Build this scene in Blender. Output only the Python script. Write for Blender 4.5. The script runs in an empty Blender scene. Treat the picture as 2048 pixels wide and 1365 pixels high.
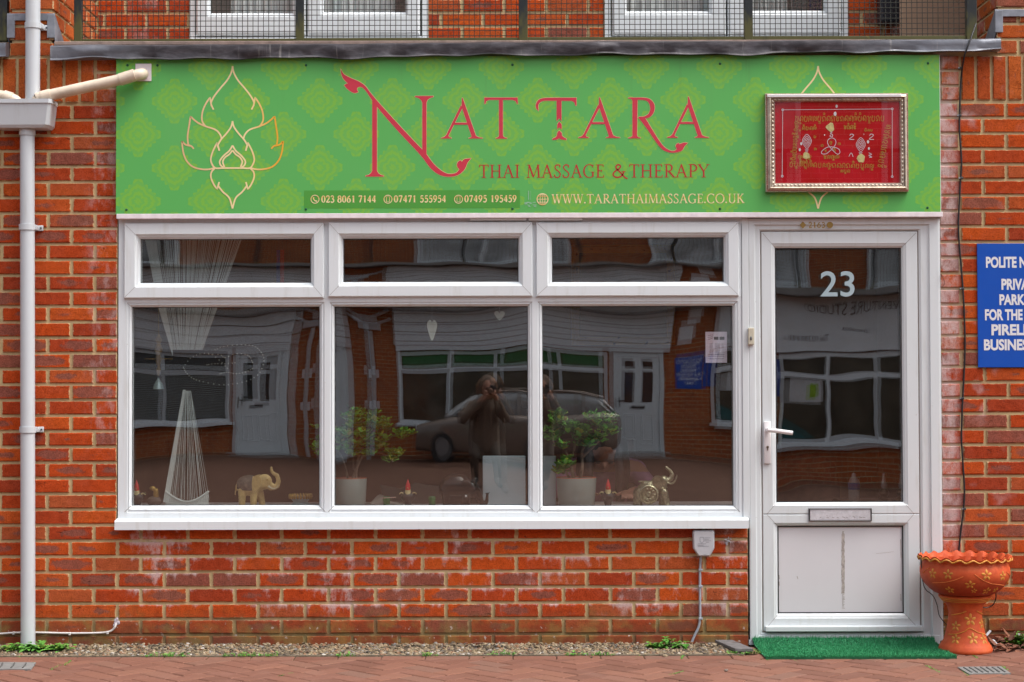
import bpy, bmesh, math, random
from mathutils import Vector, Matrix, Euler
from mathutils.geometry import tessellate_polygon
sc = bpy.context.scene
COL = sc.collection
R = math.radians
# ------------------------------------------------------------------ camera
F = 3538.0          # focal length in photo pixels (photo 2048 x 1365)
CAMP = Vector((0.0, -8.5, 1.245))
PITCH, ROLL = R(1.43), R(-0.14)
cd = bpy.data.cameras.new('camera')
cam = bpy.data.objects.new('camera', cd)
COL.objects.link(cam)
cd.sensor_width = 36.0
cd.lens = 36.0 * F / 2048.0
cd.clip_start, cd.clip_end = 0.05, 500.0
CM = Matrix.Rotation(R(90) + PITCH, 3, 'X') @ Matrix.Rotation(ROLL, 3, 'Z')
cam.matrix_world = Matrix.Translation(CAMP) @ CM.to_4x4()
sc.camera = cam
# ------------------------------------------------------------------ light: overcast day
sc.view_settings.view_transform = 'Standard'
sc.view_settings.look = 'None'
sc.view_settings.gamma = 1.0
sc.view_settings.use_curve_mapping = False
sc.view_settings.exposure = 1.08
SUN_EL, SUN_AZ = R(62), R(112)       # azimuth from north (+y), clockwise: the sun stands behind the photographer
w = bpy.data.worlds.new('World'); sc.world = w; w.use_nodes = True
nt = w.node_tree; nt.nodes.clear()
sky = nt.nodes.new('ShaderNodeTexSky'); sky.sky_type = 'NISHITA'; sky.sun_disc = False
sky.sun_elevation = SUN_EL; sky.sun_rotation = SUN_AZ
sky.air_density = 1.0; sky.dust_density = 6.0
hs = nt.nodes.new('ShaderNodeHueSaturation'); hs.inputs['Saturation'].default_value = 0.40
bg = nt.nodes.new('ShaderNodeBackground'); bg.inputs['Strength'].default_value = 0.15
wo = nt.nodes.new('ShaderNodeOutputWorld')
nt.links.new(sky.outputs[0], hs.inputs['Color']); nt.links.new(hs.outputs[0], bg.inputs[0]); nt.links.new(bg.outputs[0], wo.inputs[0])
ld = bpy.data.lights.new('sun', 'SUN'); ld.energy = 0.6; ld.angle = R(40); ld.color = (1.0, 0.97, 0.93)
sun = bpy.data.objects.new('sun', ld); COL.objects.link(sun)
sdir = Vector((math.sin(SUN_AZ) * math.cos(SUN_EL), math.cos(SUN_AZ) * math.cos(SUN_EL), math.sin(SUN_EL)))
sun.rotation_euler = sdir.to_track_quat('Z', 'Y').to_euler(); sun.location = sdir * 30

# ------------------------------------------------------------------ measuring: photo pixel -> point on the plane y
def P(px, py, y=0.0):
    d = CM @ Vector(((px - 1024.0) / F, (682.5 - py) / F, -1.0))
    return CAMP + d * ((y - CAMP.y) / d.y)
def RC(a, b, c, d, y=0.0):        # pixel box -> (x0, x1, z0, z1) on plane y
    q = [P(a, b, y), P(a, d, y), P(c, b, y), P(c, d, y)]
    return ((q[0].x + q[1].x) / 2, (q[2].x + q[3].x) / 2, (q[1].z + q[3].z) / 2, (q[0].z + q[2].z) / 2)
def SC(y): return F / (y - CAMP.y)    # photo pixels per metre at depth y
def lin(c): return tuple(((v / 255 + .055) / 1.055) ** 2.4 if v > 10 else v / 255 / 12.92 for v in c)
# ------------------------------------------------------------------ materials
class NT:
    def __init__(s, name):
        s.m = bpy.data.materials.new(name); s.m.use_nodes = True
        s.t = s.m.node_tree; s.t.nodes.clear()
        s.out = s.t.nodes.new('ShaderNodeOutputMaterial')
    def n(s, typ, ins=None, **kw):
        nd = s.t.nodes.new('ShaderNode' + typ)
        for k, v in kw.items(): setattr(nd, k, v)
        for k, v in (ins or {}).items(): s.put(nd.inputs[k], v)
        return nd
    def put(s, sock, v):
        if isinstance(v, bpy.types.NodeSocket): s.t.links.new(v, sock)
        else:
            if sock.type == 'RGBA' and len(v) == 3: v = (*v, 1)
            sock.default_value = v
    def ma(s, op, a, b=0.0, c=0.0, clamp=False):
        nd = s.n('Math', operation=op, use_clamp=clamp)
        for i, v in enumerate((a, b, c)): s.put(nd.inputs[i], v)
        return nd.outputs[0]
    def mix(s, f, a, b, bt='MIX'):
        nd = s.n('Mix', data_type='RGBA', blend_type=bt)
        s.put(nd.inputs[0], f); s.put(nd.inputs[6], a); s.put(nd.inputs[7], b)
        return nd.outputs[2]
    def noise(s, scale, detail=3, rough=.55, vec=None, dist=0.0):
        nd = s.n('TexNoise', {'Scale': scale, 'Detail': detail, 'Roughness': rough, 'Distortion': dist})
        if vec is not None: s.put(nd.inputs['Vector'], vec)
        return nd.outputs[0]
    def obj(s): return s.n('TexCoord').outputs['Object']
    def sep(s, v):
        nd = s.n('SeparateXYZ', {0: v}); return nd.outputs
    def comb(s, x, y, z):
        nd = s.n('CombineXYZ')
        for i, v in enumerate((x, y, z)): s.put(nd.inputs[i], v)
        return nd.outputs[0]
    def step(s, v, a, b):            # smoothstep a..b
        nd = s.n('MapRange', interpolation_type='SMOOTHSTEP')
        for i, x in enumerate((v, a, b, 0.0, 1.0)): s.put(nd.inputs[i], x)
        return nd.outputs[0]
    def attr(s, name): return s.n('Attribute', attribute_name=name)
    def ramp(s, f, stops, mode='LINEAR'):
        nd = s.n('ValToRGB'); cr = nd.color_ramp; cr.interpolation = mode
        while len(cr.elements) < len(stops): cr.elements.new(0.5)
        for e, (p, c) in zip(cr.elements, stops): e.position = p; e.color = (*c, 1)
        s.put(nd.inputs[0], f); return nd.outputs[0]
    def bump(s, h, strength=.3, dist=.002):
        return s.n('Bump', {'Height': h, 'Strength': strength, 'Distance': dist}).outputs[0]
    def done(s, col, rough=.5, metal=0.0, normal=None, spec=.5, coat=0.0):
        b = s.n('BsdfPrincipled', {'Base Color': col, 'Roughness': rough, 'Metallic': metal, 'Specular IOR Level': spec, 'Coat Weight': coat})
        if normal is not None: s.put(b.inputs['Normal'], normal)
        s.t.links.new(b.outputs[0], s.out.inputs[0]); return s.m
_mc = {}
def M(name, col, rough=.5, metal=0.0, var=.12, scale=8.0, bump=0.0, bscale=60.0, spec=.5, coat=0.0, tint=None):
    if name in _mc: return _mc[name]
    n = NT(name); o = n.obj()
    f = n.noise(scale, 4, .6, o)
    dark = tuple(c * (1 - var) for c in col); light = tuple(min(1, c * (1 + var)) for c in col)
    if tint: dark = tint
    c = n.ramp(f, [(.3, dark), (.7, light)])
    nm = None
    if bump: nm = n.bump(n.noise(bscale, 3, .6, o), bump, .003)
    rr = n.ma('ADD', n.ma('MULTIPLY', n.noise(scale * 3.1, 3, .6, o), .18), rough - .09, clamp=True)
    _mc[name] = n.done(c, rr, metal, nm, spec, coat); return _mc[name]

def glass_mat(name, f0=.12, tint=(.95, .965, .96)):      # thin sheet: mirror share rises towards grazing view
    n = NT(name)
    fc = n.n('LayerWeight', {'Blend': .5}).outputs['Facing']
    fr = n.ma('ADD', f0, n.ma('MULTIPLY', n.ma('POWER', fc, 5.0), 1 - f0))
    g = n.n('BsdfGlossy', {'Color': (1, 1, 1), 'Roughness': 0.0})
    t = n.n('BsdfTransparent', {'Color': tint})
    mx = n.n('MixShader', {0: fr, 1: t.outputs[0], 2: g.outputs[0]})
    n.t.links.new(mx.outputs[0], n.out.inputs[0]); return n.m

# ------------------------------------------------------------------ mesh building
class MB:
    def __init__(s): s.V, s.F, s.MI, s.C, s.U, s.cur = [], [], [], [], [], None
    def add(s, vs, fs, mi=0, uv=None):
        b = len(s.V); s.V.extend([tuple(v) for v in vs])
        if s.cur is not None: s.C.extend([s.cur] * (len(s.V) - b)); s.U.extend(uv or [(0, 0, 0)] * (len(s.V) - b))
        for f in fs: s.F.append(tuple(i + b for i in f)); s.MI.append(mi)
        return s
    def quad(s, a, b, c, d, mi=0): return s.add([a, b, c, d], [(0, 1, 2, 3)], mi)
    def box(s, x0, x1, y0, y1, z0, z1, b=0.0, mi=0, mat=None):
        if b <= 0:
            vs = [(x, y, z) for z in (z0, z1) for y in (y0, y1) for x in (x0, x1)]
            fs = [(0, 2, 3, 1), (4, 5, 7, 6), (0, 1, 5, 4), (2, 6, 7, 3), (0, 4, 6, 2), (1, 3, 7, 5)]
        else:
            bm = bmesh.new()
            bmesh.ops.create_cube(bm, size=1)
            for v in bm.verts: v.co = Vector(((x0 + x1) / 2 + v.co.x * (x1 - x0), (y0 + y1) / 2 + v.co.y * (y1 - y0), (z0 + z1) / 2 + v.co.z * (z1 - z0)))
            bmesh.ops.bevel(bm, geom=bm.edges[:], offset=b, segments=2, affect='EDGES', profile=.5)
            vs = [v.co.copy() for v in bm.verts]; bm.verts.index_update()
            fs = [tuple(v.index for v in f.verts) for f in bm.faces]; bm.free()
        if mat is not None: vs = [mat @ Vector(v) for v in vs]
        return s.add(vs, fs, mi)
    def tube(s, pts, r, n=10, mi=0, cap=True):
        pts = [Vector(p) for p in pts]; k = len(pts)
        rs = r if isinstance(r, (list, tuple)) else [r] * k
        vs, fs = [], []
        up = None
        for i, p in enumerate(pts):
            t = (pts[min(i + 1, k - 1)] - pts[max(i - 1, 0)]).normalized()
            if up is None:
                up = Vector((0, 0, 1)) if abs(t.z) < .9 else Vector((0, 1, 0))
            a = t.cross(up)
            if a.length < 1e-6: a = t.cross(Vector((1, 0, 0)))
            a.normalize(); b = a.cross(t).normalized(); up = b
            for j in range(n):
                an = 2 * math.pi * j / n
                vs.append(p + (a * math.cos(an) + b * math.sin(an)) * rs[i])
        for i in range(k - 1):
            for j in range(n):
                j2 = (j + 1) % n
                fs.append((i * n + j, (i + 1) * n + j, (i + 1) * n + j2, i * n + j2))
        if cap:
            fs.append(tuple(range(n))); fs.append(tuple((k - 1) * n + j for j in range(n))[::-1])
        return s.add(vs, fs, mi)
    def lathe(s, prof, n=32, c=(0, 0, 0), mi=0, wob=None, cap=False):
        vs, fs = [], []; k = len(prof)
        for i, (r, z) in enumerate(prof):
            for j in range(n):
                a = 2 * math.pi * j / n
                rr, zz = (r, z) if wob is None else wob(i, a, r, z)
                vs.append((c[0] + rr * math.cos(a), c[1] + rr * math.sin(a), c[2] + zz))
        for i in range(k - 1):
            for j in range(n):
                j2 = (j + 1) % n
                fs.append((i * n + j, i * n + j2, (i + 1) * n + j2, (i + 1) * n + j))
        if cap:
            fs.append(tuple(range(n))[::-1]); fs.append(tuple((k - 1) * n + j for j in range(n)))
        return s.add(vs, fs, mi)
    def ell(s, c, r, rot=None, n=10, mi=0):
        m = Matrix.Translation(Vector(c)) @ (rot.to_4x4() if rot is not None else Matrix.Identity(4))
        vs, fs = [], []; h = max(4, n // 2)
        for i in range(h + 1):
            th = math.pi * i / h
            for j in range(n):
                a = 2 * math.pi * j / n
                vs.append(m @ Vector((r[0] * math.sin(th) * math.cos(a), r[1] * math.sin(th) * math.sin(a), -r[2] * math.cos(th))))
        for i in range(h):
            for j in range(n):
                j2 = (j + 1) % n
                fs.append((i * n + j, i * n + j2, (i + 1) * n + j2, (i + 1) * n + j))
        return s.add(vs, fs, mi)
    def frame(s, o, i, prof, mi=0):      # swept rectangular frame; prof = [(t 0..1 from outer to inner, y)]
        rings = []
        for t, y in prof:
            x0, x1, z0, z1 = [a + (b - a) * t for a, b in zip(o, i)]
            rings.append([(x0, y, z0), (x1, y, z0), (x1, y, z1), (x0, y, z1)])
        vs = [v for r in rings for v in r]; fs = []
        for k in range(len(rings) - 1):
            for j in range(4):
                j2 = (j + 1) % 4
                fs.append((k * 4 + j, k * 4 + j2, k * 4 + 4 + j2, k * 4 + 4 + j))
        return s.add(vs, fs, mi)
    def rib(s, pts, w, y, mi=0, closed=False, fn=None):    # flat ribbon in the xz plane facing -y
        k = len(pts); ws = w if isinstance(w, (list, tuple)) else [w] * k
        L = []; Rr = []
        for i in range(k):
            a = pts[(i - 1) % k] if closed else pts[max(i - 1, 0)]
            b = pts[(i + 1) % k] if closed else pts[min(i + 1, k - 1)]
            tx, tz = b[0] - a[0], b[1] - a[1]; l = math.hypot(tx, tz) or 1
            nx, nz = -tz / l, tx / l
            L.append((pts[i][0] + nx * ws[i] / 2, pts[i][1] + nz * ws[i] / 2)); Rr.append((pts[i][0] - nx * ws[i] / 2, pts[i][1] - nz * ws[i] / 2))
        q = L + Rr
        vs = [fn(x, z, y) if fn else (x, y, z) for x, z in q]
        fs = []
        for i in range(k if closed else k - 1):
            j = (i + 1) % k
            fs.append((k + i, k + j, j, i))
        return s.add(vs, fs, mi)
    def poly(s, loop, y, mi=0, fn=None, th=0.0):           # filled outline in the xz plane, facing -y
        tri = tessellate_polygon([[Vector((x, z, 0)) for x, z in loop]])
        n = len(loop)
        vs = [fn(x, z, y) if fn else (x, y, z) for x, z in loop]; fs = []
        for t in tri:
            a, b, c = [loop[i] for i in t]
            ar = (b[0] - a[0]) * (c[1] - a[1]) - (b[1] - a[1]) * (c[0] - a[0])
            fs.append(tuple(t) if ar > 0 else tuple(t)[::-1])
        if th:
            vs += [(v[0], v[1] + th, v[2]) for v in vs]
            fs += [tuple(i + n for i in f[::-1]) for f in fs]
            sa = sum(loop[i][0] * loop[(i + 1) % n][1] - loop[(i + 1) % n][0] * loop[i][1] for i in range(n))
            for i in range(n):
                j = (i + 1) % n
                fs.append((i, i + n, j + n, j) if sa > 0 else (j, j + n, i + n, i))
        return s.add(vs, fs, mi)
    def build(s, name, mats, parent=None, smooth=None):
        me = bpy.data.meshes.new(name); me.from_pydata(s.V, [], s.F)
        if not isinstance(mats, (list, tuple)): mats = [mats]
        for m in mats: me.materials.append(m)
        me.polygons.foreach_set('material_index', s.MI)
        me.update()
        if s.C:
            at = me.attributes.new('brnd', 'FLOAT_COLOR', 'POINT'); at.data.foreach_set('color', [x for c in s.C for x in c])
            at = me.attributes.new('buv', 'FLOAT_VECTOR', 'POINT'); at.data.foreach_set('vector', [x for c in s.U for x in c])
        if smooth is not None:
            me.polygons.foreach_set('use_smooth', [True] * len(me.polygons))
            me.set_sharp_from_angle(angle=R(smooth))
        o = bpy.data.objects.new(name, me); COL.objects.link(o)
        if parent is not None: link(o, parent)
        return o
def link(o, parent):
    o.parent = parent
    def world(q): return q.matrix_basis if q.parent is None else world(q.parent) @ q.matrix_parent_inverse @ q.matrix_basis
    o.matrix_parent_inverse = world(parent).inverted()
def tag(o, label, cat, group=None):
    o['label'] = label; o['category'] = cat
    if group: o['group'] = group
    return o
def thing(name, label, cat, loc=(0, 0, 0), group=None):
    o = bpy.data.objects.new(name, None); COL.objects.link(o); o.location = loc; o.empty_display_size = .1
    return tag(o, label, cat, group)
def struct(o): o['kind'] = 'structure'; return o
def split(o, gap=.02):           # one object for each cluster of loose pieces
    me = o.data; n = len(me.vertices); par = list(range(n))
    def find(i):
        while par[i] != i: par[i] = par[par[i]]; i = par[i]
        return i
    for e in me.edges:
        a, b = find(e.vertices[0]), find(e.vertices[1])
        if a != b: par[a] = b
    isl = {}
    for i in range(n): isl.setdefault(find(i), []).append(i)
    bx = []
    for k, ids in isl.items():
        co = [me.vertices[i].co for i in ids]; bx.append((k, [min(c[j] for c in co) for j in range(3)], [max(c[j] for c in co) for j in range(3)]))
    m = len(bx); g = list(range(m))
    def gf(i):
        while g[i] != i: g[i] = g[g[i]]; i = g[i]
        return i
    for i in range(m):
        for j in range(i):
            if gf(i) != gf(j) and all(bx[i][1][q] - gap <= bx[j][2][q] and bx[j][1][q] - gap <= bx[i][2][q] for q in range(3)): g[gf(i)] = gf(j)
    cl = {}
    for i in range(m): cl.setdefault(gf(i), set()).add(bx[i][0])
    if len(cl) < 2: return
    cl = list(cl.values()); root = [find(i) for i in range(n)]
    for k in range(len(cl) - 1, -1, -1):
        m2 = me.copy(); bm = bmesh.new(); bm.from_mesh(m2); bm.verts.ensure_lookup_table()
        bmesh.ops.delete(bm, geom=[v for v in bm.verts if root[v.index] not in cl[k]], context='VERTS'); bm.to_mesh(m2); bm.free()
        if k == 0: o.data = m2; bpy.data.meshes.remove(me)
        else: c = o.copy(); c.data = m2; c.name = o.name.split('.')[0]; COL.objects.link(c)
def spline(pts, n=6, closed=False):          # Catmull-Rom through 2D / 3D points
    k = len(pts); out = []
    pts = [Vector(p) for p in pts]
    for i in range(k if closed else k - 1):
        p0 = pts[(i - 1) % k] if closed else pts[max(i - 1, 0)]
        p1 = pts[i]; p2 = pts[(i + 1) % k]
        p3 = pts[(i + 2) % k] if closed else pts[min(i + 2, k - 1)]
        for j in range(n):
            t = j / n
            out.append(.5 * ((2 * p1) + (p2 - p0) * t + (2 * p0 - 5 * p1 + 4 * p2 - p3) * t * t + (3 * p1 - p0 - 3 * p2 + p3) * t ** 3))
    if not closed: out.append(pts[-1])
    return [tuple(v) for v in out]
def capsule(mb, p0, r0, p1, r1, n=12):
    p0, p1 = Vector(p0), Vector(p1)
    mb.tube([p0, p1], [r0, r1], n); mb.ell(p0, (r0,) * 3, n=n); mb.ell(p1, (r1,) * 3, n=n)
def fuse(name, mb, voxel, mats, parent=None, sm=4, paint=None):   # closed pieces melted into one continuous skin
    o = mb.build(name + '_raw', mats)
    r = o.modifiers.new('r', 'REMESH'); r.mode = 'VOXEL'; r.voxel_size = voxel; r.use_smooth_shade = True
    if sm: s_ = o.modifiers.new('s', 'SMOOTH'); s_.iterations = sm; s_.factor = .5
    dg = bpy.context.evaluated_depsgraph_get()
    me = bpy.data.meshes.new_from_object(o.evaluated_get(dg)); me.name = name
    bpy.data.objects.remove(o)
    me.materials.clear()
    if not isinstance(mats, (list, tuple)): mats = [mats]
    for m in mats: me.materials.append(m)
    me.polygons.foreach_set('use_smooth', [True] * len(me.polygons))
    mi = [0] * len(me.polygons)
    if paint: mi = [paint(p.center) for p in me.polygons]
    me.polygons.foreach_set('material_index', mi)
    q = bpy.data.objects.new(name, me); COL.objects.link(q)
    if parent is not None: link(q, parent)
    return q
def sans(mb, txt, x, z, h, y, width=None, align='L', mi=0, offset=0.0, mirror=False, shear=0.0):   # built-in sans face, cap height h
    cu = bpy.data.curves.new('t', 'FONT'); cu.body = txt; cu.size = 1.0; cu.fill_mode = 'FRONT'; cu.offset = offset; cu.resolution_u = 4
    o = bpy.data.objects.new('t', cu); COL.objects.link(o)
    dg = bpy.context.evaluated_depsgraph_get(); dg.update()
    me = bpy.data.meshes.new_from_object(o.evaluated_get(dg)); bpy.data.objects.remove(o)
    vs = [v.co.copy() for v in me.vertices]
    if not vs: return
    x0 = min(v.x for v in vs); x1 = max(v.x for v in vs); hh = .69
    sz = h / hh; sx = (width / (x1 - x0)) if width else sz
    w = (x1 - x0) * sx
    ox = x - (w / 2 if align == 'C' else w if align == 'R' else 0)
    out = []
    for v in vs:
        u = (v.x - x0) * sx; ww = v.y * sz
        out.append((ox + w - u, y, z + ww) if mirror else (ox + u, y, z + ww))
    fs = [tuple(p.vertices) for p in me.polygons]
    if not fs: return
    a, b, c = [Vector(out[i]) for i in fs[0][:3]]
    if ((b - a).cross(c - a).y > 0) != mirror: fs = [f[::-1] for f in fs]
    mb.add(out, fs, mi); bpy.data.meshes.remove(me)
# ------------------------------------------------------------------ a serif hand drawn from strokes
def glyph(ch, T=.13, t=.05):
    S = []
    def Ln(x0, y0, x1, y1, w): S.append(([(x0, y0), (x1, y1)], w))
    def Sf(x, y, w=.3): S.append(([(x - w / 2, y), (x + w / 2, y)], .045))
    def Ar(cx, cy, rx, ry, a0, a1, flip=False, tt=None):
        k = 22; p = []; wd = []
        for i in range(k + 1):
            a = R(a0 + (a1 - a0) * i / k); p.append((cx + rx * math.cos(a), cy + ry * math.sin(a)))
            wd.append(tt if tt else t + (T - t) * abs(math.cos(a)) ** 1.3)
        S.append((p, wd))
    def st(x, lo=0.0, hi=1.0, w=None): Ln(x, lo, x, hi, w or T); (Sf(x, lo + .02) if lo == 0 else None); (Sf(x, hi - .02) if hi == 1 else None)
    W = .7
    if ch == 'A': Ln(.1, .01, .40, 1, t * 1.2); Ln(.38, 1, .70, .01, T); Ln(.19, .36, .6, .36, t); Sf(.1, .02, .26); Sf(.70, .02, .28); W = .8
    elif ch == 'C': Ar(.44, .5, .38, .5, 48, 312); Ln(.70, .78, .72, .99, t); Ln(.70, .22, .72, .02, t); W = .8
    elif ch == 'E': st(.16); Ln(.16, .975, .52, .975, t); Ln(.16, .025, .55, .025, t); Ln(.16, .52, .42, .52, t); Ln(.52, .99, .53, .82, t); Ln(.55, .01, .57, .2, t); Ln(.42, .44, .42, .6, t); W = .62
    elif ch == 'G': Ar(.44, .5, .38, .5, 48, 300); Ln(.70, .78, .72, .99, t); Ln(.70, .04, .70, .42, T); Sf(.68, .42, .28); W = .84
    elif ch == 'H': st(.16); st(.68); Ln(.16, .52, .68, .52, t); W = .84
    elif ch == 'I': st(.16); W = .32
    elif ch == 'K': st(.16); Ln(.18, .42, .6, .98, t * 1.2); Ln(.3, .58, .68, .02, T); Sf(.6, .98, .24); Sf(.68, .02, .26); W = .76
    elif ch == 'M': Ln(.12, .02, .18, .99, t); Ln(.18, .99, .5, .03, T); Ln(.5, .03, .82, .99, t); Ln(.82, .99, .88, .02, T); Sf(.12, .02, .24); Sf(.88, .02, .28); Sf(.14, .98, .18); Sf(.85, .98, .2); W = 1.0
    elif ch == 'O': Ar(.46, .5, .40, .5, 0, 360); W = .92
    elif ch == 'P': st(.16); Ar(.3, .73, .25, .26, -90, 90); Ln(.16, .985, .31, .985, t); Ln(.16, .475, .31, .475, t); W = .6
    elif ch == 'R': st(.16); Ar(.3, .74, .23, .25, -90, 90); Ln(.16, .985, .31, .985, t); Ln(.16, .49, .31, .49, t); Ln(.3, .5, .66, .02, T); Sf(.68, .02, .2); W = .7
    elif ch == 'S': S.append((spline([(.44, .8), (.42, .93), (.27, .985), (.12, .9), (.1, .74), (.2, .6), (.36, .46), (.46, .3), (.42, .1), (.26, .015), (.1, .06), (.06, .22)], 4), T * .72)); Ln(.45, .76, .45, .98, t); Ln(.06, .03, .06, .25, t); W = .54
    elif ch == 'T': Ln(.04, .975, .66, .975, t); Ln(.04, .99, .03, .8, t); Ln(.66, .99, .67, .8, t); Ln(.35, .02, .35, .98, T); Sf(.35, .02); W = .7
    elif ch == 'U': Ln(.16, .3, .16, .98, T); Ar(.41, .3, .25, .3, 180, 360); Ln(.66, .3, .66, .98, t); Sf(.16, .98, .28); Sf(.66, .98, .24); W = .8
    elif ch == 'W': Ln(.06, .98, .3, .02, T); Ln(.3, .02, .52, .98, t); Ln(.46, .98, .7, .02, T); Ln(.7, .02, .92, .98, t); Sf(.08, .98, .26); Sf(.5, .98, .26); Sf(.92, .98, .2); W = 1.0
    elif ch == 'Y': Ln(.06, .98, .36, .45, T); Ln(.66, .98, .36, .45, t); Ln(.36, .02, .36, .47, T); Sf(.36, .02); Sf(.07, .98, .26); Sf(.66, .98, .22); W = .72
    elif ch == '&': S.append((spline([(.95, -.08), (.8, .0), (.5, .42), (.3, .68), (.27, .86), (.4, .99), (.53, .88), (.48, .7), (.26, .52), (.12, .34), (.12, .14), (.3, .01), (.52, .06), (.68, .26), (.72, .44)], 5), T * .75)); Ln(.6, .45, .84, .45, t); W = .98
    elif ch == '.': Ln(.1, .0, .1, .15, .15); W = .22
    elif ch == '0': Ar(.27, .5, .21, .48, 0, 360); W = .56
    elif ch == '1': Ln(.28, 0, .28, 1, T); Ln(.13, .84, .28, .97, t); Sf(.28, .02); W = .56
    elif ch == '2': S.append((spline([(.08, .72), (.12, .92), (.27, .98), (.42, .9), (.44, .7), (.34, .45), (.08, .04)], 4), T * .8)); Ln(.06, .05, .48, .05, T * .85); Ln(.48, .03, .5, .2, t); W = .56
    elif ch == '3': S.append((spline([(.08, .8), (.16, .95), (.3, .97), (.41, .84), (.38, .64), (.22, .55)], 4), T * .72)); S.append((spline([(.22, .55), (.4, .46), (.46, .26), (.36, .06), (.2, .01), (.06, .14)], 4), T * .85)); W = .56
    elif ch == '4': Ln(.38, 0, .38, 1, T); Ln(.36, .98, .04, .3, t); Ln(.03, .29, .54, .29, T * .7); Sf(.38, .02, .24); W = .58
    elif ch == '5': Ln(.15, .95, .46, .95, T * .8); Ln(.15, .97, .12, .54, t); S.append((spline([(.12, .53), (.28, .6), (.42, .5), (.46, .3), (.37, .07), (.2, .01), (.06, .12)], 4), T * .85)); W = .56
    elif ch == '6': S.append((spline([(.44, .96), (.28, .84), (.13, .6), (.08, .32)], 4), T * .8)); Ar(.28, .31, .2, .3, 0, 360); W = .58
    elif ch == '7': Ln(.06, .95, .5, .95, T * .8); Ln(.47, .95, .2, 0, T * .85); Ln(.07, .97, .06, .78, t); W = .56
    elif ch == '8': Ar(.28, .75, .17, .22, 0, 360); Ar(.28, .27, .21, .27, 0, 360); W = .58
    elif ch == '9': S.append((spline([(.12, .03), (.28, .14), (.42, .4), (.48, .68)], 4), T * .8)); Ar(.28, .69, .2, .3, 0, 360); W = .58
    elif ch == ' ': W = .38
    return S, W
EPS = [0.0]
def serif(mb, txt, x0, x1, z, h, y, T=.13, t=.05, mi=0, gap=.08, grow=0.0):
    gl = [glyph(c, T, t) for c in txt]
    tot = sum(g[1] + gap for g in gl) - gap
    sx = (x1 - x0) / tot; u = 0.0
    for S, W in gl:
        for k, (pts, wd) in enumerate(S):
            p = [(x0 + (u + a) * sx, z + b * h) for a, b in pts]
            ww = [max(v, .045) * h * .5 + max(v, .045) * sx * .5 + grow for v in wd] if isinstance(wd, list) else wd * (h + sx) * .5 + grow
            mb.rib(p, ww, y - k * 0.00004, mi)
        u += W + gap
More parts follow.
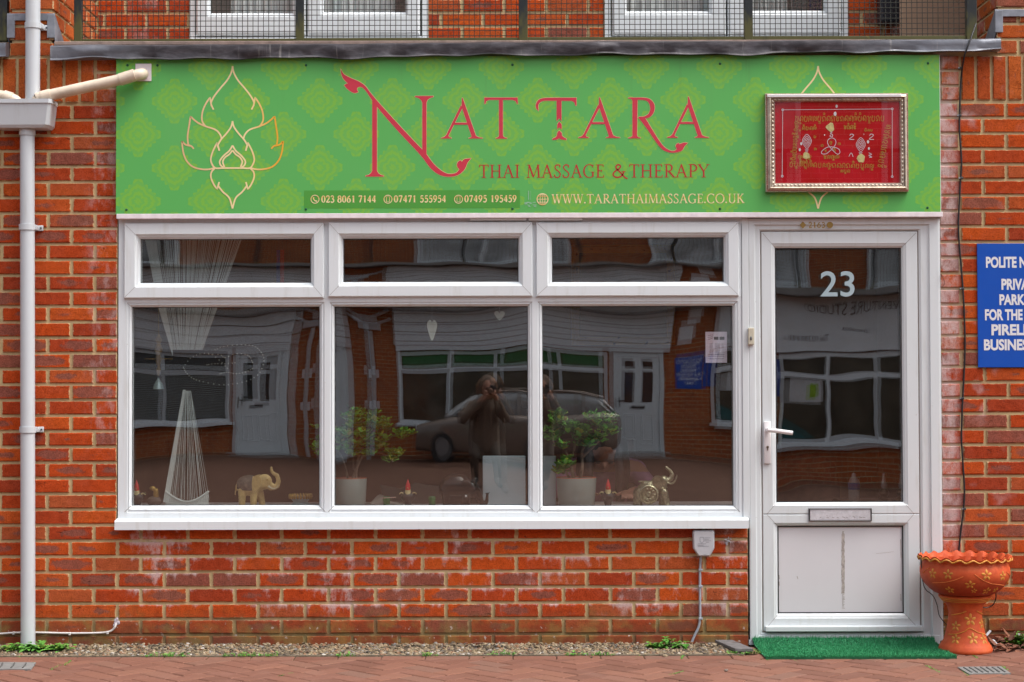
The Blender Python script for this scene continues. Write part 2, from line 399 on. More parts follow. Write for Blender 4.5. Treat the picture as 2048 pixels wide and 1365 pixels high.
# ------------------------------------------------------------------ the materials of the place
def brick_mat(name, orange=0.0):
    n = NT(name); o = n.obj(); X, Y, Z = n.sep(o)
    uv = n.sep(n.attr('buv').outputs['Vector']); rnd = n.attr('brnd')
    rc = n.n('SeparateColor', {0: rnd.outputs['Color']}).outputs
    U, V, Ln = uv[0], uv[1], uv[2]
    base = n.ramp(rc[0], [(0, (.33, .048, .018)), (.25, (.43, .060, .015)), (.55, (.49, .070, .013)), (.8, (.52, .092, .017)), (1, (.40, .095, .035))])
    if orange: base = n.ramp(rc[0], [(0, (.40, .075, .020)), (.4, (.48, .105, .024)), (.75, (.52, .13, .030)), (1, (.40, .095, .035))])
    n1 = n.noise(28, 4, .65, o); n2 = n.noise(170, 3, .65, o); n3 = n.noise(7, 3, .6, o)
    # dark kiss marks along the middle of the face
    off = n.ma('MULTIPLY', n.ma('SUBTRACT', rc[2], .5), .07)
    e = n.ma('SQRT', n.ma('ADD', n.ma('POWER', n.ma('DIVIDE', n.ma('SUBTRACT', U, off), .085), 2.0), n.ma('POWER', n.ma('DIVIDE', V, .023), 2.0)))
    e = n.ma('ADD', e, n.ma('MULTIPLY', n.ma('SUBTRACT', n1, .5), 1.5))
    kiss = n.step(n.ma('SUBTRACT', n.ma('MULTIPLY', rc[1], 2.0), e), .0, .35)
    kcol = n.mix(n2, (.16, .062, .045), (.27, .12, .095))
    c = n.mix(n.ma('MULTIPLY', kiss, .78), base, kcol)
    c = n.mix(n.ma('MULTIPLY', n.step(n3, .42, .75), .45), c, (.30, .065, .035))
    # speckle and creases
    c = n.mix(.85, c, n.ramp(n2, [(.25, (.38, .36, .36)), (.5, (1, 1, 1)), (.8, (1.35, 1.4, 1.5))]), 'MULTIPLY')
    sv = n.comb(n.ma('MULTIPLY', X, 14.0), Y, n.ma('MULTIPLY', Z, 46.0))
    cr = n.noise(1.0, 4, .7, n.n('VectorMath', {0: sv, 1: n.comb(n.ma('MULTIPLY', rc[2], 90.0), 0.0, 0.0)}, operation='ADD').outputs[0], .6)
    crack = n.ma('MULTIPLY', n.step(cr, .36, .29), n.step(rc[2], .35, .5))
    c = n.mix(n.ma('MULTIPLY', crack, .75), c, (.07, .02, .015))
    c = n.mix(.8, c, n.ramp(n1, [(.3, (.66, .62, .6)), (.55, (1, 1, 1)), (.75, (1.12, 1.2, 1.3))]), 'MULTIPLY')
    # mortar smeared over the arrises
    mort = n.mix(n.noise(60, 4, .7, o), (.46, .345, .17), (.68, .55, .33))
    ed = n.ma('MAXIMUM', n.ma('SUBTRACT', n.ma('ABSOLUTE', U), n.ma('SUBTRACT', Ln, .004)), n.ma('SUBTRACT', n.ma('ABSOLUTE', V), .0285))
    sm = n.step(n.ma('ADD', ed, n.ma('MULTIPLY', n.ma('SUBTRACT', n.noise(48, 5, .75, o), .5), .026)), .0008, .0035)
    isb = n.step(rnd.outputs['Alpha'], .2, .5)          # 0 on the mortar bed
    c = n.mix(n.ma('MULTIPLY', sm, .8), c, mort)
    md = n.mix(n.step(n.noise(14, 4, .65, o), .58, .82), mort, (.30, .24, .14))
    c = n.mix(isb, md, c)
    # salts: lime bloom under the sill, beside the door frame and beside the window
    nz = n.noise(16, 5, .72, n.comb(X, Y, n.ma('MULTIPLY', Z, .55))); ny = n.noise(5, 3, .6, o)
    xd, xs0, xs1 = P(1884, 800).x, P(236, 800).x, P(1495, 1100).x
    zs = P(900, 1058).z
    door_side = n.ma('MULTIPLY', n.step(X, xd + .115, xd + .045), n.step(X, xd - .03, xd - .02))
    door_side = n.ma('ADD', door_side, n.ma('MULTIPLY', n.step(X, xd + .5, xd + .1), n.ma('MULTIPLY', n.step(ny, .56, .72), n.step(X, xd - .03, xd - .02))))
    b1 = n.ma('MULTIPLY', n.ma('MULTIPLY', door_side, n.step(Z, .32, .55)), n.step(nz, .33, .60))
    lower = n.ma('MULTIPLY', n.step(X, xs0 - .03, xs0 + .1), n.ma('MULTIPLY', n.step(X, xs1 + .03, xs1), n.ma('MULTIPLY', n.step(Z, .1, .2), n.step(Z, zs + .03, zs))))
    topedge = n.step(V, .006, .03)
    b2 = n.ma('MULTIPLY', lower, n.step(n.ma('ADD', n.ma('ADD', n.ma('MULTIPLY', nz, .7), n.ma('MULTIPLY', n.noise(3.2, 3, .6, o), .45)), n.ma('MULTIPLY', topedge, .09)), .61, .77))
    leftw = n.ma('MULTIPLY', n.ma('MULTIPLY', n.step(X, xs0 - .2, xs0 - .08), n.step(X, xs0 + .02, xs0)), n.step(Z, .85, 1.1))
    b3 = n.ma('MULTIPLY', n.ma('MULTIPLY', leftw, n.step(nz, .46, .66)), .5)
    b4 = n.ma('MULTIPLY', n.step(nz, .68, .8), .4)
    bl = n.ma('MAXIMUM', n.ma('MAXIMUM', b1, b2), n.ma('MAXIMUM', b3, b4))
    bl = n.ma('MULTIPLY', bl, n.ma('ADD', n.ma('MULTIPLY', n2, .9), .35), clamp=True)
    c = n.mix(n.ma('MULTIPLY', bl, .85), c, (.60, .49, .48))
    # damp, dirt and algae on the courses next to the ground
    lo = n.ma('MULTIPLY', n.step(n.ma('ADD', Z, n.ma('MULTIPLY', n.ma('SUBTRACT', n3, .5), .22)), .19, .06), .72)
    c = n.mix(lo, c, n.mix(n.step(n.noise(9, 4, .6, o), .42, .62), (.16, .055, .03), (.19, .15, .055)))
    wsp = n.ma('MULTIPLY', n.step(Z, .13, .07), n.step(n.noise(42, 2, .5, o), .66, .72))
    c = n.mix(n.ma('MULTIPLY', wsp, .7), c, (.55, .5, .46))
    h = n.ma('ADD', n.ma('MULTIPLY', n2, .5), n.ma('ADD', n1, n.ma('MULTIPLY', crack, -1.2)))
    return n.done(c, .9, 0, n.bump(h, .55, .004), .06)
BRICK = brick_mat('red_brick'); BRICK_O = brick_mat('orange_brick', 1.0)
def pvc_mat(name, col, dirt=.25):
    n = NT(name); o = n.obj(); X, Y, Z = n.sep(o)
    st = n.noise(1, 4, .65, n.comb(n.ma('MULTIPLY', X, 26.0), n.ma('MULTIPLY', Y, 26.0), n.ma('MULTIPLY', Z, 3.0)))
    f = n.ma('MULTIPLY', n.step(st, .5, .8), dirt)
    c = n.mix(f, col, (col[0] * .72, col[1] * .68, col[2] * .6))
    c = n.mix(n.ma('MULTIPLY', n.step(n.noise(55, 3, .7, o), .70, .76), dirt * 1.2), c, (.38, .34, .28))
    return n.done(c, n.ma('ADD', n.ma('MULTIPLY', st, .2), .22), 0, n.bump(n.noise(5, 2, .5, o), .04, .01), .45)
PVC = pvc_mat('white_pvc', (.69, .735, .76), .38); PVC2 = pvc_mat('door_pvc', (.655, .70, .72), .45)
SEAM = M('dark_joint_line', (.22, .19, .17), .8)  # dark colour of joint lines, dirt in the frame mitres
GASK = M('black_gasket', (.02, .02, .022), .6)
GLASS = glass_mat('window_glass', .165)
GLASS_P = glass_mat('picture_glass', .09)
PIPE = pvc_mat('grey_white_pipe', (.53, .565, .595), .4)
PIPE_Y = M('yellowed_pipe', (.66, .56, .44), .42, var=.16, scale=9)
LEADm = None
def lead_mat():
    n = NT('lead_sheet'); o = n.obj(); X, Y, Z = n.sep(o)
    v = n.comb(n.ma('MULTIPLY', X, 9.0), Y, n.ma('MULTIPLY', Z, 26.0))
    f = n.noise(1, 5, .65, v); g = n.noise(1.1, 3, .5, n.comb(X, Y, 0.0))
    dr = n.noise(1, 4, .6, n.comb(n.ma('MULTIPLY', X, 40.0), 0.0, n.ma('MULTIPLY', Z, 4.0)))
    c = n.ramp(f, [(.25, (.020, .018, .021)), (.5, (.052, .047, .053)), (.75, (.12, .112, .125))])
    xa, xb = P(240, 105).x, P(1700, 105).x
    ends = n.ma('MAXIMUM', n.step(n.ma('ADD', X, n.ma('MULTIPLY', g, .6)), xa + .5, xa), n.step(n.ma('ADD', X, n.ma('MULTIPLY', g, .6)), xb + .2, xb + .7))
    c = n.mix(n.ma('MULTIPLY', ends, .75), c, (.20, .215, .25))
    c = n.mix(n.ma('MULTIPLY', n.step(dr, .6, .75), .4), c, (.42, .40, .38))
    return n.done(c, n.ma('ADD', n.ma('MULTIPLY', f, .3), .3), .35, n.bump(n.noise(18, 3, .6, o), .25, .01), .5)
LEAD = lead_mat()
LEAD_L = M('light_lead', (.24, .26, .30), .5, .3, var=.3, scale=14, bump=.2, bscale=30)
BOARD = M('weathered_board', (.27, .20, .17), .85, var=.3, scale=20, bump=.3)
STEEL = M('black_painted_steel', (.014, .017, .018), .5, var=.5, scale=12, tint=(.05, .05, .012), bump=.2)
def steel():
    n = NT('mossy_black_steel'); o = n.obj(); X, Y, Z = n.sep(o)
    f = n.noise(17, 4, .65, n.comb(X, Y, n.ma('MULTIPLY', Z, .35)))
    lo = n.step(n.ma('ADD', Z, n.ma('MULTIPLY', n.ma('SUBTRACT', f, .5), .5)), 3.08, 2.93)
    c = n.mix(n.ma('MAXIMUM', n.step(f, .60, .72), n.ma('MULTIPLY', lo, .7)), (.012, .016, .019), (.10, .095, .02))
    return n.done(c, .5, 0, n.bump(f, .2, .004), .4)
STEELP = steel()
WIRE = M('green_black_wire', (.022, .024, .016), .6, var=.3, scale=30)
RED = M('sign_red', (.56, .031, .060), .5, var=.05); CREAM = M('sign_cream_edge', (.72, .62, .33), .5, var=.03)
CRIM = M('sign_crimson', (.44, .018, .024), .5, var=.05)
def gold_grad():
    n = NT('sign_gold_print'); o = n.obj(); X, Y, Z = n.sep(o)
    f = n.ma('FRACT', n.ma('ADD', n.ma('MULTIPLY', Z, 26.0), n.ma('MULTIPLY', n.noise(3, 2, .5, o), .5)))
    c = n.ramp(f, [(0, (.72, .42, .12)), (.4, (.84, .72, .42)), (1, (.80, .60, .24))])
    return n.done(c, .5, 0, None, .4)
GOLDP = gold_grad(); LOTUS_B = M('pale_gold_line', (.80, .64, .33), .5, var=.08)
def lotus_gold():
    n = NT('lotus_gold_line'); o = n.obj(); X, Y, Z = n.sep(o)
    f = n.step(X, P(380, 280).x, P(560, 280).x)
    c = n.ramp(f, [(0, (.72, .46, .24)), (.25, (.84, .66, .36)), (.75, (.86, .70, .36)), (1, (.80, .40, .035))])
    return n.done(c, .5, 0, None, .4)
LOTUS = lotus_gold()
def sign_mat():
    n = NT('green_sign_print'); o = n.obj(); X, Y, Z = n.sep(o)
    px, pz = 145.2 / SC(0), 134.0 / SC(0)
    c0 = P(352, 205)
    def motif(ox, oz):
        u = n.ma('SUBTRACT', n.ma('FRACT', n.ma('ADD', n.ma('DIVIDE', n.ma('SUBTRACT', X, c0.x + ox), px), 50.5)), .5)
        v = n.ma('SUBTRACT', n.ma('FRACT', n.ma('ADD', n.ma('DIVIDE', n.ma('SUBTRACT', Z, c0.z + oz), pz), 50.5)), .5)
        au, av = n.ma('ABSOLUTE', u), n.ma('ABSOLUTE', v)
        d = n.ma('ADD', n.ma('DIVIDE', au, .345), n.ma('DIVIDE', av, .375))
        th = n.ma('ARCTAN2', v, u)
        sc_ = n.ma('MULTIPLY', n.ma('COSINE', n.ma('MULTIPLY', th, 20.0)), .06)
        dd = n.ma('ADD', d, n.ma('MULTIPLY', sc_, n.step(d, .2, .7)))
        body = n.step(dd, 1.0, .93)
        pt = n.ma('COSINE', n.ma('MULTIPLY', th, 8.0))
        rings = n.ma('SINE', n.ma('ADD', n.ma('MULTIPLY', d, 21.0), n.ma('MULTIPLY', pt, .9)))
        fine = n.ma('MULTIPLY', n.ma('SINE', n.ma('MULTIPLY', u, 95.0)), n.ma('SINE', n.ma('MULTIPLY', v, 95.0)))
        line = n.step(n.ma('ADD', rings, n.ma('MULTIPLY', fine, .55)), -.25, .35)
        return n.ma('MULTIPLY', body, n.ma('ADD', .45, n.ma('MULTIPLY', line, .55)))
    m = n.ma('MAXIMUM', motif(0, 0), motif(px / 2, pz / 2))
    zt = n.step(Z, P(1000, 420).z, P(1000, 130).z)
    base = n.mix(.5, (.108, .44, .095), (.108, .44, .115))
    c = n.mix(n.ma('MULTIPLY', m, .68), base, (.235, .50, .04))
    c = n.mix(n.ma('MULTIPLY', n.step(n.noise(3, 4, .6, o), .45, .8), .16), c, (.17, .40, .14))
    run = n.noise(1, 4, .65, n.comb(n.ma('MULTIPLY', X, 34.0), 0.0, n.ma('MULTIPLY', Z, 1.6)))
    c = n.mix(n.ma('MULTIPLY', n.step(run, .52, .8), n.ma('MULTIPLY', n.step(Z, P(1000, 330).z, P(1000, 120).z), .28)), c, (.10, .20, .07))
    return n.done(c, n.ma('ADD', n.ma('MULTIPLY', n.noise(2, 3, .5, o), .25), .28), 0, n.bump(n.noise(1.6, 2, .5, o), .12, .02), .4, 0.0)
SIGN = sign_mat()
SIGN2 = M('green_overlay_strip', (.075, .33, .045), .42, var=.04)
SCREW = M('dark_green_screw', (.005, .085, .04), .4)
BLUE = M('blue_notice_plastic', (.002, .075, .44), .38, var=.03)
WHITE = M('white_letters', (.74, .74, .76), .5, var=.03)
TRIM = M('stained_pink_trim', (.80, .73, .76), .55, var=.10, scale=24)
TERRA = None
def terra(name, dark):
    n = NT(name); o = n.obj(); X, Y, Z = n.sep(o)
    f = n.noise(26, 5, .65, o)
    c = n.ramp(f, [(.25, (.40, .052, .012)), (.5, (.52, .080, .019)), (.8, (.55, .125, .040))])
    g = n.noise(5, 3, .6, o)
    c = n.mix(n.ma('MULTIPLY', n.step(g, .5, .72), .35), c, (.58, .07, .02))
    if dark:   # the smoky red glaze round the waist of the bowl
        zz = n.ma('ADD', Z, n.ma('MULTIPLY', n.ma('SUBTRACT', n.noise(9, 3, .6, o), .5), .05))
        c = n.mix(n.ma('MULTIPLY', n.step(zz, .385, .27), .85), c, (.27, .022, .008))
    return n.done(c, .62, 0, n.bump(n.noise(90, 3, .6, o), .2, .002), .35)
TERRA_B = terra('terracotta_bowl_clay', True); TERRA_S = terra('terracotta_clay', False)
OCHRE = M('ochre_slip', (.54, .225, .03), .6, var=.3, scale=30); OCHRE_D = M('incised_line', (.30, .035, .012), .7)
def paving(name):
    n = NT(name); o = n.obj(); X, Y, Z = n.sep(o)
    rnd = n.n('SeparateColor', {0: n.attr('brnd').outputs['Color']}).outputs
    base = n.ramp(rnd[0], [(0, (.145, .064, .043)), (.35, (.18, .078, .052)), (.7, (.205, .092, .060)), (1, (.175, .092, .066))])
    f = n.noise(7, 5, .65, o); g = n.noise(180, 3, .7, o)
    c = n.mix(n.ma('MULTIPLY', n.step(f, .42, .75), .5), base, (.21, .10, .075))
    c = n.mix(.7, c, n.ramp(g, [(.3, (.72, .72, .72)), (.7, (1.18, 1.16, 1.15))]), 'MULTIPLY')
    c = n.mix(n.ma('MULTIPLY', n.step(n.noise(3.1, 4, .6, o), .55, .75), .18), c, (.30, .19, .15))
    c = n.mix(n.ma('MULTIPLY', n.step(n.noise(55, 2, .5, o), .70, .74), .5), c, (.12, .07, .05))
    return n.done(c, .82, 0, n.bump(n.noise(120, 3, .7, o), .3, .002), .3)
PAVE = paving('red_block_paving')
def ground_mat():
    n = NT('joint_sand_and_moss'); o = n.obj(); X, Y, Z = n.sep(o)
    f = n.noise(4, 4, .65, o)
    joint = n.mix(n.step(f, .46, .62), (.06, .038, .024), (.12, .115, .02))
    vr = n.n('VectorRotate', {'Vector': o, 'Angle': R(45)}, rotation_type='Z_AXIS').outputs[0]
    bt = n.n('TexBrick', {'Vector': vr, 'Color1': (.080, .036, .024, 1), 'Color2': (.105, .052, .035, 1), 'Mortar': (.12, .075, .05, 1), 'Scale': 1.0, 'Mortar Size': .004, 'Brick Width': .2, 'Row Height': .1}).outputs['Color']
    far = n.step(Y, -2.55, -2.6)
    c = n.mix(far, joint, bt)
    return n.done(c, .9, 0, n.bump(n.noise(60, 3, .7, o), .3, .003), .2)
GROUND = ground_mat()
STONE = None
def stone_mat():
    n = NT('gravel_stone'); o = n.obj()
    rnd = n.n('SeparateColor', {0: n.attr('brnd').outputs['Color']}).outputs
    c = n.ramp(rnd[0], [(0, (.055, .045, .036)), (.25, (.15, .115, .078)), (.5, (.25, .19, .11)), (.7, (.33, .265, .18)), (.84, (.24, .12, .06)), (.94, (.17, .16, .15)), (1, (.50, .46, .40))])
    c = n.mix(.5, c, n.ramp(n.noise(120, 3, .6, o), [(.3, (.6, .6, .6)), (.7, (1.15, 1.15, 1.15))]), 'MULTIPLY')
    return n.done(c, .8, 0, None, .3)
STONE = stone_mat()
def leaf_mat(name, a, b, rough=.35):
    n = NT(name); o = n.obj()
    rnd = n.n('SeparateColor', {0: n.attr('brnd').outputs['Color']}).outputs
    c = n.mix(rnd[0], a, b); c = n.mix(n.ma('MULTIPLY', n.step(rnd[1], .80, .95), .8), c, (.42, .40, .05))
    return n.done(c, rough, 0, None, .5)
JADE = leaf_mat('jade_leaf', (.018, .13, .018), (.20, .54, .07), .2); WEED = leaf_mat('weed_leaf', (.05, .19, .02), (.13, .34, .05), .5)
LITTER = leaf_mat('dead_leaf', (.075, .028, .016), (.22, .085, .045), .8)
TURF = leaf_mat('plastic_turf', (.012, .20, .062), (.045, .36, .15), .6)
BARK = M('jade_bark', (.20, .14, .10), .85, var=.4, scale=30, bump=.4)
POT = M('grey_glazed_pot', (.24, .275, .255), .45, var=.10, scale=6); POTRIM = M('pot_clay_rim', (.48, .13, .06), .8)
WIREB = M('black_cable', (.012, .011, .013), .5); CLIP = M('black_clip', (.03, .035, .04), .4); NAIL = M('steel_nail', (.55, .6, .65), .3, .8)
GREYC = M('grey_cable', (.33, .36, .41), .5, var=.06); WHITEC = M('white_cable', (.66, .64, .62), .5, var=.08)
METER = M('grey_plastic_box', (.46, .47, .50), .5, var=.05); INK = M('grey_print', (.20, .21, .24), .6); INKD = M('dark_ink', (.05, .05, .06), .6)
SILVER = M('silver_gilt_moulding', (.52, .44, .35), .30, .75, var=.25, scale=40, bump=.2, bscale=80)
SILVER_W = M('bright_silver_edge', (.82, .80, .82), .35, .4, var=.08); ROSE = M('rose_beading', (.42, .16, .13), .5, .3, var=.3, scale=60)
def cloth_red():
    n = NT('red_cloth'); o = n.obj()
    c = n.ramp(n.noise(6, 3, .5, o), [(.35, (.44, .001, .004)), (.7, (.55, .004, .018))])
    return n.done(c, .75, 0, n.bump(n.noise(4, 3, .5, o), .4, .02), .2)
REDC = cloth_red()
GOLD = M('gold_thread', (.52, .27, .045), .4, .4, var=.25, scale=60); LEAF_G = M('gold_leaf_flake', (.74, .66, .30), .35, .3, var=.2, scale=60, bump=.5, bscale=90)
PALEW = M('white_thread', (.72, .66, .72), .5, var=.05)
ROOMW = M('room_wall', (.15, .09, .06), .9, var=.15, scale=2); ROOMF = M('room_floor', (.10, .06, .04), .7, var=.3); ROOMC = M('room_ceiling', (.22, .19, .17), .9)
WOOD = M('dark_wood', (.11, .05, .03), .5, var=.35, scale=14); PINKW = M('whitened_ledge', (.52, .46, .44), .7)
# ================================================================== THE SETTING
rng = random.Random(7)
Zg = 0.0
# ---- ground sheet, block paving
g = MB(); g.quad((-60, 1, -.006), (-60, -60, -.006), (60, -60, -.006), (60, 1, -.006))
struct(g.build('ground', GROUND))
pv = MB()
YE = -0.325                                    # front edge of the gravel strip
def clip_poly(poly, lim):
    out = []
    for k in range(len(poly)):
        p, q = poly[k], poly[(k + 1) % len(poly)]
        if p[1] <= lim: out.append(p)
        if (p[1] <= lim) != (q[1] <= lim):
            t = (lim - p[1]) / (q[1] - p[1]); out.append((p[0] + (q[0] - p[0]) * t, lim))
    return out
def put_block(x, y, la, lb, c_, s_, lim=9.0):           # one paving block, cut along y = lim
    pv.cur = (rng.random(), rng.random(), rng.random(), 1)
    h = rng.uniform(-.0012, .0012); t1, t2 = rng.uniform(-.006, .006), rng.uniform(-.006, .006)
    rings = []
    for ins, zz in ((0, -.014), (0, -.0035), (.004, 0.0)):
        poly = [(x + u * c_ - v * s_, y + u * s_ + v * c_) for u, v in ((-la + ins, -lb + ins), (la - ins, -lb + ins), (la - ins, lb - ins), (-la + ins, lb - ins))]
        rings.append([(p[0], p[1], zz + h + t1 * (p[0] - x) + t2 * (p[1] - y)) for p in clip_poly(poly, lim - ins)])
    n = len(rings[0])
    if n < 3 or any(len(r) != n for r in rings): return
    pv.add([p for r in rings for p in r], [tuple(range(2 * n, 3 * n))] + [(i + j, i + (j + 1) % n, i + n + (j + 1) % n, i + n + j) for i in (0, n) for j in range(n)])
U_ = .1; ca = math.cos(R(45))
for i in range(-70, 71):
    for j in range(-70, 71):
        c = (i - j) % 4
        if c == 0: cx, cy, la, lb = (i + 1) * U_, (j + .5) * U_, .0985, .0485
        elif c == 3: cx, cy, la, lb = (i + .5) * U_, (j + 1) * U_, .0485, .0985
        else: continue
        x, y = cx * ca - cy * ca, cx * ca + cy * ca - .30
        if abs(x) > 4.8 or y < -2.5: continue
        lim = YE - .105 if x < P(1440, 1300).x + .05 else -.08
        if y > lim + .12: continue
        put_block(x, y, la - .002, lb - .002, ca, ca, lim)
x = -4.8
while x < 4.8:                                  # border course along the gravel and, to the right, along the wall
    yy = YE - .055 if x < P(1470, 1300).x else -.055
    put_block(x + .1, yy, .0985, .0485, 1, 0)
    if yy > -.1:
        put_block(x + .1, yy - .1, .0985, .0485, 1, 0)
    x += .2
struct(pv.build('block_paving', PAVE))

# ---- the shop building
B = thing('shop_building', 'red brick shopfront with white framed window and part glazed door under a railed balcony', 'building')
zj = P(1024, 1048.7).z                          # a known bed joint
sLo = P(94, 1064).x; sHi = P(1924, 845).x
xWL, xWR = P(234, 700).x, P(1884, 900).x        # brick edges left of the window and right of the door
xDL = P(1496, 1150).x; zSill = P(860, 1050).z; zTop = P(1024, 114).z; zSol = P(1024, 205).z
def brick(mb, x0, x1, z0, z1, y, rot=None, dk=1.0, fn=None, jit=.0028):
    r = rng.random
    tone = r(); kiss = max(0.0, r() * 1.15 - .42) * dk
    if r() < .07: kiss = .9 + .3 * r()
    mb.cur = (tone, min(1, kiss), r(), 1)
    cx, cz = (x0 + x1) / 2, (z0 + z1) / 2; dy = rng.uniform(-.0016, .0016)
    vs, uv = [], []
    for ins, yy in ((0, .022), (0, .0035), (.003, 0.0)):
        for sx, sz in ((0, 0), (1, 0), (1, 1), (0, 1)):
            xx = (x1 - ins if sx else x0 + ins) + (rng.uniform(-jit, jit) if ins else 0)
            zz = (z1 - ins if sz else z0 + ins) + (rng.uniform(-jit, jit) if ins else 0)
            vs.append((xx, y + yy + dy, zz)); uv.append((xx - cx, zz - cz, (x1 - x0) / 2))
    if rot: uv = [(b, a, (z1 - z0) / 2) for a, b, c in uv]
    if fn: vs = [fn(v) for v in vs]
    mb.add(vs, [(8, 9, 10, 11)] + [(i + j, i + (j + 1) % 4, i + 4 + (j + 1) % 4, i + 4 + j) for i in (0, 4) for j in range(4)], 0, uv)
MJ = .0145
def courses(mb, x0, x1, z0, z1, y, joint_odd, zj=zj, fn=None, dk=1.0):   # stretcher bond clipped to a rectangle
    k = math.floor((z0 - zj) / .075)
    while zj + k * .075 < z1 - .01:
        a, b = zj + k * .075 + MJ / 2, zj + (k + 1) * .075 - MJ / 2
        a2, b2 = max(a, z0), min(b, z1)
        if b2 - a2 > .012:
            ph = joint_odd + (0 if k % 2 else .1125)
            m = math.floor((x0 - ph) / .225)
            while ph + m * .225 < x1:
                p, q = max(ph + m * .225 + MJ / 2, x0), min(ph + (m + 1) * .225 - MJ / 2, x1)
                if q - p > .02: brick(mb, p, q, a2, b2, y, fn=fn, dk=dk)
                m += 1
        k += 1
wb = MB()
XF = 5.0
courses(wb, -XF, xWL, zj, zSol, 0, sLo)
courses(wb, -XF, xDL, -.1, zj, 0, sLo)
courses(wb, xWR, XF, -.1, zSol, 0, sHi - .1125)
wb.cur = (0, 0, 0, 0)
for a, b, c, d in ((-XF, xWL - .001, -.1, 2.86), (xWL - .001, xDL, -.1, zSill - .012), (xWR + .001, XF, -.1, 2.86), (xWL - .001, xWR + .001, P(1024, 425).z, 2.86)):
    wb.box(a, b, .009, .27, c, d)
wb.build('brick_wall', BRICK, B)
sb = MB(); sw = .0752
def soldiers(x0, x1, skip=None):
    x = x0
    while x < x1 - .02:
        q = min(x + sw, x1); brick(sb, x + MJ / 2, q - MJ / 2, zSol + MJ / 2, zSol + .225 - MJ / 2, -.002, rot=True, dk=.35); x += sw
xs = P(190, 160).x
for k in range(3):
    z0 = zSol + k * .075
    brick(sb, xs + MJ / 2, P(234, 160).x, z0 + MJ / 2, z0 + .075 - MJ / 2, -.002, dk=.3)
    xr = P(1883, 160).x; brick(sb, xr, P(1921, 160).x - MJ / 2, z0 + MJ / 2, z0 + .075 - MJ / 2, -.002, dk=.3)
soldiers(xs - 40 * sw, xs); soldiers(P(1921, 160).x, P(1921, 160).x + 38 * sw)
sb.build('soldier_course', BRICK_O, B)
# ---- flank piers between the balconies
zp0 = zSol + .225
pr = MB(); YB = .92
pL0, pL1 = P(20, 60).x, P(106, 60).x; pR0, pR1 = P(1994, 60).x, P(1994, 60).x + (pL1 - pL0)
for a, b, inner in ((pL0, pL1, 1), (pR0, pR1, -1)):
    z = zp0; k = 0
    while z < 4.2:
        if k % 2: brick(pr, a, b, z + MJ / 2, z + .075 - MJ / 2, 0, dk=.4)
        else:
            m_ = (a + b) / 2 - .0; brick(pr, a, m_ - MJ / 2, z + MJ / 2, z + .075 - MJ / 2, 0, dk=.3); brick(pr, m_ + MJ / 2, b, z + MJ / 2, z + .075 - MJ / 2, 0, dk=.3)
        for s_, xx in ((1, b), (-1, a)):
            y0 = .11 if k % 2 else 0.0
            ys = [0.0, .1025] if k % 2 else []
            t = .1125 if k % 2 else 0.0
            while t < YB: ys += [t, min(t + .2125, YB)]; t += .225
            for i in range(0, len(ys), 2):
                if ys[i + 1] - ys[i] < .03: continue
                fn = (lambda v, xx=xx, s_=s_: (xx - s_ * v[1], v[0], v[2])) if s_ > 0 else (lambda v, xx=xx: (xx + v[1], -v[0], v[2]))
                if s_ > 0: brick(pr, ys[i], ys[i + 1], z + MJ / 2, z + .075 - MJ / 2, -.002, fn=fn, dk=.4)
                else: brick(pr, -ys[i + 1], -ys[i], z + MJ / 2, z + .075 - MJ / 2, -.002, fn=fn, dk=.4)
        z += .075; k += 1
    pr.cur = (0, 0, 0, 0); pr.box(a + .008, b - .008, .008, YB, zp0, 4.2)
pr.build('party_pier', BRICK_O, B)
# lead on the piers
lp = MB()
for a, b, dirn, zt, zb in ((pL0, pL1, 1, P(60, 28).z, P(60, 77).z), (pR0, pR1, -1, P(2020, 20).z, P(2020, 66).z)):
    lp.box(a - .012, b + .012, -.011, -.004, zt - .035, zt, .002)
    inn, out = (b, a) if dirn > 0 else (a, b)
    for xx, wd in ((inn, .03), (out, .03)):
        d_ = -1 if xx == b else 1
        p0, p1 = sorted((xx - d_ * .012, xx + d_ * .026)); lp.box(p0, p1, -.0125, -.003, zb, zt - .004, .002)
    for xx, sg in ((inn, 1 if inn == b else -1), (out, 1 if out == b else -1)):
        X0 = xx + sg * .006
        lp.add([(X0, -.008, zt), (X0, .34, zt - .20), (X0, .34, zt - .42), (X0, -.008, zb), (X0 + sg * .004, -.008, zt), (X0 + sg * .004, .34, zt - .20), (X0 + sg * .004, .34, zt - .42), (X0 + sg * .004, -.008, zb)],
               [(0, 1, 2, 3), (7, 6, 5, 4), (0, 4, 5, 1), (1, 5, 6, 2), (3, 2, 6, 7)])
lp.build('pier_flashing', LEAD_L, B)
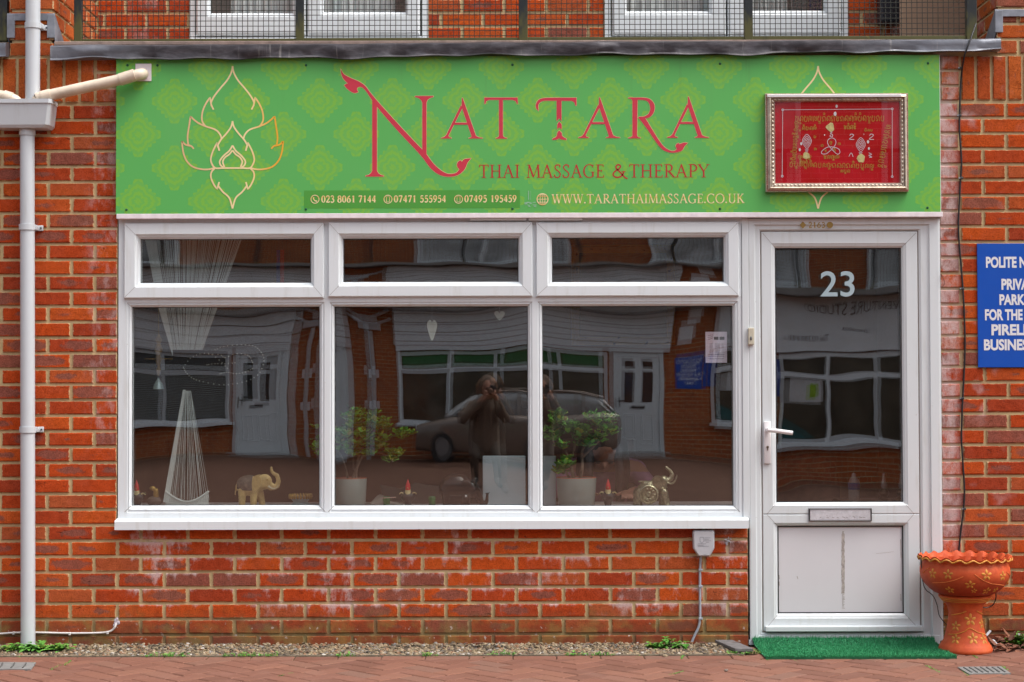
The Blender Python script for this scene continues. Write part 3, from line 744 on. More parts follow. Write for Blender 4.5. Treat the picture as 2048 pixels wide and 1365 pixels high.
# ---- lead roll over the sign, weathered board on top of it
def lead_strip(name, px0, px1, t0, b0, t1, b1, seed):
    m = MB(); q = random.Random(seed); N = 110; x0, x1 = P(px0, t0).x, P(px1, t1).x
    za, zb, zc, zd = P(px0, t0).z, P(px0, b0).z, P(px1, t1).z, P(px1, b1).z
    ph = [q.uniform(0, 6.28) for _ in range(8)]
    rows = []
    for i in range(N + 1):
        t = i / N; x = x0 + (x1 - x0) * t
        wv = sum(math.sin(x * f_ + p_) for f_, p_ in zip((3.1, 7.3, 13.0, 23.0), ph)) * .0022
        wv2 = sum(math.sin(x * f_ + p_) for f_, p_ in zip((4.7, 11.0, 17.0, 31.0), ph[4:])) * .0026
        zt = za + (zc - za) * t; zl = zb + (zd - zb) * t
        lap = .006 if (x % 1.56) < .06 else 0.0
        rows.append([(x, .12, zt + .006), (x, -.045, zt + wv * .4), (x, -.062 - lap + wv2, zt - .008), (x, -.066 - lap + wv2 * 1.6, (zt + zl) / 2 + wv2), (x, -.060 - lap + wv2, zl + .010 + wv), (x, -.066 - lap, zl + wv * 1.4), (x, -.058 - lap, zl + wv * 1.4 - .002), (x, -.02, zl + .004)])
    n_ = len(rows[0]); vs = [v for r in rows for v in r]
    m.add(vs, [(i * n_ + j, i * n_ + j + 1, (i + 1) * n_ + j + 1, (i + 1) * n_ + j) for i in range(N) for j in range(n_ - 1)])
    m.add([v for v in rows[0]], [tuple(range(n_))[::-1]]); m.add([v for v in rows[-1]], [tuple(range(n_))])
    return m.build(name, LEAD, B, 50)
lead_strip('lead_flashing', 107, 1996, 95, 125, 82, 107, 3)
lead_strip('lead_flashing', -1050, 19, 89, 117, 89, 117, 5)
lead_strip('lead_flashing', 2078, 3080, 78, 104, 78, 104, 6)
m = MB(); a = P(112, 90).x; b = P(1975, 80).x
m.box(a, b, -.038, .10, P(1024, 91.5).z, P(1024, 84).z, .003); m.build('ledge_board', BOARD, B)
# ---- balcony deck and upper wall
zD = P(1024, 87).z
m = MB(); m.box(-XF, XF, .05, YB + .3, 2.86, zD); m.build('balcony_deck', M('grey_deck', (.20, .19, .18), .8, var=.2), B)
ub = MB(); YU = .92
d1 = RC(380, -260, 856, 80, YU); d2 = RC(1209, -260, 1694, 78, YU)
zU = P(1024, 78, YU).z
jU = P(714, 30, YU).x
for a, b in ((-XF, pL0), (pL1, d1[0]), (d1[1], d2[0]), (d2[1], pR0), (pR1, XF)):
    courses(ub, a + .002, b - .002, 2.86, 4.2, YU, jU, zj=P(1024, 25, YU).z, dk=.9)
ub.cur = (0, 0, 0, 0)
for a, b in ((-XF, d1[0]), (d1[1], d2[0]), (d2[1], XF)): ub.box(a, b, YU + .008, YU + .25, 2.6, 4.2)
ub.build('upper_wall', BRICK, B)
cl = MB()
def upper_door(px0, px1, gl, zb):
    f = MB(); o = RC(px0, -260, px1, 79, YU); i = RC(px0 + 14, -240, px1 - 14, 73, YU)
    f.frame(o, i, [(0, YU + .10), (0, YU - .01), (.8, YU - .012), (1, YU + .02)])
    ob = f.build('balcony_door', PVC, B)
    for (a, b, g0, g1, gb) in gl:
        l = MB(); lo = RC(a, -235, b, 73, YU); li = RC(g0, -205, g1, gb, YU)
        l.frame(lo, li, [(0, YU + .06), (0, YU - .018), (.12, YU - .028), (.80, YU - .028), (.90, YU - .016), (1, YU - .0)])
        l.build('door_leaf', PVC, ob)
        p = MB(); p.quad((li[0], YU + .012, li[2]), (li[1], YU + .012, li[2]), (li[1], YU + .012, li[3]), (li[0], YU + .012, li[3])); p.build('pane', GLASS, ob)
    m = MB(); m.box(o[0], o[1], YU - .03, YU + .02, o[2] - .03, o[2] + .001, .004); m.build('threshold', PVC, ob)
upper_door(380, 856, [(394, 612, 422, 586, 27), (616, 840, 648, 811, 25)], 80)
upper_door(1209, 1694, [(1224, 1450, 1253, 1416, 23), (1454, 1680, 1504, 1646, 22)], 78)
# rooms behind the balcony doors: curtains
for a, b in ((d1[0], d1[1]), (d2[0], d2[1])):
    m = MB(); m.box(a - .3, b + .3, YU + .25, YU + 2.2, 2.6, 4.2)
    m.F = [f[::-1] for f in m.F]; m.build('upper_room', M('upper_room_wall', (.16, .17, .17), .9, var=.3, scale=3), B)
for px0, px1, mt in ((462, 592, 0), (640, 790, 0), (1250, 1420, 0), (1500, 1575, 0), (1580, 1612, 1), (1618, 1642, 2)):
    m = MB(); pts = []
    a, b = P(px0, 10, YU + .085).x, P(px1, 10, YU + .085).x; N = 30
    for i in range(N + 1): pts.append((a + (b - a) * i / N, YU + .085 + .02 * math.sin(i * 1.9)))
    m.add([(x, y, z) for z in (2.95, 4.15) for x, y in pts], [(i, i + 1, N + 2 + i, N + 1 + i) for i in range(N)])
    m.build('curtain', [M('pale_curtain', (.72, .76, .76), .9), M('grey_curtain', (.25, .30, .31), .9), M('blue_curtain', (.03, .06, .20), .9)][mt], B, 60)
m = MB(); bb = RC(1800, -200, 1932, 84, .55); m.box(bb[0], bb[1], .55, .57, bb[2], bb[3], .002); ob = m.build('privacy_board', M('beige_hardboard', (.40, .27, .18), .8, var=.10, scale=3), None)
tag(ob, 'beige board standing behind the balcony mesh beside the brick wall end', 'board')
m = MB(); bb = RC(1760, -60, 1801, 46, YU - .1); m.box(bb[0], bb[1], YU - .12, YU - .012, bb[2], bb[3], .01); ob = m.build('wall_box', M('black_box', (.02, .022, .03), .4), None)
tag(ob, 'black box on the upper wall beside the balcony door, seen through the mesh', 'box')
for px in (874, 1182, 1700):                     # pale brick reveals beside the balcony doors
    pass
# ---- mesh railing
YR = .02
RL = thing('balcony_railing', 'black steel balcony railing with square wire mesh and mossy posts above the sign', 'railing', (0, YR, zD))
posts = [(150, 165), (592, 608), (1037, 1055), (1487, 1504), (1930, 1951)]
for a, b in posts:
    m = MB(); q = RC(a, -300, b, 86, YR); m.box(q[0], q[1], YR - .018, YR + .02, q[2], q[3], .003)
    m.box(q[0] - .012, q[1] + .012, YR - .03, YR + .03, q[2] - .002, q[2] + .006, .001); m.build('post', STEELP, RL)
for i in range(4):
    a, b = P(posts[i][1], 80, YR).x, P(posts[i + 1][0], 80, YR).x
    m = MB(); zr = P(1024, 85 - i * .8, YR).z; m.box(a, b, YR - .012, YR + .012, zr, zr + .019, .002); m.build('bottom_rail', STEELP, RL)
    m = MB(); zt = P(1024, -295, YR).z; m.box(a, b, YR - .018, YR + .018, zt, zt + .04, .003); m.build('top_rail', STEELP, RL)
    m = MB(); x = a + .012; w_ = .0015
    while x < b - .004: m.box(x - w_, x + w_, YR - w_, YR + w_, zr + .018, zt); x += .0254
    z = zr + .03
    while z < zt: m.box(a, b, YR - w_ * 2.6, YR - w_ * .9, z - w_, z + w_); z += .0254
    m.build('wire_mesh', WIRE, RL)
nb = thing('neighbour_railing', 'dark end post of the next balcony at the edge beyond the pier', 'railing', (pL0 - .03, YR, zD))
m = MB(); q = RC(-6, -300, 17, 84, YR); m.box(q[0], q[1], YR - .02, YR + .02, q[2], q[3], .003); m.build('post', STEELP, nb)
m = MB(); m.box(q[0] - .6, q[0], YR - .015, YR + .015, q[2], q[2] + .03); m.build('bottom_rail', STEELP, nb)

# ---- shop window
SH = .012
def cell(mb, outer, inner, prof): mb.frame(outer, inner, prof)
wx = [250, 655.5, 1070.5, 1484]
gb = [(262, 614, 638, 1012), (668, 613, 1056, 1012), (1085, 612, 1467, 1013)]
tb = [(249, 447, 648, 597), (657, 445, 1065, 594), (1072, 445, 1477, 593)]
tg = [(280, 478, 621, 566), (686, 477, 1037, 564), (1104, 475, 1448, 564)]
fr = MB(); fo = RC(236, 437, 1497, 1040); fi = RC(250, 450, 1484, 1034)
fr.frame(fo, fi, [(0, .07), (0, .004), (.05, .002), (1, .002)])
yT = P(1024, 597).z
for i in range(3):
    o = (P(wx[i], 800).x, P(wx[i + 1], 800).x, fi[2], P(1024, 598).z); inn = RC(*gb[i])
    il, ir = (.55, .55)
    fr.frame(o, inn, [(0, .002), (.38, .002), (.42, .006), (.62, .008), (.68, .004), (.86, .012), (1, .024), (1, .06)])
    t0 = RC(*tb[i])
    o2 = (P(wx[i], 520).x, P(wx[i + 1], 520).x, P(1024, 598).z, fi[3])
    fr.frame(o2, (t0[0] + .004, t0[1] - .004, t0[2] + .004, t0[3] - .004), [(0, .002), (.9, .002), (1, .045)])
WIN = fr.build('shop_window', PVC, B)
sm = MB()
def seam(x0, z0, x1, z1, y, w=.0016): sm.rib([(x0, z0), (x1, z1)], w, y)
for i in range(3):
    inn = RC(*gb[i]); d = .047
    for sx, sz, X, Z in ((-1, -1, inn[0], inn[2]), (1, -1, inn[1], inn[2])): seam(X, Z, X + sx * d * .62, Z + sz * d * .62, .0012, .0022)
    for sx, X in ((-1, inn[0]), (1, inn[1])): seam(X, inn[3], X + sx * .02, inn[3] + .02, .0012)
    t0, t1 = RC(*tb[i]), RC(*tg[i])
    for X, Z, x2, z2 in ((t0[0], t0[2], t1[0], t1[2]), (t0[1], t0[2], t1[1], t1[2]), (t0[0], t0[3], t1[0], t1[3]), (t0[1], t0[3], t1[1], t1[3])):
        seam(X + (x2 - X) * .10, Z + (z2 - Z) * .10, X + (x2 - X) * .74, Z + (z2 - Z) * .74, -.0172, .0012)
    c = MB(); c.frame(t0, t1, [(0, .03), (0, -.008), (.02, -.012), (.06, -.0165), (.70, -.0165), (.76, -.011), (.80, -.007), (.88, -.004), (.9, .0), (.93, .006), (1, .016), (1, .05)]); c.build('opening_light', PVC, WIN)
sm.build('mitre_joint', SEAM, WIN)
def pane(name, r, y, A, tz=0.0, tx=0.0, seed=0, parent=None, rip=1.0, nx=44, nz=44):
    q = random.Random(seed); x0, x1, z0, z1 = r; m = MB()
    rp = [(q.uniform(8, 40) * rip, q.uniform(4, 18) * rip, q.uniform(0, 6.28), q.uniform(.3, 1)) for _ in range(5)]
    for layer, (yy, AA, ttx, ttz) in enumerate(((y, A, tx, tz), (y + .02, A * .72, tx + q.uniform(-.0016, .0016), tz + q.uniform(-.0012, .0012)))):
        vs = []
        for j in range(nz + 1):
            for i in range(nx + 1):
                u, v = i / nx * 2 - 1, j / nz * 2 - 1
                x, z = x0 + (x1 - x0) * i / nx, z0 + (z1 - z0) * j / nz
                d = -AA * ((1 - v * v) * (1 - .35 * u * u) + .55 * (1 - u * u)) + ttx * (x - (x0 + x1) / 2) + ttz * (z - (z0 + z1) / 2)
                if layer == 0 or True:
                    for a, b, p, g_ in rp: d += .000022 * g_ * math.sin(a * z + b * x + p)
                vs.append((x, yy + d, z))
        m.add(vs, [(j * (nx + 1) + i, j * (nx + 1) + i + 1, (j + 1) * (nx + 1) + i + 1, (j + 1) * (nx + 1) + i) for j in range(nz) for i in range(nx)])
    o = m.build(name, GLASS, parent, 80); return o
for i in range(3):
    r = RC(*gb[i]); e = .004
    pane('pane', (r[0] - e, r[1] + e, r[2] - e, r[3] + e), .032, (.0056, .0050, .0054)[i], (0, 0, 0)[i], (.0, 0, 0)[i], 11 + i, WIN)
    r = RC(*tg[i])
    pane('pane', (r[0] - e, r[1] + e, r[2] - e, r[3] + e), .024, .0011, .004, 0, 31 + i, WIN, 1.6)
    for rr, yy in ((RC(*gb[i]), .0255), (RC(*tg[i]), .0175)):
        m = MB(); m.frame((rr[0] - .001, rr[1] + .001, rr[2] - .001, rr[3] + .001), (rr[0] + .003, rr[1] - .003, rr[2] + .003, rr[3] - .003), [(0, yy), (1, yy + .001)]); m.build('gasket', GASK, WIN)
m = MB(); s0 = RC(229, 1040, 1498, 1059, -.05)
m.add([(s0[0], .0, s0[3] + .006), (s0[0], -.045, s0[3] + .000), (s0[0], -.05, s0[3] - .006), (s0[0], -.05, s0[2]), (s0[0], -.046, s0[2]), (s0[0], -.02, s0[2] + .004), (s0[0], .02, s0[2] + .004), (s0[0], .02, s0[3] + .006)] +
      [(s0[1], .0, s0[3] + .006), (s0[1], -.045, s0[3] + .000), (s0[1], -.05, s0[3] - .006), (s0[1], -.05, s0[2]), (s0[1], -.046, s0[2]), (s0[1], -.02, s0[2] + .004), (s0[1], .02, s0[2] + .004), (s0[1], .02, s0[3] + .006)],
      [(j, (j + 1) % 8, 8 + (j + 1) % 8, 8 + j) for j in range(8)] + [tuple(range(8))[::-1], tuple(range(8, 16))])
m.build('sill', PVC, WIN)
m = MB()
for a, b in ((940, 1053), (1057, 1165)):
    q = RC(a, 435, b, 442); m.box(q[0], q[1], -.024, .003, q[2], q[3], .003)
m.build('trickle_vent', PVC, WIN)
m = MB(); q = RC(236, 427.5, 1882, 437.5); m.box(q[0], q[1], -.036, .05, q[2], q[3], .002); m.build('trim_board', TRIM, B)

# ---- door
df = MB(); do = RC(1498, 437.5, 1883, 1283); di = RC(1523, 461, 1841, 1266)
df.frame(do, di, [(0, .08), (0, -.001), (.1, -.003), (.50, -.003), (.53, .004), (.62, .006), (.9, .006), (1, .012), (1, .05)])
q = RC(1484, 437.5, 1497.5, 1038); df.box(q[0] + .002, q[1], -.004, .05, q[2], q[3], .002)
q = RC(1498, 1280, 1515, 1290); df.box(q[0], q[1], -.002, .05, q[2], q[3])
q = RC(1518, 1266, 1880, 1289); df.box(q[0], q[1], -.004, .05, q[2], q[3] - .012, .002)
df.build('door_frame', PVC2, B)
dl = MB(); lo = RC(1524, 462, 1840, 1264); gl = RC(1553, 496, 1806, 1005); pn = RC(1557, 1053, 1809, 1228)
zm = P(1680, 1029).z
up = (lo[0], lo[1], zm, lo[3]); dn = (lo[0], lo[1], lo[2], zm)
dl.frame(up, gl, [(0, .05), (0, .016), (.08, .010), (.72, .010), (.78, .013), (.88, .016), (1, .026), (1, .05)])
dl.frame(dn, pn, [(0, .05), (0, .016), (.08, .010), (.72, .010), (.78, .013), (.88, .016), (1, .026), (1, .05)])
DOOR = dl.build('front_door', PVC2, B)
m = MB()
for x0, z0, x1, z1 in ((P(1534, 1029).x, zm, gl[0], gl[2]), (P(1534, 1029).x, zm, pn[0], pn[3]), (P(1829, 1029).x, zm, gl[1], gl[2]), (P(1829, 1029).x, zm, pn[1], pn[3]), (lo[0] + .01, lo[3] - .01, gl[0], gl[3]), (lo[1] - .01, lo[3] - .01, gl[1], gl[3]), (lo[0] + .01, lo[2] + .01, pn[0], pn[2]), (lo[1] - .01, lo[2] + .01, pn[1], pn[2])):
    m.rib([(x0, z0), (x1, z1)], .0014, .0085)
q = RC(1523.5, 461.5, 1840.5, 1265)
m.frame((q[0], q[1], q[2], q[3]), (q[0] + .004, q[1] - .004, q[2] + .004, q[3] - .004), [(0, .0115), (1, .0117)])
m.build('joint_line', SEAM, DOOR)
e = .004
pane('pane', (gl[0] - e, gl[1] + e, gl[2] - e, gl[3] + e), .036, .0026, .009, .0, 51, DOOR, 1.0)
m = MB(); m.frame((pn[0] - .001, pn[1] + .001, pn[2] - .001, pn[3] + .001), (pn[0] + .005, pn[1] - .005, pn[2] + .005, pn[3] - .005), [(0, .0245), (1, .0255)])
m.frame((gl[0] - .001, gl[1] + .001, gl[2] - .001, gl[3] + .001), (gl[0] + .0035, gl[1] - .0035, gl[2] + .0035, gl[3] - .0035), [(0, .0245), (1, .0255)])
m.build('gasket', GASK, DOOR)
m = MB(); m.box(pn[0] - .005, pn[1] + .005, .031, .045, pn[2] - .005, pn[3] + .005); m.build('door_panel', M('white_panel', (.66, .655, .68), .35, var=.03, scale=2), DOOR)
# the smeared tape mark down the panel and small scuffs
TAPE = M('old_tape_mark', (.40, .36, .33), .8, var=.35, scale=60)
m = MB(); q = random.Random(2); pts = []; ws = []
for k in range(40):
    t = k / 39; pts.append((P(1688.5 + q.uniform(-.5, .5), 1064 + 125 * t).x, P(1688, 1064 + 125 * t).z)); ws.append((.012 + .005 * q.random()) * (.5 if k < 2 else 1))
m.rib(pts, ws, .0303)
for k in range(12): z = P(1688, 1191 + k * 2.5).z; m.rib([(P(1686, 1100).x, z), (P(1686 + q.uniform(2, 6), 1100).x, z)], .0025, .0303)
for a, b, c, d in ((1560, 1152, 1561, 1160), (1560, 1165, 1561, 1174), (1596, 1154, 1598, 1160), (1804, 1080, 1805, 1118), (1804, 1190, 1805, 1204), (1755, 1109, 1790, 1105)):
    m.rib([(P(a, b).x, P(a, b).z), (P(c, d).x, P(c, d).z)], .003 if a != 1755 else .0012, .0303)
m.build('tape_mark', TAPE, DOOR)
m = MB(); q = RC(1530, 1252, 1845, 1263); m.box(q[0], q[1], -.018, .012, q[2], q[3], .004); m.build('weather_bar', PVC2, DOOR)
m = MB(); q = RC(1618, 1017, 1744, 1043); m.frame(q, (q[0] + .006, q[1] - .006, q[2] + .006, q[3] - .006), [(0, .012), (0, .003), (.5, .001), (1, .004)]); ob = m.build('letterbox', M('dark_letterbox_rim', (.06, .055, .06), .35, .5), DOOR)
m = MB(); m.box(q[0] + .0055, q[1] - .0055, .0045, .009, q[2] + .0055, q[3] - .0055, .002)
m.build('flap', M('scuffed_white_flap', (.62, .62, .66), .3, .15, var=.15, scale=40), DOOR)
m = MB(); sx = random.Random(9)
for k in range(9): a = 1640 + k * 11 + sx.uniform(-3, 3); m.rib([(P(a, 1036).x, P(a, 1036 - sx.uniform(0, 4)).z), (P(a + sx.uniform(2, 7), 1036).x, P(a, 1036).z)], .002, .0038)
m.build('scratch', SEAM, DOOR)
m = MB(); q = RC(1528, 843, 1542, 928); m.box(q[0], q[1], -.004, .011, q[2], q[3], .005)
p0 = P(1535, 860); m.tube([(p0.x, .0, p0.z), (p0.x, -.045, p0.z)], .011, 14)
p1 = P(1582, 866); m.tube([(p0.x - .004, -.042, p0.z), (p0.x + .02, -.048, p0.z - .002), (p1.x, -.046, p1.z)], [.0115, .011, .0105], 14)
m.build('door_handle', M('white_handle', (.76, .74, .75), .3, var=.03), DOOR, 40)
m = MB(); c = P(1535, 894.5); m.tube([(c.x, -.0045, c.z), (c.x, -.0075, c.z)], .0058, 14); m.box(c.x - .0026, c.x + .0026, -.0075, -.004, c.z - .016, c.z); m.build('lock_cylinder', M('brass_lock', (.25, .21, .16), .4, .8), DOOR, 40)
m = MB(); z = P(1676, 592).z; sans(m, '23', P(1643, 592).x, z, P(1676, 543).z - z, .022, P(1711, 592).x - P(1643, 592).x, offset=.010)
m.build('house_number', M('pale_blue_vinyl', (.36, .46, .50), .5, var=.02), DOOR)
m = MB(); GD = M('gold_plate', (.40, .27, .08), .4, .4, var=.1)
serif(m, '2163', P(1617, 456).x, P(1650, 456).x, P(1633, 456).z, P(1633, 445).z - P(1633, 456).z, -.0045, .2, .09, gap=.14)
for a in (1605.5, 1659.5):
    c = P(a, 450.5); r = .0155
    if a < 1620: loop = [(c.x - r, c.z), (c.x, c.z - r * 1.1), (c.x + r, c.z), (c.x, c.z + r * 1.1)]
    else: loop = [(c.x + r * math.cos(k * .5236), c.z + r * math.sin(k * .5236)) for k in range(12)]
    m.poly(loop, -.0048, th=.0015)
m.build('gold_numeral', GD, B)
# ---- shop interior
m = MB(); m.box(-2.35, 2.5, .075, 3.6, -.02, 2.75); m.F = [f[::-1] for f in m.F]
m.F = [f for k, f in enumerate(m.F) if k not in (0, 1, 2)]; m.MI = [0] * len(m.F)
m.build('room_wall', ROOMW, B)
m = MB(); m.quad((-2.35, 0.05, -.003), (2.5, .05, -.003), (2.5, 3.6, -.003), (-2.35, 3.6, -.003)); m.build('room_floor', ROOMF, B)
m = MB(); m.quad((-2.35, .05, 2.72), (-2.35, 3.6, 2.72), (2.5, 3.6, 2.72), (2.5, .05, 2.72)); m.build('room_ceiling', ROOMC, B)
zS = P(860, 1013).z - .012                       # window board
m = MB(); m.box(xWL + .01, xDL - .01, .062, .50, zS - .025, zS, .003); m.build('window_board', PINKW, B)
# ================================================================== THE SIGN
YS = -.035
SG = thing('fascia_sign', 'long green shop sign with red lettering and gold lotus emblem above the window', 'sign', (P(1055, 270).x, YS, P(1055, 427).z))
q = RC(232, 112, 1880, 427.5, YS)
m = MB(); m.box(q[0], q[1], YS, YS + .006, q[2], q[3], .0012); m.build('sign_panel', SIGN, SG)
m = MB(); m.box(q[0] + .02, q[1] - .02, YS + .006, .008, q[2] + .015, q[3] - .01); m.box(q[1] - .03, q[1] + .004, YS + .007, -.003, q[2] - .004, q[3]); m.build('batten', PVC, SG)
def PS(px, py): v = P(px, py, YS); return (v.x, v.z)
def pl(pts, sx, sy, ox, oy): return [PS(ox + x / sx, oy + y / sy) for x, y in pts]
K = 2.926
def emblem(name, dx, mt):
    m = MB(); cx = 1361
    Rr = [[(1361, 388), (1368, 425), (1392, 470), (1430, 515), (1465, 560), (1483, 592), (1486, 612), (1472, 643)],
          [(1484, 622), (1493, 572), (1517, 608), (1535, 650), (1541, 695), (1533, 722), (1518, 742)],
          [(1425, 815), (1434, 788), (1462, 760), (1518, 741), (1560, 722), (1588, 701), (1607, 683), (1614, 730), (1624, 800), (1620, 850), (1602, 857), (1588, 872)],
          [(1603, 856), (1636, 848), (1657, 828), (1650, 890), (1630, 942), (1592, 978), (1540, 992), (1498, 992), (1468, 984)],
          [(1361, 710), (1370, 745), (1398, 784), (1428, 818), (1447, 850), (1438, 884)],
          [(1445, 866), (1450, 836), (1474, 882), (1488, 930), (1481, 962), (1461, 985), (1420, 985), (1361, 985)],
          [(1361, 853), (1380, 884), (1412, 912), (1435, 943), (1432, 966), (1416, 981)],
          [(1361, 881), (1380, 905), (1404, 922), (1418, 948), (1408, 979)],
          [(1463, 985), (1484, 1008), (1487, 1040), (1470, 1082), (1451, 1108), (1439, 1067)],
          [(1447, 1086), (1418, 1124), (1380, 1160), (1361, 1222)]]
    k = 0
    sharp = {2: (6, 9), 3: (2,), 0: (7,), 1: (1,), 4: (4,), 5: (1,), 8: (4,)}
    for li, l in enumerate(Rr):
        seq = []; cuts = sorted(c for c in sharp.get(li, ()) if 0 < c < len(l) - 1); st = 0
        for c in cuts + [len(l) - 1]:
            sg = spline(l[st:c + 1], 5); seq += sg if not seq else sg[1:]; st = c
        for sgn in (1, -1):
            pts = [(cx + sgn * (x - cx), y) for x, y in seq]
            m.rib(pl([(x + dx * K, y) for x, y in pts], K, K, 0, 0), .0078, YS - .0006 - k * .00004); k += 1
    m.build(name, mt, SG)
emblem('lotus_emblem', 0, LOTUS); emblem('lotus_emblem', 1171, LOTUS_B)
# lettering of the name: coordinates read off an enlargement (x 660 + x/2.926)
NA = MB(); NB = MB()
def outline(mb, pts, y, grow=0.0, K=K, ox=660, oy=0):
    q = pl(pts, K, K, ox, oy)
    if grow:
        n = len(q); sa = sum(q[i][0] * q[(i + 1) % n][1] - q[(i + 1) % n][0] * q[i][1] for i in range(n)); s_ = 1 if sa > 0 else -1
        o = []
        for i in range(n):
            a, b, c = q[i - 1], q[i], q[(i + 1) % n]
            n1 = Vector((b[1] - a[1], a[0] - b[0])).normalized() * s_; n2 = Vector((c[1] - b[1], b[0] - c[0])).normalized() * s_
            d = n1 + n2
            d = d / max(.5, d.length) if d.length > 0 else n1
            o.append((b[0] + d.x * grow * 1.2, b[1] + d.y * grow * 1.2))
        q = o
    mb.poly(q, y)
edge = spline([(62, 402), (80, 434), (120, 457), (165, 476), (205, 503), (240, 548), (300, 618), (400, 728), (500, 835), (560, 898), (600, 952), (645, 995), (690, 1018), (735, 1014), (757, 992)], 4)
leaf1 = spline([(757, 992), (744, 975), (746, 952), (764, 938)], 3) + spline([(764, 938), (772, 947), (782, 935), (800, 930), (828, 927)], 3)[1:] + spline([(828, 927), (806, 952), (792, 985), (772, 1010), (738, 1030), (690, 1036), (640, 1024), (590, 987), (545, 927), (500, 876), (400, 770), (300, 656), (250, 594), (215, 540), (188, 513), (168, 511), (158, 522), (166, 540)], 4)[1:]
leaf2 = spline([(166, 540), (140, 546), (105, 525), (82, 500)], 3)[1:] + [(93, 493), (105, 490)] + spline([(105, 490), (80, 465), (66, 435), (62, 402)], 4)[1:-1]
Nswash = edge + leaf1[1:] + leaf2
Nl = [(247, 588), (262, 604), (275, 622), (275, 1000), (284, 1016), (300, 1026), (315, 1029), (315, 1035), (208, 1035), (208, 1029), (226, 1025), (240, 1014), (247, 1000)]
Nr = [(497, 563), (606, 563), (606, 569), (586, 575), (571, 586), (565, 602), (565, 907), (552, 895), (540, 880), (540, 602), (533, 586), (518, 575), (497, 569)]
T2a = spline([(1222, 652), (1207, 636), (1205, 612), (1218, 588), (1245, 576), (1300, 573)], 4) + [(1443, 573), (1443, 620), (1436, 620), (1430, 600), (1415, 592)] + spline([(1415, 592), (1300, 591), (1250, 592), (1226, 604), (1219, 624), (1222, 652)], 4)[:-1]
T2b = [(1326, 590), (1355, 590), (1355, 712), (1341, 694), (1326, 712)]
T2c = [(1341, 712), (1356, 730), (1356, 760), (1341, 746), (1330, 760), (1330, 730)]
T2d = [(1341, 764), (1356, 778), (1358, 796), (1372, 808), (1384, 812), (1384, 821), (1350, 817), (1341, 810), (1332, 817), (1302, 821), (1302, 812), (1316, 808), (1328, 796), (1330, 778)]
T1 = [(903, 572), (1098, 572), (1100, 610), (1094, 610), (1086, 592), (1068, 586), (1012, 586), (1012, 795), (1018, 804), (1036, 808), (1036, 813), (970, 813), (970, 808), (984, 804), (989, 795), (989, 586), (932, 586), (916, 592), (909, 610), (903, 610)]
def A_(c, top, base, wl, wr):   # letter A: thin left, thick right limb
    h = base - top
    return [[(c, top), (c + 5, top + 2), (c + wr - 40, base - 16), (c + wr - 22, base - 7), (c + wr, base - 4), (c + wr, base), (c + wr - 82, base), (c + wr - 82, base - 4), (c + wr - 66, base - 8), (c + wr - 66, base - 16), (c - 2, top + 52)],
            [(c - 6, top + 44), (c + 3, top + 60), (c - wl + 44, base - 18), (c - wl + 46, base - 9), (c - wl + 62, base - 4), (c - wl + 62, base), (c - wl, base), (c - wl, base - 4), (c - wl + 18, base - 9), (c - wl + 30, base - 20)],
            [(c - .46 * wl + 4, base - 93), (c + .36 * wr + 10, base - 93), (c + .36 * wr + 14, base - 81), (c - .46 * wl, base - 81)]]
Rl = [[(1745, 572), (1800, 572), (1797, 795), (1803, 804), (1818, 806), (1818, 811), (1745, 811), (1745, 806), (1762, 804), (1770, 795), (1770, 590), (1762, 580), (1745, 577)],
      [(1797, 572), (1830, 572)] + spline([(1830, 572), (1870, 580), (1895, 606), (1900, 636), (1890, 668), (1865, 690), (1832, 694), (1808, 694)], 4)[1:] + [(1808, 684)] + spline([(1808, 684), (1840, 682), (1866, 664), (1874, 634), (1866, 604), (1845, 588), (1797, 585)], 4)[1:],
      spline([(1800, 690), (1840, 690), (1880, 750), (1920, 815), (1955, 860), (1990, 882), (2015, 884), (2030, 872)], 4) + spline([(2030, 872), (2022, 856), (2030, 842)], 3)[1:] + [(2040, 838), (2046, 845)] + spline([(2046, 845), (2070, 836), (2095, 838)], 3)[1:] + spline([(2095, 838), (2076, 856), (2062, 880), (2035, 892), (1990, 894), (1945, 875), (1905, 828), (1860, 762), (1815, 702), (1800, 690)], 4)[1:-1]]
shapes = [Nswash, Nl, Nr, T1, T2a, T2b, T2c, T2d] + A_(772, 573, 812, 122, 122) + A_(1575, 570, 809, 122, 122) + A_(1376 * K - 660 * K, 566, 808, 122, 122) + Rl
for k, s_ in enumerate(shapes):
    outline(NB, s_, YS - .0003 - k * .00001, .0013); outline(NA, s_, YS - .0008 - k * .00003)
NB.build('letter_edge', CREAM, SG); NA.build('shop_name', RED, SG)
def PSx(px, py=340): return P(px, py, YS).x
def zpx(py, px=1024): return P(px, py, YS).z
m = MB(); b, t = zpx(355.5, 1200), zpx(329.5, 1200)
for txt, a, c in (('THAI', 958, 1039), ('MASSAGE', 1053, 1209), ('THERAPY', 1258, 1418)): serif(m, txt, PSx(a), PSx(c), b, t - b, YS - .0006, .115, .055, gap=.07)
serif(m, '&', PSx(1223), PSx(1256), b, t - b, YS - .0006, .13, .055)
m.build('tagline', CRIM, SG)
m = MB(); q = RC(608, 381, 1040, 417, YS); m.box(q[0], q[1], YS - .0004, YS + .001, q[2], q[3]); m.build('overlay_strip', SIGN2, SG)
m = MB(); b, t = zpx(405, 830), zpx(391.5, 830)
for txt, a, c in (('023', 643, 669), ('8061', 675, 711), ('7144', 717, 752), ('07471', 788, 833), ('555954', 840, 892), ('07495', 929, 974), ('195459', 981, 1033)): serif(m, txt, PSx(a), PSx(c), b, t - b, YS - .0009, .2, .09, gap=.07)
m.build('telephone_number', GOLDP, SG)
m = MB(); b, t = zpx(407, 1300), zpx(388.5, 1300)
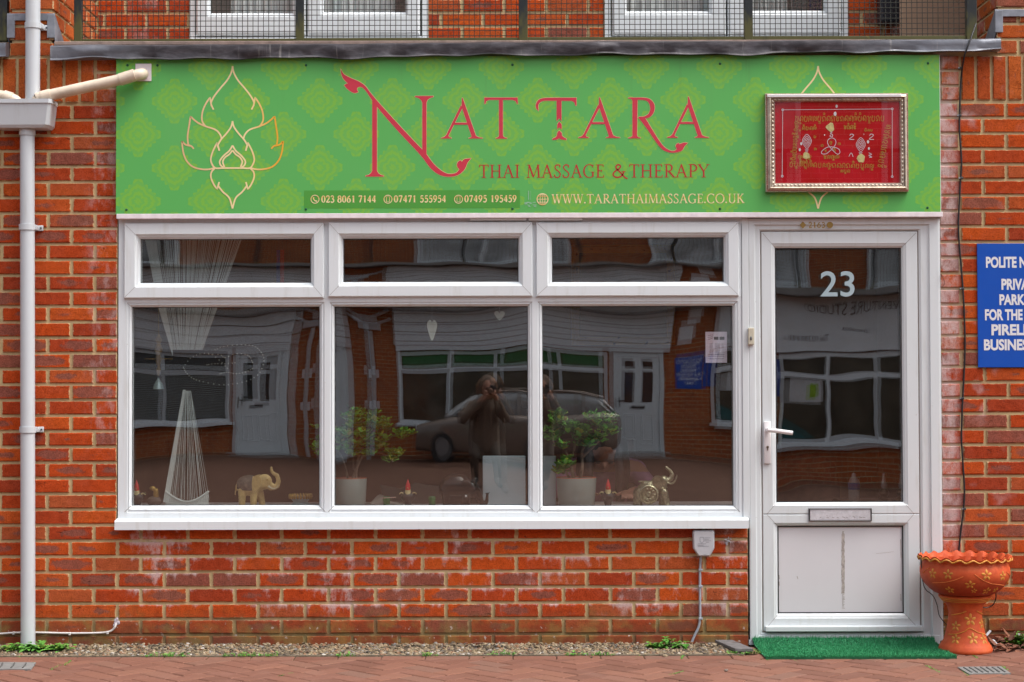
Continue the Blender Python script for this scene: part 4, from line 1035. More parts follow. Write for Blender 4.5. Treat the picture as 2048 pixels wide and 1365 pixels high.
serif(m, 'WWW.TARATHAIMASSAGE.CO.UK', PSx(1104), PSx(1488), b, t - b, YS - .0006, .13, .06, gap=.07); m.build('web_address', GOLDP, SG)
m = MB()
def ring(cx, cy, r, w, n=28, sq=1.0): m.rib([PS(cx + r * sq * math.cos(2 * math.pi * i / n), cy + r * math.sin(2 * math.pi * i / n)) for i in range(n)], w / SC(YS), YS - .0015 - len(m.V) * 1e-7, closed=True)
for cx in (630, 776, 917): ring(cx, 399, 8, 1.6)
m.rib([PS(627, 395), PS(627.5, 399), PS(630, 402), PS(634, 403)], [3 / SC(YS), 2 / SC(YS), 2 / SC(YS), 3 / SC(YS)], YS - .0016)
for cx in (776, 917): m.rib([PS(cx - 3, 394), PS(cx + 3, 394), PS(cx + 3, 404), PS(cx - 3, 404)], 1.2 / SC(YS), YS - .0017, closed=True)
ring(1085, 399, 11, 2.0); ring(1085, 399, 11, 1.4, sq=.45)
for a, b_, c, d in ((1074, 399, 1096, 399), (1085, 388, 1085, 410), (1077, 393, 1093, 393), (1077, 405, 1093, 405)): m.rib([PS(a, b_), PS(c, d)], 1.3 / SC(YS), YS - .0018 - a * 1e-7)
m.build('contact_icon', GOLDP, SG)
m = MB(); q2 = random.Random(4)
for k in range(26):
    a, b_ = 1048 + q2.random() * 22, 404 + q2.random() * 10; m.rib([PS(a, b_), PS(a + q2.uniform(2, 6), b_ + q2.uniform(-1, 1))], .002, YS - .0012 - k * 1e-5)
for k in range(6): a = 1056 + q2.random() * 8; m.rib([PS(a, 382), PS(a, 400)], .001, YS - .0014 - k * 1e-5)
m.build('scuffed_sticker', M('sticker_residue', (.30, .52, .36), .6), SG)
sm_ = MB()
for a, b_ in ((253, 420), (315, 131), (255, 131), (612, 131), (612, 419), (1025, 130), (1025, 418), (1440, 128), (1440, 418), (1856, 127), (1855, 416)):
    c = P(a, b_, YS); m = MB(); m.lathe([(.0001, .0035), (.004, .003), (.0062, 0)], 12)
    m.V = [(c.x + x, YS - .0005 - z, c.z + y) for x, y, z in m.V]; m.build('screw_cap', SCREW, SG)

# ================================================================== RED FRAMED CLOTH
YP = -.040
PF = thing('picture_frame', 'silver framed red cloth with gold script and white knot figures fixed on the green sign', 'picture', (P(1674, 385).x, YP, P(1674, 385).z))
o = RC(1531, 187, 1817, 384, YP - .02); i = RC(1551, 204, 1800, 366, YP - .02)
m = MB(); m.frame(o, i, [(0, YP + .004), (0, YP - .020), (.08, YP - .024), (.16, YP - .020), (.20, YP - .026), (.42, YP - .032), (.52, YP - .030), (.56, YP - .022), (.6, YP - .024), (.9, YP - .020), (1, YP - .012), (1, YP)])
m.build('frame', SILVER, PF, 25)
m = MB()
lx = o[0]; k = 0
def beads(x0, z0, x1, z1, st, r, y, mb, ax):
    n = int(math.hypot(x1 - x0, z1 - z0) / st)
    for k in range(n):
        t = (k + .5) / n; mb.ell((x0 + (x1 - x0) * t, y, z0 + (z1 - z0) * t), r if ax else (r[2], r[1], r[0]), n=6)
ed = .0055
for a in ((o[0] + ed, o[2] + ed, o[1] - ed, o[2] + ed, 1), (o[0] + ed, o[3] - ed, o[1] - ed, o[3] - ed, 1), (o[0] + ed, o[2] + ed, o[0] + ed, o[3] - ed, 0), (o[1] - ed, o[2] + ed, o[1] - ed, o[3] - ed, 0)):
    beads(*a[:4], .008, (.0036, .003, .003), YP - .023, m, a[4])
m.build('beaded_edge', ROSE, PF, 60)
m = MB(); d = (o[0] * .27 + i[0] * .73, o[1] * .27 + i[1] * .73, o[2] * .27 + i[2] * .73, o[3] * .27 + i[3] * .73)
for a in ((d[0], d[2], d[1], d[2], 1), (d[0], d[3], d[1], d[3], 1), (d[0], d[2], d[0], d[3], 0), (d[1], d[2], d[1], d[3], 0)):
    beads(*a[:4], .019, (.0085, .005, .005), YP - .022, m, a[4])
m.build('rope_moulding', SILVER, PF, 60)
m = MB(); q = RC(1534, 189, 1803, 195, YP - .03); m.box(q[0], q[1], YP - .034, YP - .026, q[2], q[3], .002); m.build('loose_top_bead', SILVER_W, PF)
m = MB(); m.quad((i[0] - .003, YP - .008, i[2] - .003), (i[1] + .003, YP - .008, i[2] - .003), (i[1] + .003, YP - .008, i[3] + .003), (i[0] - .003, YP - .008, i[3] + .003)); m.build('red_cloth', REDC, PF)
m = MB(); tl = .0; m.quad((i[0] - .003, YP - .0120, i[2] - .003), (i[1] + .003, YP - .0120, i[2] - .003), (i[1] + .003, YP - .0165, i[3] + .003), (i[0] - .003, YP - .0165, i[3] + .003)); m.build('glass', GLASS_P, PF)
YC = YP - .0088
KP = 1991 / 350.0
def PP(x, y): v = P(1500 + x / KP, 160 + y / KP, YC); return (v.x, v.z)
qg = random.Random(21)
def script(mb, x0, y0, x1, y1, h, wpx, n):       # a row of looping temple-script letters
    L_ = math.hypot(x1 - x0, y1 - y0); ux, uy = (x1 - x0) / L_, (y1 - y0) / L_; vx, vy = uy, -ux
    for k in range(n):
        c0 = (k + .1) * L_ / n; w_ = L_ / n * .80; ty = qg.randrange(5)
        P0 = [[(0, .2), (.15, .0), (.3, .2), (.15, .35), (.0, .7), (.4, 1), (.8, .75), (.8, 0)],
              [(.0, .9), (.2, 1), (.25, .75), (.08, .7), (.1, .1), (.5, .0), (.75, .3), (.75, 1)],
              [(0, 0), (.05, .8), (.4, 1), (.6, .6), (.35, .45), (.6, .2), (.9, .4), (.9, 1)],
              [(.1, .4), (.3, .55), (.4, .3), (.1, .1), (.0, .5), (.4, 1), (.9, .8), (.8, 0), (.95, .1)],
              [(0, .8), (.2, 1), (.4, .7), (.2, .4), (.4, .05), (.75, .2), (.6, .55), (.95, .95)]][ty]
        pts = spline([(p + qg.uniform(-.05, .05), r + qg.uniform(-.05, .05)) for p, r in P0], 3)
        mb.rib([PP(x0 + ux * (c0 + a * w_) + vx * b * h, y0 + uy * (c0 + a * w_) + vy * b * h) for a, b in pts], wpx / KP / SC(YC), YC - qg.random() * .0003)
        if qg.random() < .4:
            for bb in ((1.25, 1.5) if qg.random() < .6 else (-.4, -.15)):
                mb.rib([PP(x0 + ux * (c0 + a * w_) + vx * b * h, y0 + uy * (c0 + a * w_) + vy * b * h) for a, b in ((.2, bb), (.5, bb + .12), (.8, bb - .05))], wpx / KP / SC(YC), YC - qg.random() * .0003)
m = MB()
script(m, 510, 475, 1535, 470, 60, 8, 20); script(m, 590, 570, 760, 570, 36, 9, 4); script(m, 1065, 562, 1210, 562, 42, 10, 4); script(m, 1300, 585, 1400, 585, 20, 8, 3)
script(m, 510, 470, 470, 960, 46, 8, 12); script(m, 1450, 1000, 1545, 500, -60, 8, 9); script(m, 445, 990, 1415, 1010, 50, 8, 18); script(m, 545, 895, 700, 895, 36, 9, 3); script(m, 830, 900, 1020, 900, 40, 9, 4)
for a, b_ in ((545, 640), (740, 650), (820, 750), (1015, 730), (860, 810), (960, 805), (920, 715), (745, 790)): script(m, a - 16, b_ + 12, a + 18, b_ + 12, 26, 8, 1)
script(m, 560, 950, 660, 950, 26, 8, 3); script(m, 1030, 1055, 1140, 1055, 30, 8, 3)
m.build('gold_script', GOLD, PF)
m = MB()
def wl(pts, w=9, closed=False): m.rib([PP(*p) for p in pts], .72 * w / KP / SC(YC), YC - .0004 - qg.random() * .0003, closed=closed)
bx = [(372, 342), (1618, 332), (1618, 1102), (366, 1098)]
for k in range(3): wl([bx[k - 1], bx[k]], 8)
for a, b_ in bx: wl([(a + 11 * math.cos(t * .785), b_ + 11 * math.sin(t * .785)) for t in range(8)], 10, True)
for cx, cy in ((647, 700), (1260, 738)):
    for s_ in (1, .72, .45):
        wl(spline([(cx, cy - 80 * s_), (cx + 48 * s_, cy - 20 * s_), (cx + 44 * s_, cy + 25 * s_), (cx, cy + 80 * s_), (cx - 44 * s_, cy + 25 * s_), (cx - 48 * s_, cy - 20 * s_)], 4, True), 8, True)
    wl(spline([(cx + 12, cy - 18), (cx - 10, cy - 8), (cx + 10, cy + 6), (cx - 8, cy + 22)], 3), 8)
    for k in range(4): wl([(cx - 24 + k * 3, cy + 90 + k * 13), (cx + 18 - k * 3, cy + 90 + k * 13)], 7)
wl(spline([(930, 790), (975, 730), (968, 680), (926, 662), (884, 690), (890, 740), (930, 790), (990, 845), (1022, 830), (1010, 790), (950, 766), (880, 768), (820, 810), (820, 842), (870, 840), (930, 790)], 5), 10)
wl(spline([(910, 590), (935, 595), (912, 610), (938, 622), (935, 650), (908, 640), (925, 625)], 3), 10)
for a, b_ in ((1160, 640), (1385, 640)): wl(spline([(a - 24, b_ - 5), (a - 10, b_ - 22), (a + 20, b_ - 12), (a + 4, b_ + 8), (a - 28, b_ + 36), (a + 25, b_ + 40)], 4), 10)
wl(spline([(1125, 872), (1145, 835), (1160, 842), (1172, 878)], 3), 9)
wl(spline([(1350, 830), (1385, 850), (1350, 860), (1388, 880), (1355, 882)], 3), 10)
m.build('white_thread_figure', PALEW, PF)
m = MB()
for cx, cy, r in ((915, 540, 50), (640, 865, 42), (1262, 895, 50)):
    m.poly([PP(cx + r * (.75 + .4 * qg.random()) * math.cos(t * .5236), cy + r * (.8 + .35 * qg.random()) * math.sin(t * .5236)) for t in range(12)][::-1], YC - .0009)
m.build('gold_leaf_flake', LEAF_G, PF)
m = MB()
for cx, cy, r in ((985, 302, 17), (968, 388, 22), (583, 728, 16), (566, 796, 16), (1342, 706, 17), (1352, 782, 14), (848, 628, 8), (1295, 620, 6)): m.poly([PP(cx + r * .8 * math.cos(t * .785), cy + r * 1.15 * math.sin(t * .785)) for t in range(8)][::-1], YC - .0011)
m.build('white_wax_spot', WHITE, PF)

# ================================================================== PIPES
YD = -.058
DP = thing('drainpipe', 'pale grey downpipe with hopper head and yellowed branch pipes on the brick wall', 'drainpipe', (P(58, 1290).x, YD, 0))
def pipe(name, pts, r, mt, n=20): m = MB(); m.tube(pts, r, n); return m.build(name, mt, DP, 50)
sx = lambda px, py: P(px, py, YD)
ct, cb = sx(66, 0), sx(55.5, 700)
pipe('pipe', [(ct.x, YD, sx(66, -300).z), (ct.x, YD, sx(66, 212).z)], 14.6 / SC(YD), PIPE)
c1 = sx(54.5, 270); c2 = sx(57, 1300)
pipe('pipe', [(c1.x, YD, sx(54, 250).z), (c2.x - .002, YD, -.02)], 14.3 / SC(YD), PIPE)
m = MB(); m.lathe([(15.6 / SC(YD), 0), (16.2 / SC(YD), .004), (16.2 / SC(YD), .03), (15.6 / SC(YD), .036)], 24, (c1.x, YD, sx(54, 272).z)); m.build('collar', PIPE, DP, 40)
for px, py, w_ in ((66, 52, 0), (54.5, 455, 0), (55.5, 860, 0)):
    c = sx(px, py); rr = 16.4 / SC(YD); h_ = 6.2 / SC(YD)
    m = MB(); m.lathe([(rr - .004, -h_), (rr, -h_ + .001), (rr, h_ - .001), (rr - .004, h_)], 24, (c.x, YD, c.z))
    m.box(c.x - rr - .004, c.x + rr + .024, -.012, -.001, c.z - h_ * .9, c.z + h_ * .9, .003)
    m.box(c.x + rr - .004, c.x + rr + .004, YD, -.005, c.z - h_ * .8, c.z + h_ * .8, .001)
    o_ = m.build('pipe_bracket', PIPE, DP, 40)
    m = MB(); m.tube([(c.x + rr + .014, -.012, c.z), (c.x + rr + .014, -.015, c.z)], .0045, 10); m.build('screw', M('dark_screw', (.08, .10, .12), .4, .6), o_, 40)
# hopper head
h0, h1 = sx(-14, 204).x, sx(110, 204).x; zt, zm_, zb = sx(50, 203).z, sx(50, 211).z, sx(50, 259).z
xi0, xi1 = sx(-8, 259).x, sx(106, 259).x
m = MB()
def loop8(x0, x1, y0, y1, z, c): return [(x0 + c, y0, z), (x1 - c, y0, z), (x1, y0 + c, z), (x1, y1, z), (x0, y1, z), (x0, y0 + c, z)]
lps = [loop8(h0, h1, -.135, -.004, zt, .012), loop8(h0, h1, -.135, -.004, zm_, .012), loop8(h0 + .004, h1 - .004, -.130, -.004, zm_ - .002, .012), loop8(xi0 + .006, xi1 - .006, -.118, -.006, zb + .014, .016), loop8(xi0 + .018, xi1 - .018, -.110, -.008, zb, .02)]
vs = [v for l in lps for v in l]; n_ = 6
m.add(vs, [(i_ * n_ + j + 0, (i_ + 1) * n_ + j, (i_ + 1) * n_ + (j + 1) % n_, i_ * n_ + (j + 1) % n_) for i_ in range(len(lps) - 1) for j in range(n_)] + [tuple(range((len(lps) - 1) * n_, len(lps) * n_))[::-1]])
inn = [loop8(h0 + .006, h1 - .006, -.129, -.010, zt, .01), loop8(xi0 + .03, xi1 - .03, -.10, -.02, zt - .06, .01)]
vs = lps[0] + inn[0] + inn[1]
m.add(vs, [(i_ * n_ + j, i_ * n_ + (j + 1) % n_, (i_ + 1) * n_ + (j + 1) % n_, (i_ + 1) * n_ + j) for i_ in range(2) for j in range(n_)] + [tuple(range(12, 18))])
m.build('hopper_head', PIPE, DP)
pp = [(283, 150), (268, 153), (250, 158), (90, 193), (74, 198), (66, 207)]
Z3 = lambda px, py, y: (P(px, py, y).x, y, P(px, py, y).z)
pts = spline([Z3(287, 148, -.030), Z3(281, 149, -.075), Z3(264, 153, -.088), Z3(246, 158.5, -.09), Z3(90, 193, -.09), Z3(78, 198, -.09), Z3(73, 206, -.085), Z3(72, 222, -.08)], 5)
pipe('branch_pipe', pts, 11.3 / SC(-.08), PIPE_Y, 18)
for a, b_, c, d in ((270, 150.5, 240, 160), (102, 190, 84, 195)):
    A_1, B_1 = Vector(Z3(a, b_, -.089)), Vector(Z3(c, d, -.09)); pipe('pipe_socket', [A_1, B_1], 12.6 / SC(-.08), PIPE_Y, 18)
pts = spline([Z3(-60, 178, -.09), Z3(-10, 190, -.09), Z3(18, 196, -.09), Z3(34, 205, -.088), Z3(38, 222, -.08)], 5); pipe('branch_pipe', pts, 11.3 / SC(-.08), PIPE_Y, 18)
pipe('pipe_socket', [Z3(8, 193, -.09), Z3(24, 198, -.09)], 12.6 / SC(-.08), PIPE_Y, 18)
m = MB(); q = RC(271, 128, 303, 163, YS); m.box(q[0], q[1], YS - .004, YS, q[2], q[3], .001); m.build('wall_plate', TRIM, DP)

# ================================================================== SMALL THINGS ON THE FRONT
def cable(name, pxs, y, r, mt, label, cat, n=8, parent=None):
    pts = spline([Z3(a, b_, y if len(rest) == 0 else rest[0]) for a, b_, *rest in pxs], 6); m = MB(); m.tube(pts, r, n)
    o_ = m.build(name, mt, parent, 60)
    if parent is None: tag(o_, label, cat)
    return o_
BC = thing('wall_cable', 'thin black cable running from the balcony down the brickwork beside the door', 'cable', (P(1920, 1105).x, 0, P(1920, 1105).z))
cable('cable', [(1952, 48, -.03), (1940, 82, -.075), (1929, 112, -.072), (1923, 150, -.008), (1920, 200), (1919, 260), (1923, 320), (1921, 360), (1918, 420), (1917, 460), (1921, 520), (1926, 580), (1929, 640), (1930, 700), (1927, 770), (1924, 830), (1923, 880), (1926, 930), (1929, 980), (1927, 1020), (1922, 1060), (1917, 1112)], -.006, 1.75 / SC(0), WIREB, '', '', parent=BC)
for a, b_ in ((1921, 137), (1919, 232), (1922, 357), (1924, 578), (1924, 797), (1928, 1018)):
    c = P(a, b_); m = MB(); m.box(c.x - .012, c.x + .008, -.013, .002, c.z - .005, c.z + .005, .002); o_ = m.build('cable_clip', CLIP, BC)
    m = MB(); m.tube([(c.x - .011, -.012, c.z), (c.x - .011, -.015, c.z)], .004, 8); m.build('nail', NAIL, o_)
m = MB(); tw = spline([Z3(1883, 556, -.006), Z3(1882, 548, -.012), Z3(1889, 566, -.01), Z3(1884, 574, -.004)], 5); m.tube(tw, .0014, 5); tag(m.build('wire_loop', M('rusty_wire', (.10, .05, .04), .7)), 'tiny loop of rusty wire poking out beside the door frame', 'wire')
WC = thing('telephone_cable', 'thin white cable clipped along the foot of the wall behind the downpipe', 'cable', (P(120, 1266).x, 0, P(120, 1266).z))
cable('cable', [(-60, 1270), (0, 1268), (28, 1266), (70, 1265.5), (140, 1267), (190, 1266.5), (212, 1265), (224, 1261), (231, 1252), (232, 1243, .01)], -.006, 2.0 / SC(0), WHITEC, '', '', parent=WC)
for a, b_ in ((28, 1266), (140, 1267), (216, 1265)):
    c = P(a, b_); m = MB(); m.box(c.x - .005, c.x + .005, -.014, .002, c.z - .008, c.z + .006, .002); m.build('cable_clip', WHITEC, WC)
m = MB(); q2 = random.Random(3)
for k in range(7): c = P(233 + q2.uniform(-4, 4), 1246 + q2.uniform(-8, 8)); m.ell((c.x, -.001, c.z), (.008, .003, .01), n=7)
m.build('filler', M('pale_filler', (.50, .45, .50), .9), WC, 60)
MBX = thing('meter_box', 'small grey plastic box with printed label and tapered foot under the window sill', 'box', (P(1408, 1113).x, 0, P(1408, 1113).z))
def hexloop(g): 
    pts = [(1388 + g, 1062 + g), (1427 - g, 1061 + g), (1429 - g, 1064 + g), (1429 - g, 1097 - g * .4), (1420 - g * .6, 1113 - g), (1397 + g * .6, 1113 - g), (1387 + g, 1098 - g * .4), (1386 + g, 1065 + g)]
    return [(P(a, b_, -.04).x, P(a, b_, -.04).z) for a, b_ in pts][::-1]
m = MB(); A0, A1 = hexloop(0), hexloop(2.2)
vs = [(x, -.004, z) for x, z in A0] + [(x, -.036, z) for x, z in A0] + [(x, -.043, z) for x, z in A1]
m.add(vs, [(i_, (i_ + 1) % 8, 8 + (i_ + 1) % 8, 8 + i_) for i_ in range(8)] + [(8 + i_, 8 + (i_ + 1) % 8, 16 + (i_ + 1) % 8, 16 + i_) for i_ in range(8)] + [tuple(range(16, 24))])
m.build('case', METER, MBX)
m = MB(); YM = -.0436
def pm(a, b_): v = P(a, b_, YM); return (v.x, v.z)
m.rib([pm(1400, 1075), pm(1407, 1075), pm(1408, 1082), pm(1404, 1087), pm(1400, 1083)], .0022, YM, closed=True)
for b_, a, c in ((1076, 1409, 1421), (1079, 1409, 1418), (1082, 1409, 1422), (1088, 1396, 1412), (1091, 1395, 1407), (1093, 1396, 1418), (1110, 1407, 1413), (1085, 1412, 1418)): m.rib([pm(a, b_), pm(c, b_)], .0018, YM - a * 1e-7)
m.build('printed_label', INK, MBX)
cable('cable', [(1402, 1112, -.02), (1401, 1125, -.012), (1400, 1141), (1400, 1174), (1400, 1205), (1400, 1237), (1397, 1255), (1389, 1272), (1379, 1296)], -.009, 2.5 / SC(0), GREYC, '', '', parent=MBX)
for b_ in (1140, 1173, 1237): c = P(1400, b_); m = MB(); m.box(c.x - .008, c.x + .011, -.018, .002, c.z - .005, c.z + .005, .002); m.build('cable_clip', GREYC, MBX)
m = MB(); q2 = random.Random(8)
for k in range(6): c = P(1456 + q2.uniform(-5, 5), 1083 + q2.uniform(-7, 7)); m.box(c.x - .004, c.x + .004, -.006, .001, c.z - .004, c.z + .004, .001, 0, None)
m.tube([Z3(1448, 1079, -.006), Z3(1462, 1085, -.010)], .002, 5); m.tube([Z3(1457, 1074, -.006), Z3(1454, 1090, -.010)], .002, 5)
tag(m.build('wire_ends', M('pale_metal_wire', (.62, .62, .68), .4, .4)), 'small tangle of bare pale wire ends on the brick beside the meter box', 'wire')
m = MB(); q = RC(1496, 656, 1508, 690, -.01); m.box(q[0], q[1], -.022, -.002, q[2], q[3], .004); ob = m.build('doorbell', M('cream_plastic', (.55, .51, .40), .45, var=.05)); tag(ob, 'narrow cream bell push on the frame between window and door', 'doorbell')
c = P(1502, 677, -.022); m = MB(); m.ell((c.x, -.022, c.z), (.0052, .004, .010), n=12); m.build('button', M('grey_button', (.14, .15, .15), .4), ob, 60)
BN = thing('parking_notice', 'blue parking notice with white capitals on the brick wall right of the door', 'sign', (P(2041, 735).x, -.006, P(2041, 735).z))
q = RC(1955, 487.5, 2128, 735, -.006); m = MB(); m.box(q[0], q[1], -.009, -.003, q[2], q[3], .001); m.build('panel', BLUE, BN)
m = MB(); YN = -.0097
for txt, a, wpx, t, b_ in (('POLITE NOTICE', 1972, 138, 515, 535), ('PRIVATE', 2003, 77, 559, 579), ('PARKING', 1999, 85, 590, 609.5), ('FOR THE USE OF', 1970, 142, 620, 640), ('PIRELLI', 1983, 82, 650, 670), ('BUSINESSES', 1968, 122, 680, 700)):
    z0, z1 = P(a, b_, YN).z, P(a, t, YN).z; sans(m, txt, P(a, b_, YN).x, z0, z1 - z0, YN, wpx / SC(YN), offset=.04)
m.build('lettering', WHITE, BN)
# ================================================================== ON THE GROUND BY THE WALL
rg = random.Random(5)
def stones(name, n, fx, mt):
    m = MB()
    ico = [(0, 0, 1), (.89, 0, .45), (.28, .85, .45), (-.72, .53, .45), (-.72, -.53, .45), (.28, -.85, .45), (.72, .53, -.45), (-.28, .85, -.45), (-.89, 0, -.45), (-.28, -.85, -.45), (.72, -.53, -.45), (0, 0, -1)]
    fc = [(0, 1, 2), (0, 2, 3), (0, 3, 4), (0, 4, 5), (0, 5, 1), (1, 6, 2), (2, 7, 3), (3, 8, 4), (4, 9, 5), (5, 10, 1), (2, 6, 7), (3, 7, 8), (4, 8, 9), (5, 9, 10), (1, 10, 6), (6, 11, 7), (7, 11, 8), (8, 11, 9), (9, 11, 10), (10, 11, 6)]
    for k in range(n):
        x, y, z, s_ = fx()
        m.cur = (rg.random(), rg.random(), rg.random(), 1)
        M3 = Euler((rg.uniform(-.5, .5), rg.uniform(-.5, .5), rg.uniform(0, 6.28))).to_matrix(); a, b_, c = s_ * rg.uniform(.8, 1.5), s_ * rg.uniform(.6, 1.1), s_ * rg.uniform(.35, .75)
        m.add([M3 @ Vector((p[0] * a * rg.uniform(.75, 1.2), p[1] * b_ * rg.uniform(.75, 1.2), p[2] * c * rg.uniform(.75, 1.2))) + Vector((x, y, z)) for p in ico], fc)
    return m.build(name, mt)
gx0, gx1 = P(-1040, 1300).x, P(1470, 1300).x
def gpos():
    t = rg.random(); y = -.01 - t * .30
    h = .012 * (1 - t) ** .7 + .004
    return rg.uniform(gx0, gx1), y, h * rg.uniform(.2, 1) - .002, rg.uniform(.006, .0125)
ob = stones('gravel', 12500, gpos, STONE); ob['kind'] = 'stuff'; ob['label'] = 'strip of mixed buff and brown gravel along the foot of the brick wall'; ob['category'] = 'gravel'
m = MB(); m.box(gx0, gx1, -.318, -.002, -.005, .003); struct(m.build('gravel_bed', M('gravel_fines', (.16, .13, .09), .9, var=.4, scale=40)))
# loose pebbles on the paving, each one a thing
for k, (a, b_, s_) in enumerate(((1330, 1311, .02), (968, 1314, .008), (1183, 1314, .008), (712, 1309, .012), (1452, 1340, .012), (1180, 1312, .009))):
    z = .006; dpt = (CAMP.z - z) / (-(CM @ Vector(((a - 1024) / F, (682.5 - b_) / F, -1))).z); d_ = CM @ Vector(((a - 1024) / F, (682.5 - b_) / F, -1)); p = CAMP + d_ * dpt
    o_ = stones('pebble', 1, lambda p=p, s_=s_: (p.x, p.y, .004, s_ * .75), STONE)
    tag(o_, ['buff pebble lying on the paving in front of the gravel', 'pale speck of stone on the paving below the middle window'][min(k, 1)] if k < 2 else 'small stone chip lying loose on the red paving', 'stone', 'loose pebbles on the paving')
slab = MB(); a, b_ = P(1440, 1300, -.1).x, P(1470, 1300, -.1).x
slab.box(0, .085, -.14, .14, 0, .016, .003); slab.V = [(v[0] + a + (-.06 if v[1] > 0 else 0) * 1.0 + .045, v[1] - .165, v[2] + .012) for v in slab.V]
tag(slab.build('slate_piece', M('grey_slate', (.13, .125, .125), .7, var=.3, scale=30, bump=.3)), 'grey slate offcut lying across the end of the gravel strip', 'slate')
# weeds
def leaf(m, p, dirv, L_, W_, droop=.3, n=4):
    d = Vector(dirv).normalized(); s_ = d.cross(Vector((0, 0, 1)));  s_ = s_.normalized() if s_.length > .01 else Vector((1, 0, 0)); vs = []
    p = Vector(p)
    for i in range(n + 1):
        t = i / n; c = p + d * L_ * t + Vector((0, 0, -droop * L_ * t * t)); w_ = W_ * math.sin(math.pi * min(1, .08 + t * .92)) ** .8
        vs += [c - s_ * w_ / 2, c + Vector((0, 0, -w_ * .15)), c + s_ * w_ / 2]
    m.add(vs, [(i * 3 + j, i * 3 + j + 1, i * 3 + j + 4, i * 3 + j + 3) for i in range(n) for j in (0, 1)])
def weed(name, px, y, wpx, hpx, n, label, lobed=False, L_=.07):
    c = P(px, 1290, y).x; w_ = wpx / SC(y); h = hpx / SC(y); m = MB()
    for k in range(n):
        x = c + rg.uniform(-.5, .5) * w_; e_ = 1 - abs(x - c) / (w_ * .55 + 1e-6); m.cur = (rg.random(), rg.random() * .9, 0, 1)
        az = rg.uniform(0, 6.28); up_ = rg.uniform(.2, 1.1); z = .008 + rg.random() * h * max(.15, e_) * .6
        l = L_ * rg.uniform(.6, 1.2)
        leaf(m, (x, y + rg.uniform(-.05, .05), z), (math.cos(az), math.sin(az), up_), l, l * rg.uniform(.3, .5), .5)
        if lobed:
            for s_ in (-1, 1): leaf(m, (x + math.cos(az) * l * .4, y + math.sin(az) * l * .4, z + up_ * l * .3), (math.cos(az + s_ * .9), math.sin(az + s_ * .9), up_ * .6), l * .45, l * .22, .4)
        m.tube([(x, y, .0), (x, y, z)], .0015, 4)
    tag(m.build(name, WEED), label, 'weed')
weed('weed', 74, -.17, 120, 15, 90, 'bright green leafy weed growing round the foot of the downpipe', True, .065)
weed('weed', 1335, -.14, 75, 20, 46, 'low green weed in the gravel near the grey cable', True, .06)
weed('weed', 2040, -.10, 40, 42, 60, 'green ivy weed growing at the wall among dead leaves behind the planter', True, .06)
for a, y, w_, n in ((1005, -.31, 50, 26), (500, -.32, 110, 50), (330, -.325, 90, 46), (1180, -.32, 100, 36), (1468, -.30, 30, 26), (1508, -.28, 40, 40), (690, -.33, 40, 16), (860, -.33, 30, 16)):
    weed('moss_tuft', a, y, w_, 5, n, 'tiny tuft of moss in the paving joint below pixel'.replace(' below pixel', ''), False, .022)
for o_ in [o_ for o_ in COL.objects if o_.name.startswith('moss_tuft')]: o_['group'] = 'moss tufts along the paving edge'; o_['category'] = 'moss'; o_['label'] = 'tiny tuft of moss growing in the joint between gravel and paving'
# moss strip in joints of the paving, drawn as real low mounds
# dead leaves
x0, x1 = P(1988, 1290, -.15).x, P(2048, 1290, -.15).x + .5
for k in range(190):
    m = MB(); m.cur = (rg.random(), 0, 0, 1); x = x0 + (x1 - x0) * rg.random() ** 1.3; y = -rg.uniform(.02, .24); z = .004 + rg.random() * .045 * (1 - abs(y + .1) / .2)
    l = rg.uniform(.03, .06); leaf(m, (0, 0, 0), (math.cos(k), math.sin(k), rg.uniform(-.3, .5)), l, l * .6, rg.uniform(-.5, .6), 3)
    o_ = m.build('dead_leaf', LITTER); o_.location = (x, y, max(.006, z)); tag(o_, 'curled brown dead leaf in the pile against the wall beside the planter', 'leaf', 'dead leaves by the planter')
for k, (a, b_) in enumerate(((20, 1290), (1395, 1293), (1462, 1292), (945, 1290), (1300, 1286))):
    m = MB(); m.cur = (.2, 0, 0, 1); leaf(m, (0, 0, 0), (1, .3, .15), .06, .035, .2, 3); o_ = m.build('dead_leaf', LITTER); o_.location = (P(a, b_, -.12).x, -.12, .028)
    tag(o_, 'single brown dead leaf lying on the gravel strip', 'leaf', 'stray leaves on the gravel')
m = MB(); p = P(2040, 1278, -.06); m.box(-.02, .02, -.002, .002, -.022, .022, .001, 0, Matrix.Rotation(.4, 4, 'Y')); o_ = m.build('litter_scrap', M('pale_litter', (.50, .48, .55), .5)); o_.location = p; tag(o_, 'pale grey scrap of litter standing in the dead leaves', 'litter')
m = MB(); m.tube([Z3(1972, 1272, -.06), Z3(1981, 1262, -.05)], .006, 8); tag(m.build('plastic_tube', M('pale_tube', (.55, .58, .62), .4)), 'short pale plastic tube leaning at the wall behind the planter foot', 'tube')
m = MB(); m.tube([Z3(1985, 1282, -.1), Z3(1993, 1291, -.13)], .009, 8); tag(m.build('plastic_tube', M('pale_tube', (.55, .58, .62), .4)), 'grey tube stub lying flat in the leaf litter beside the planter foot', 'tube')
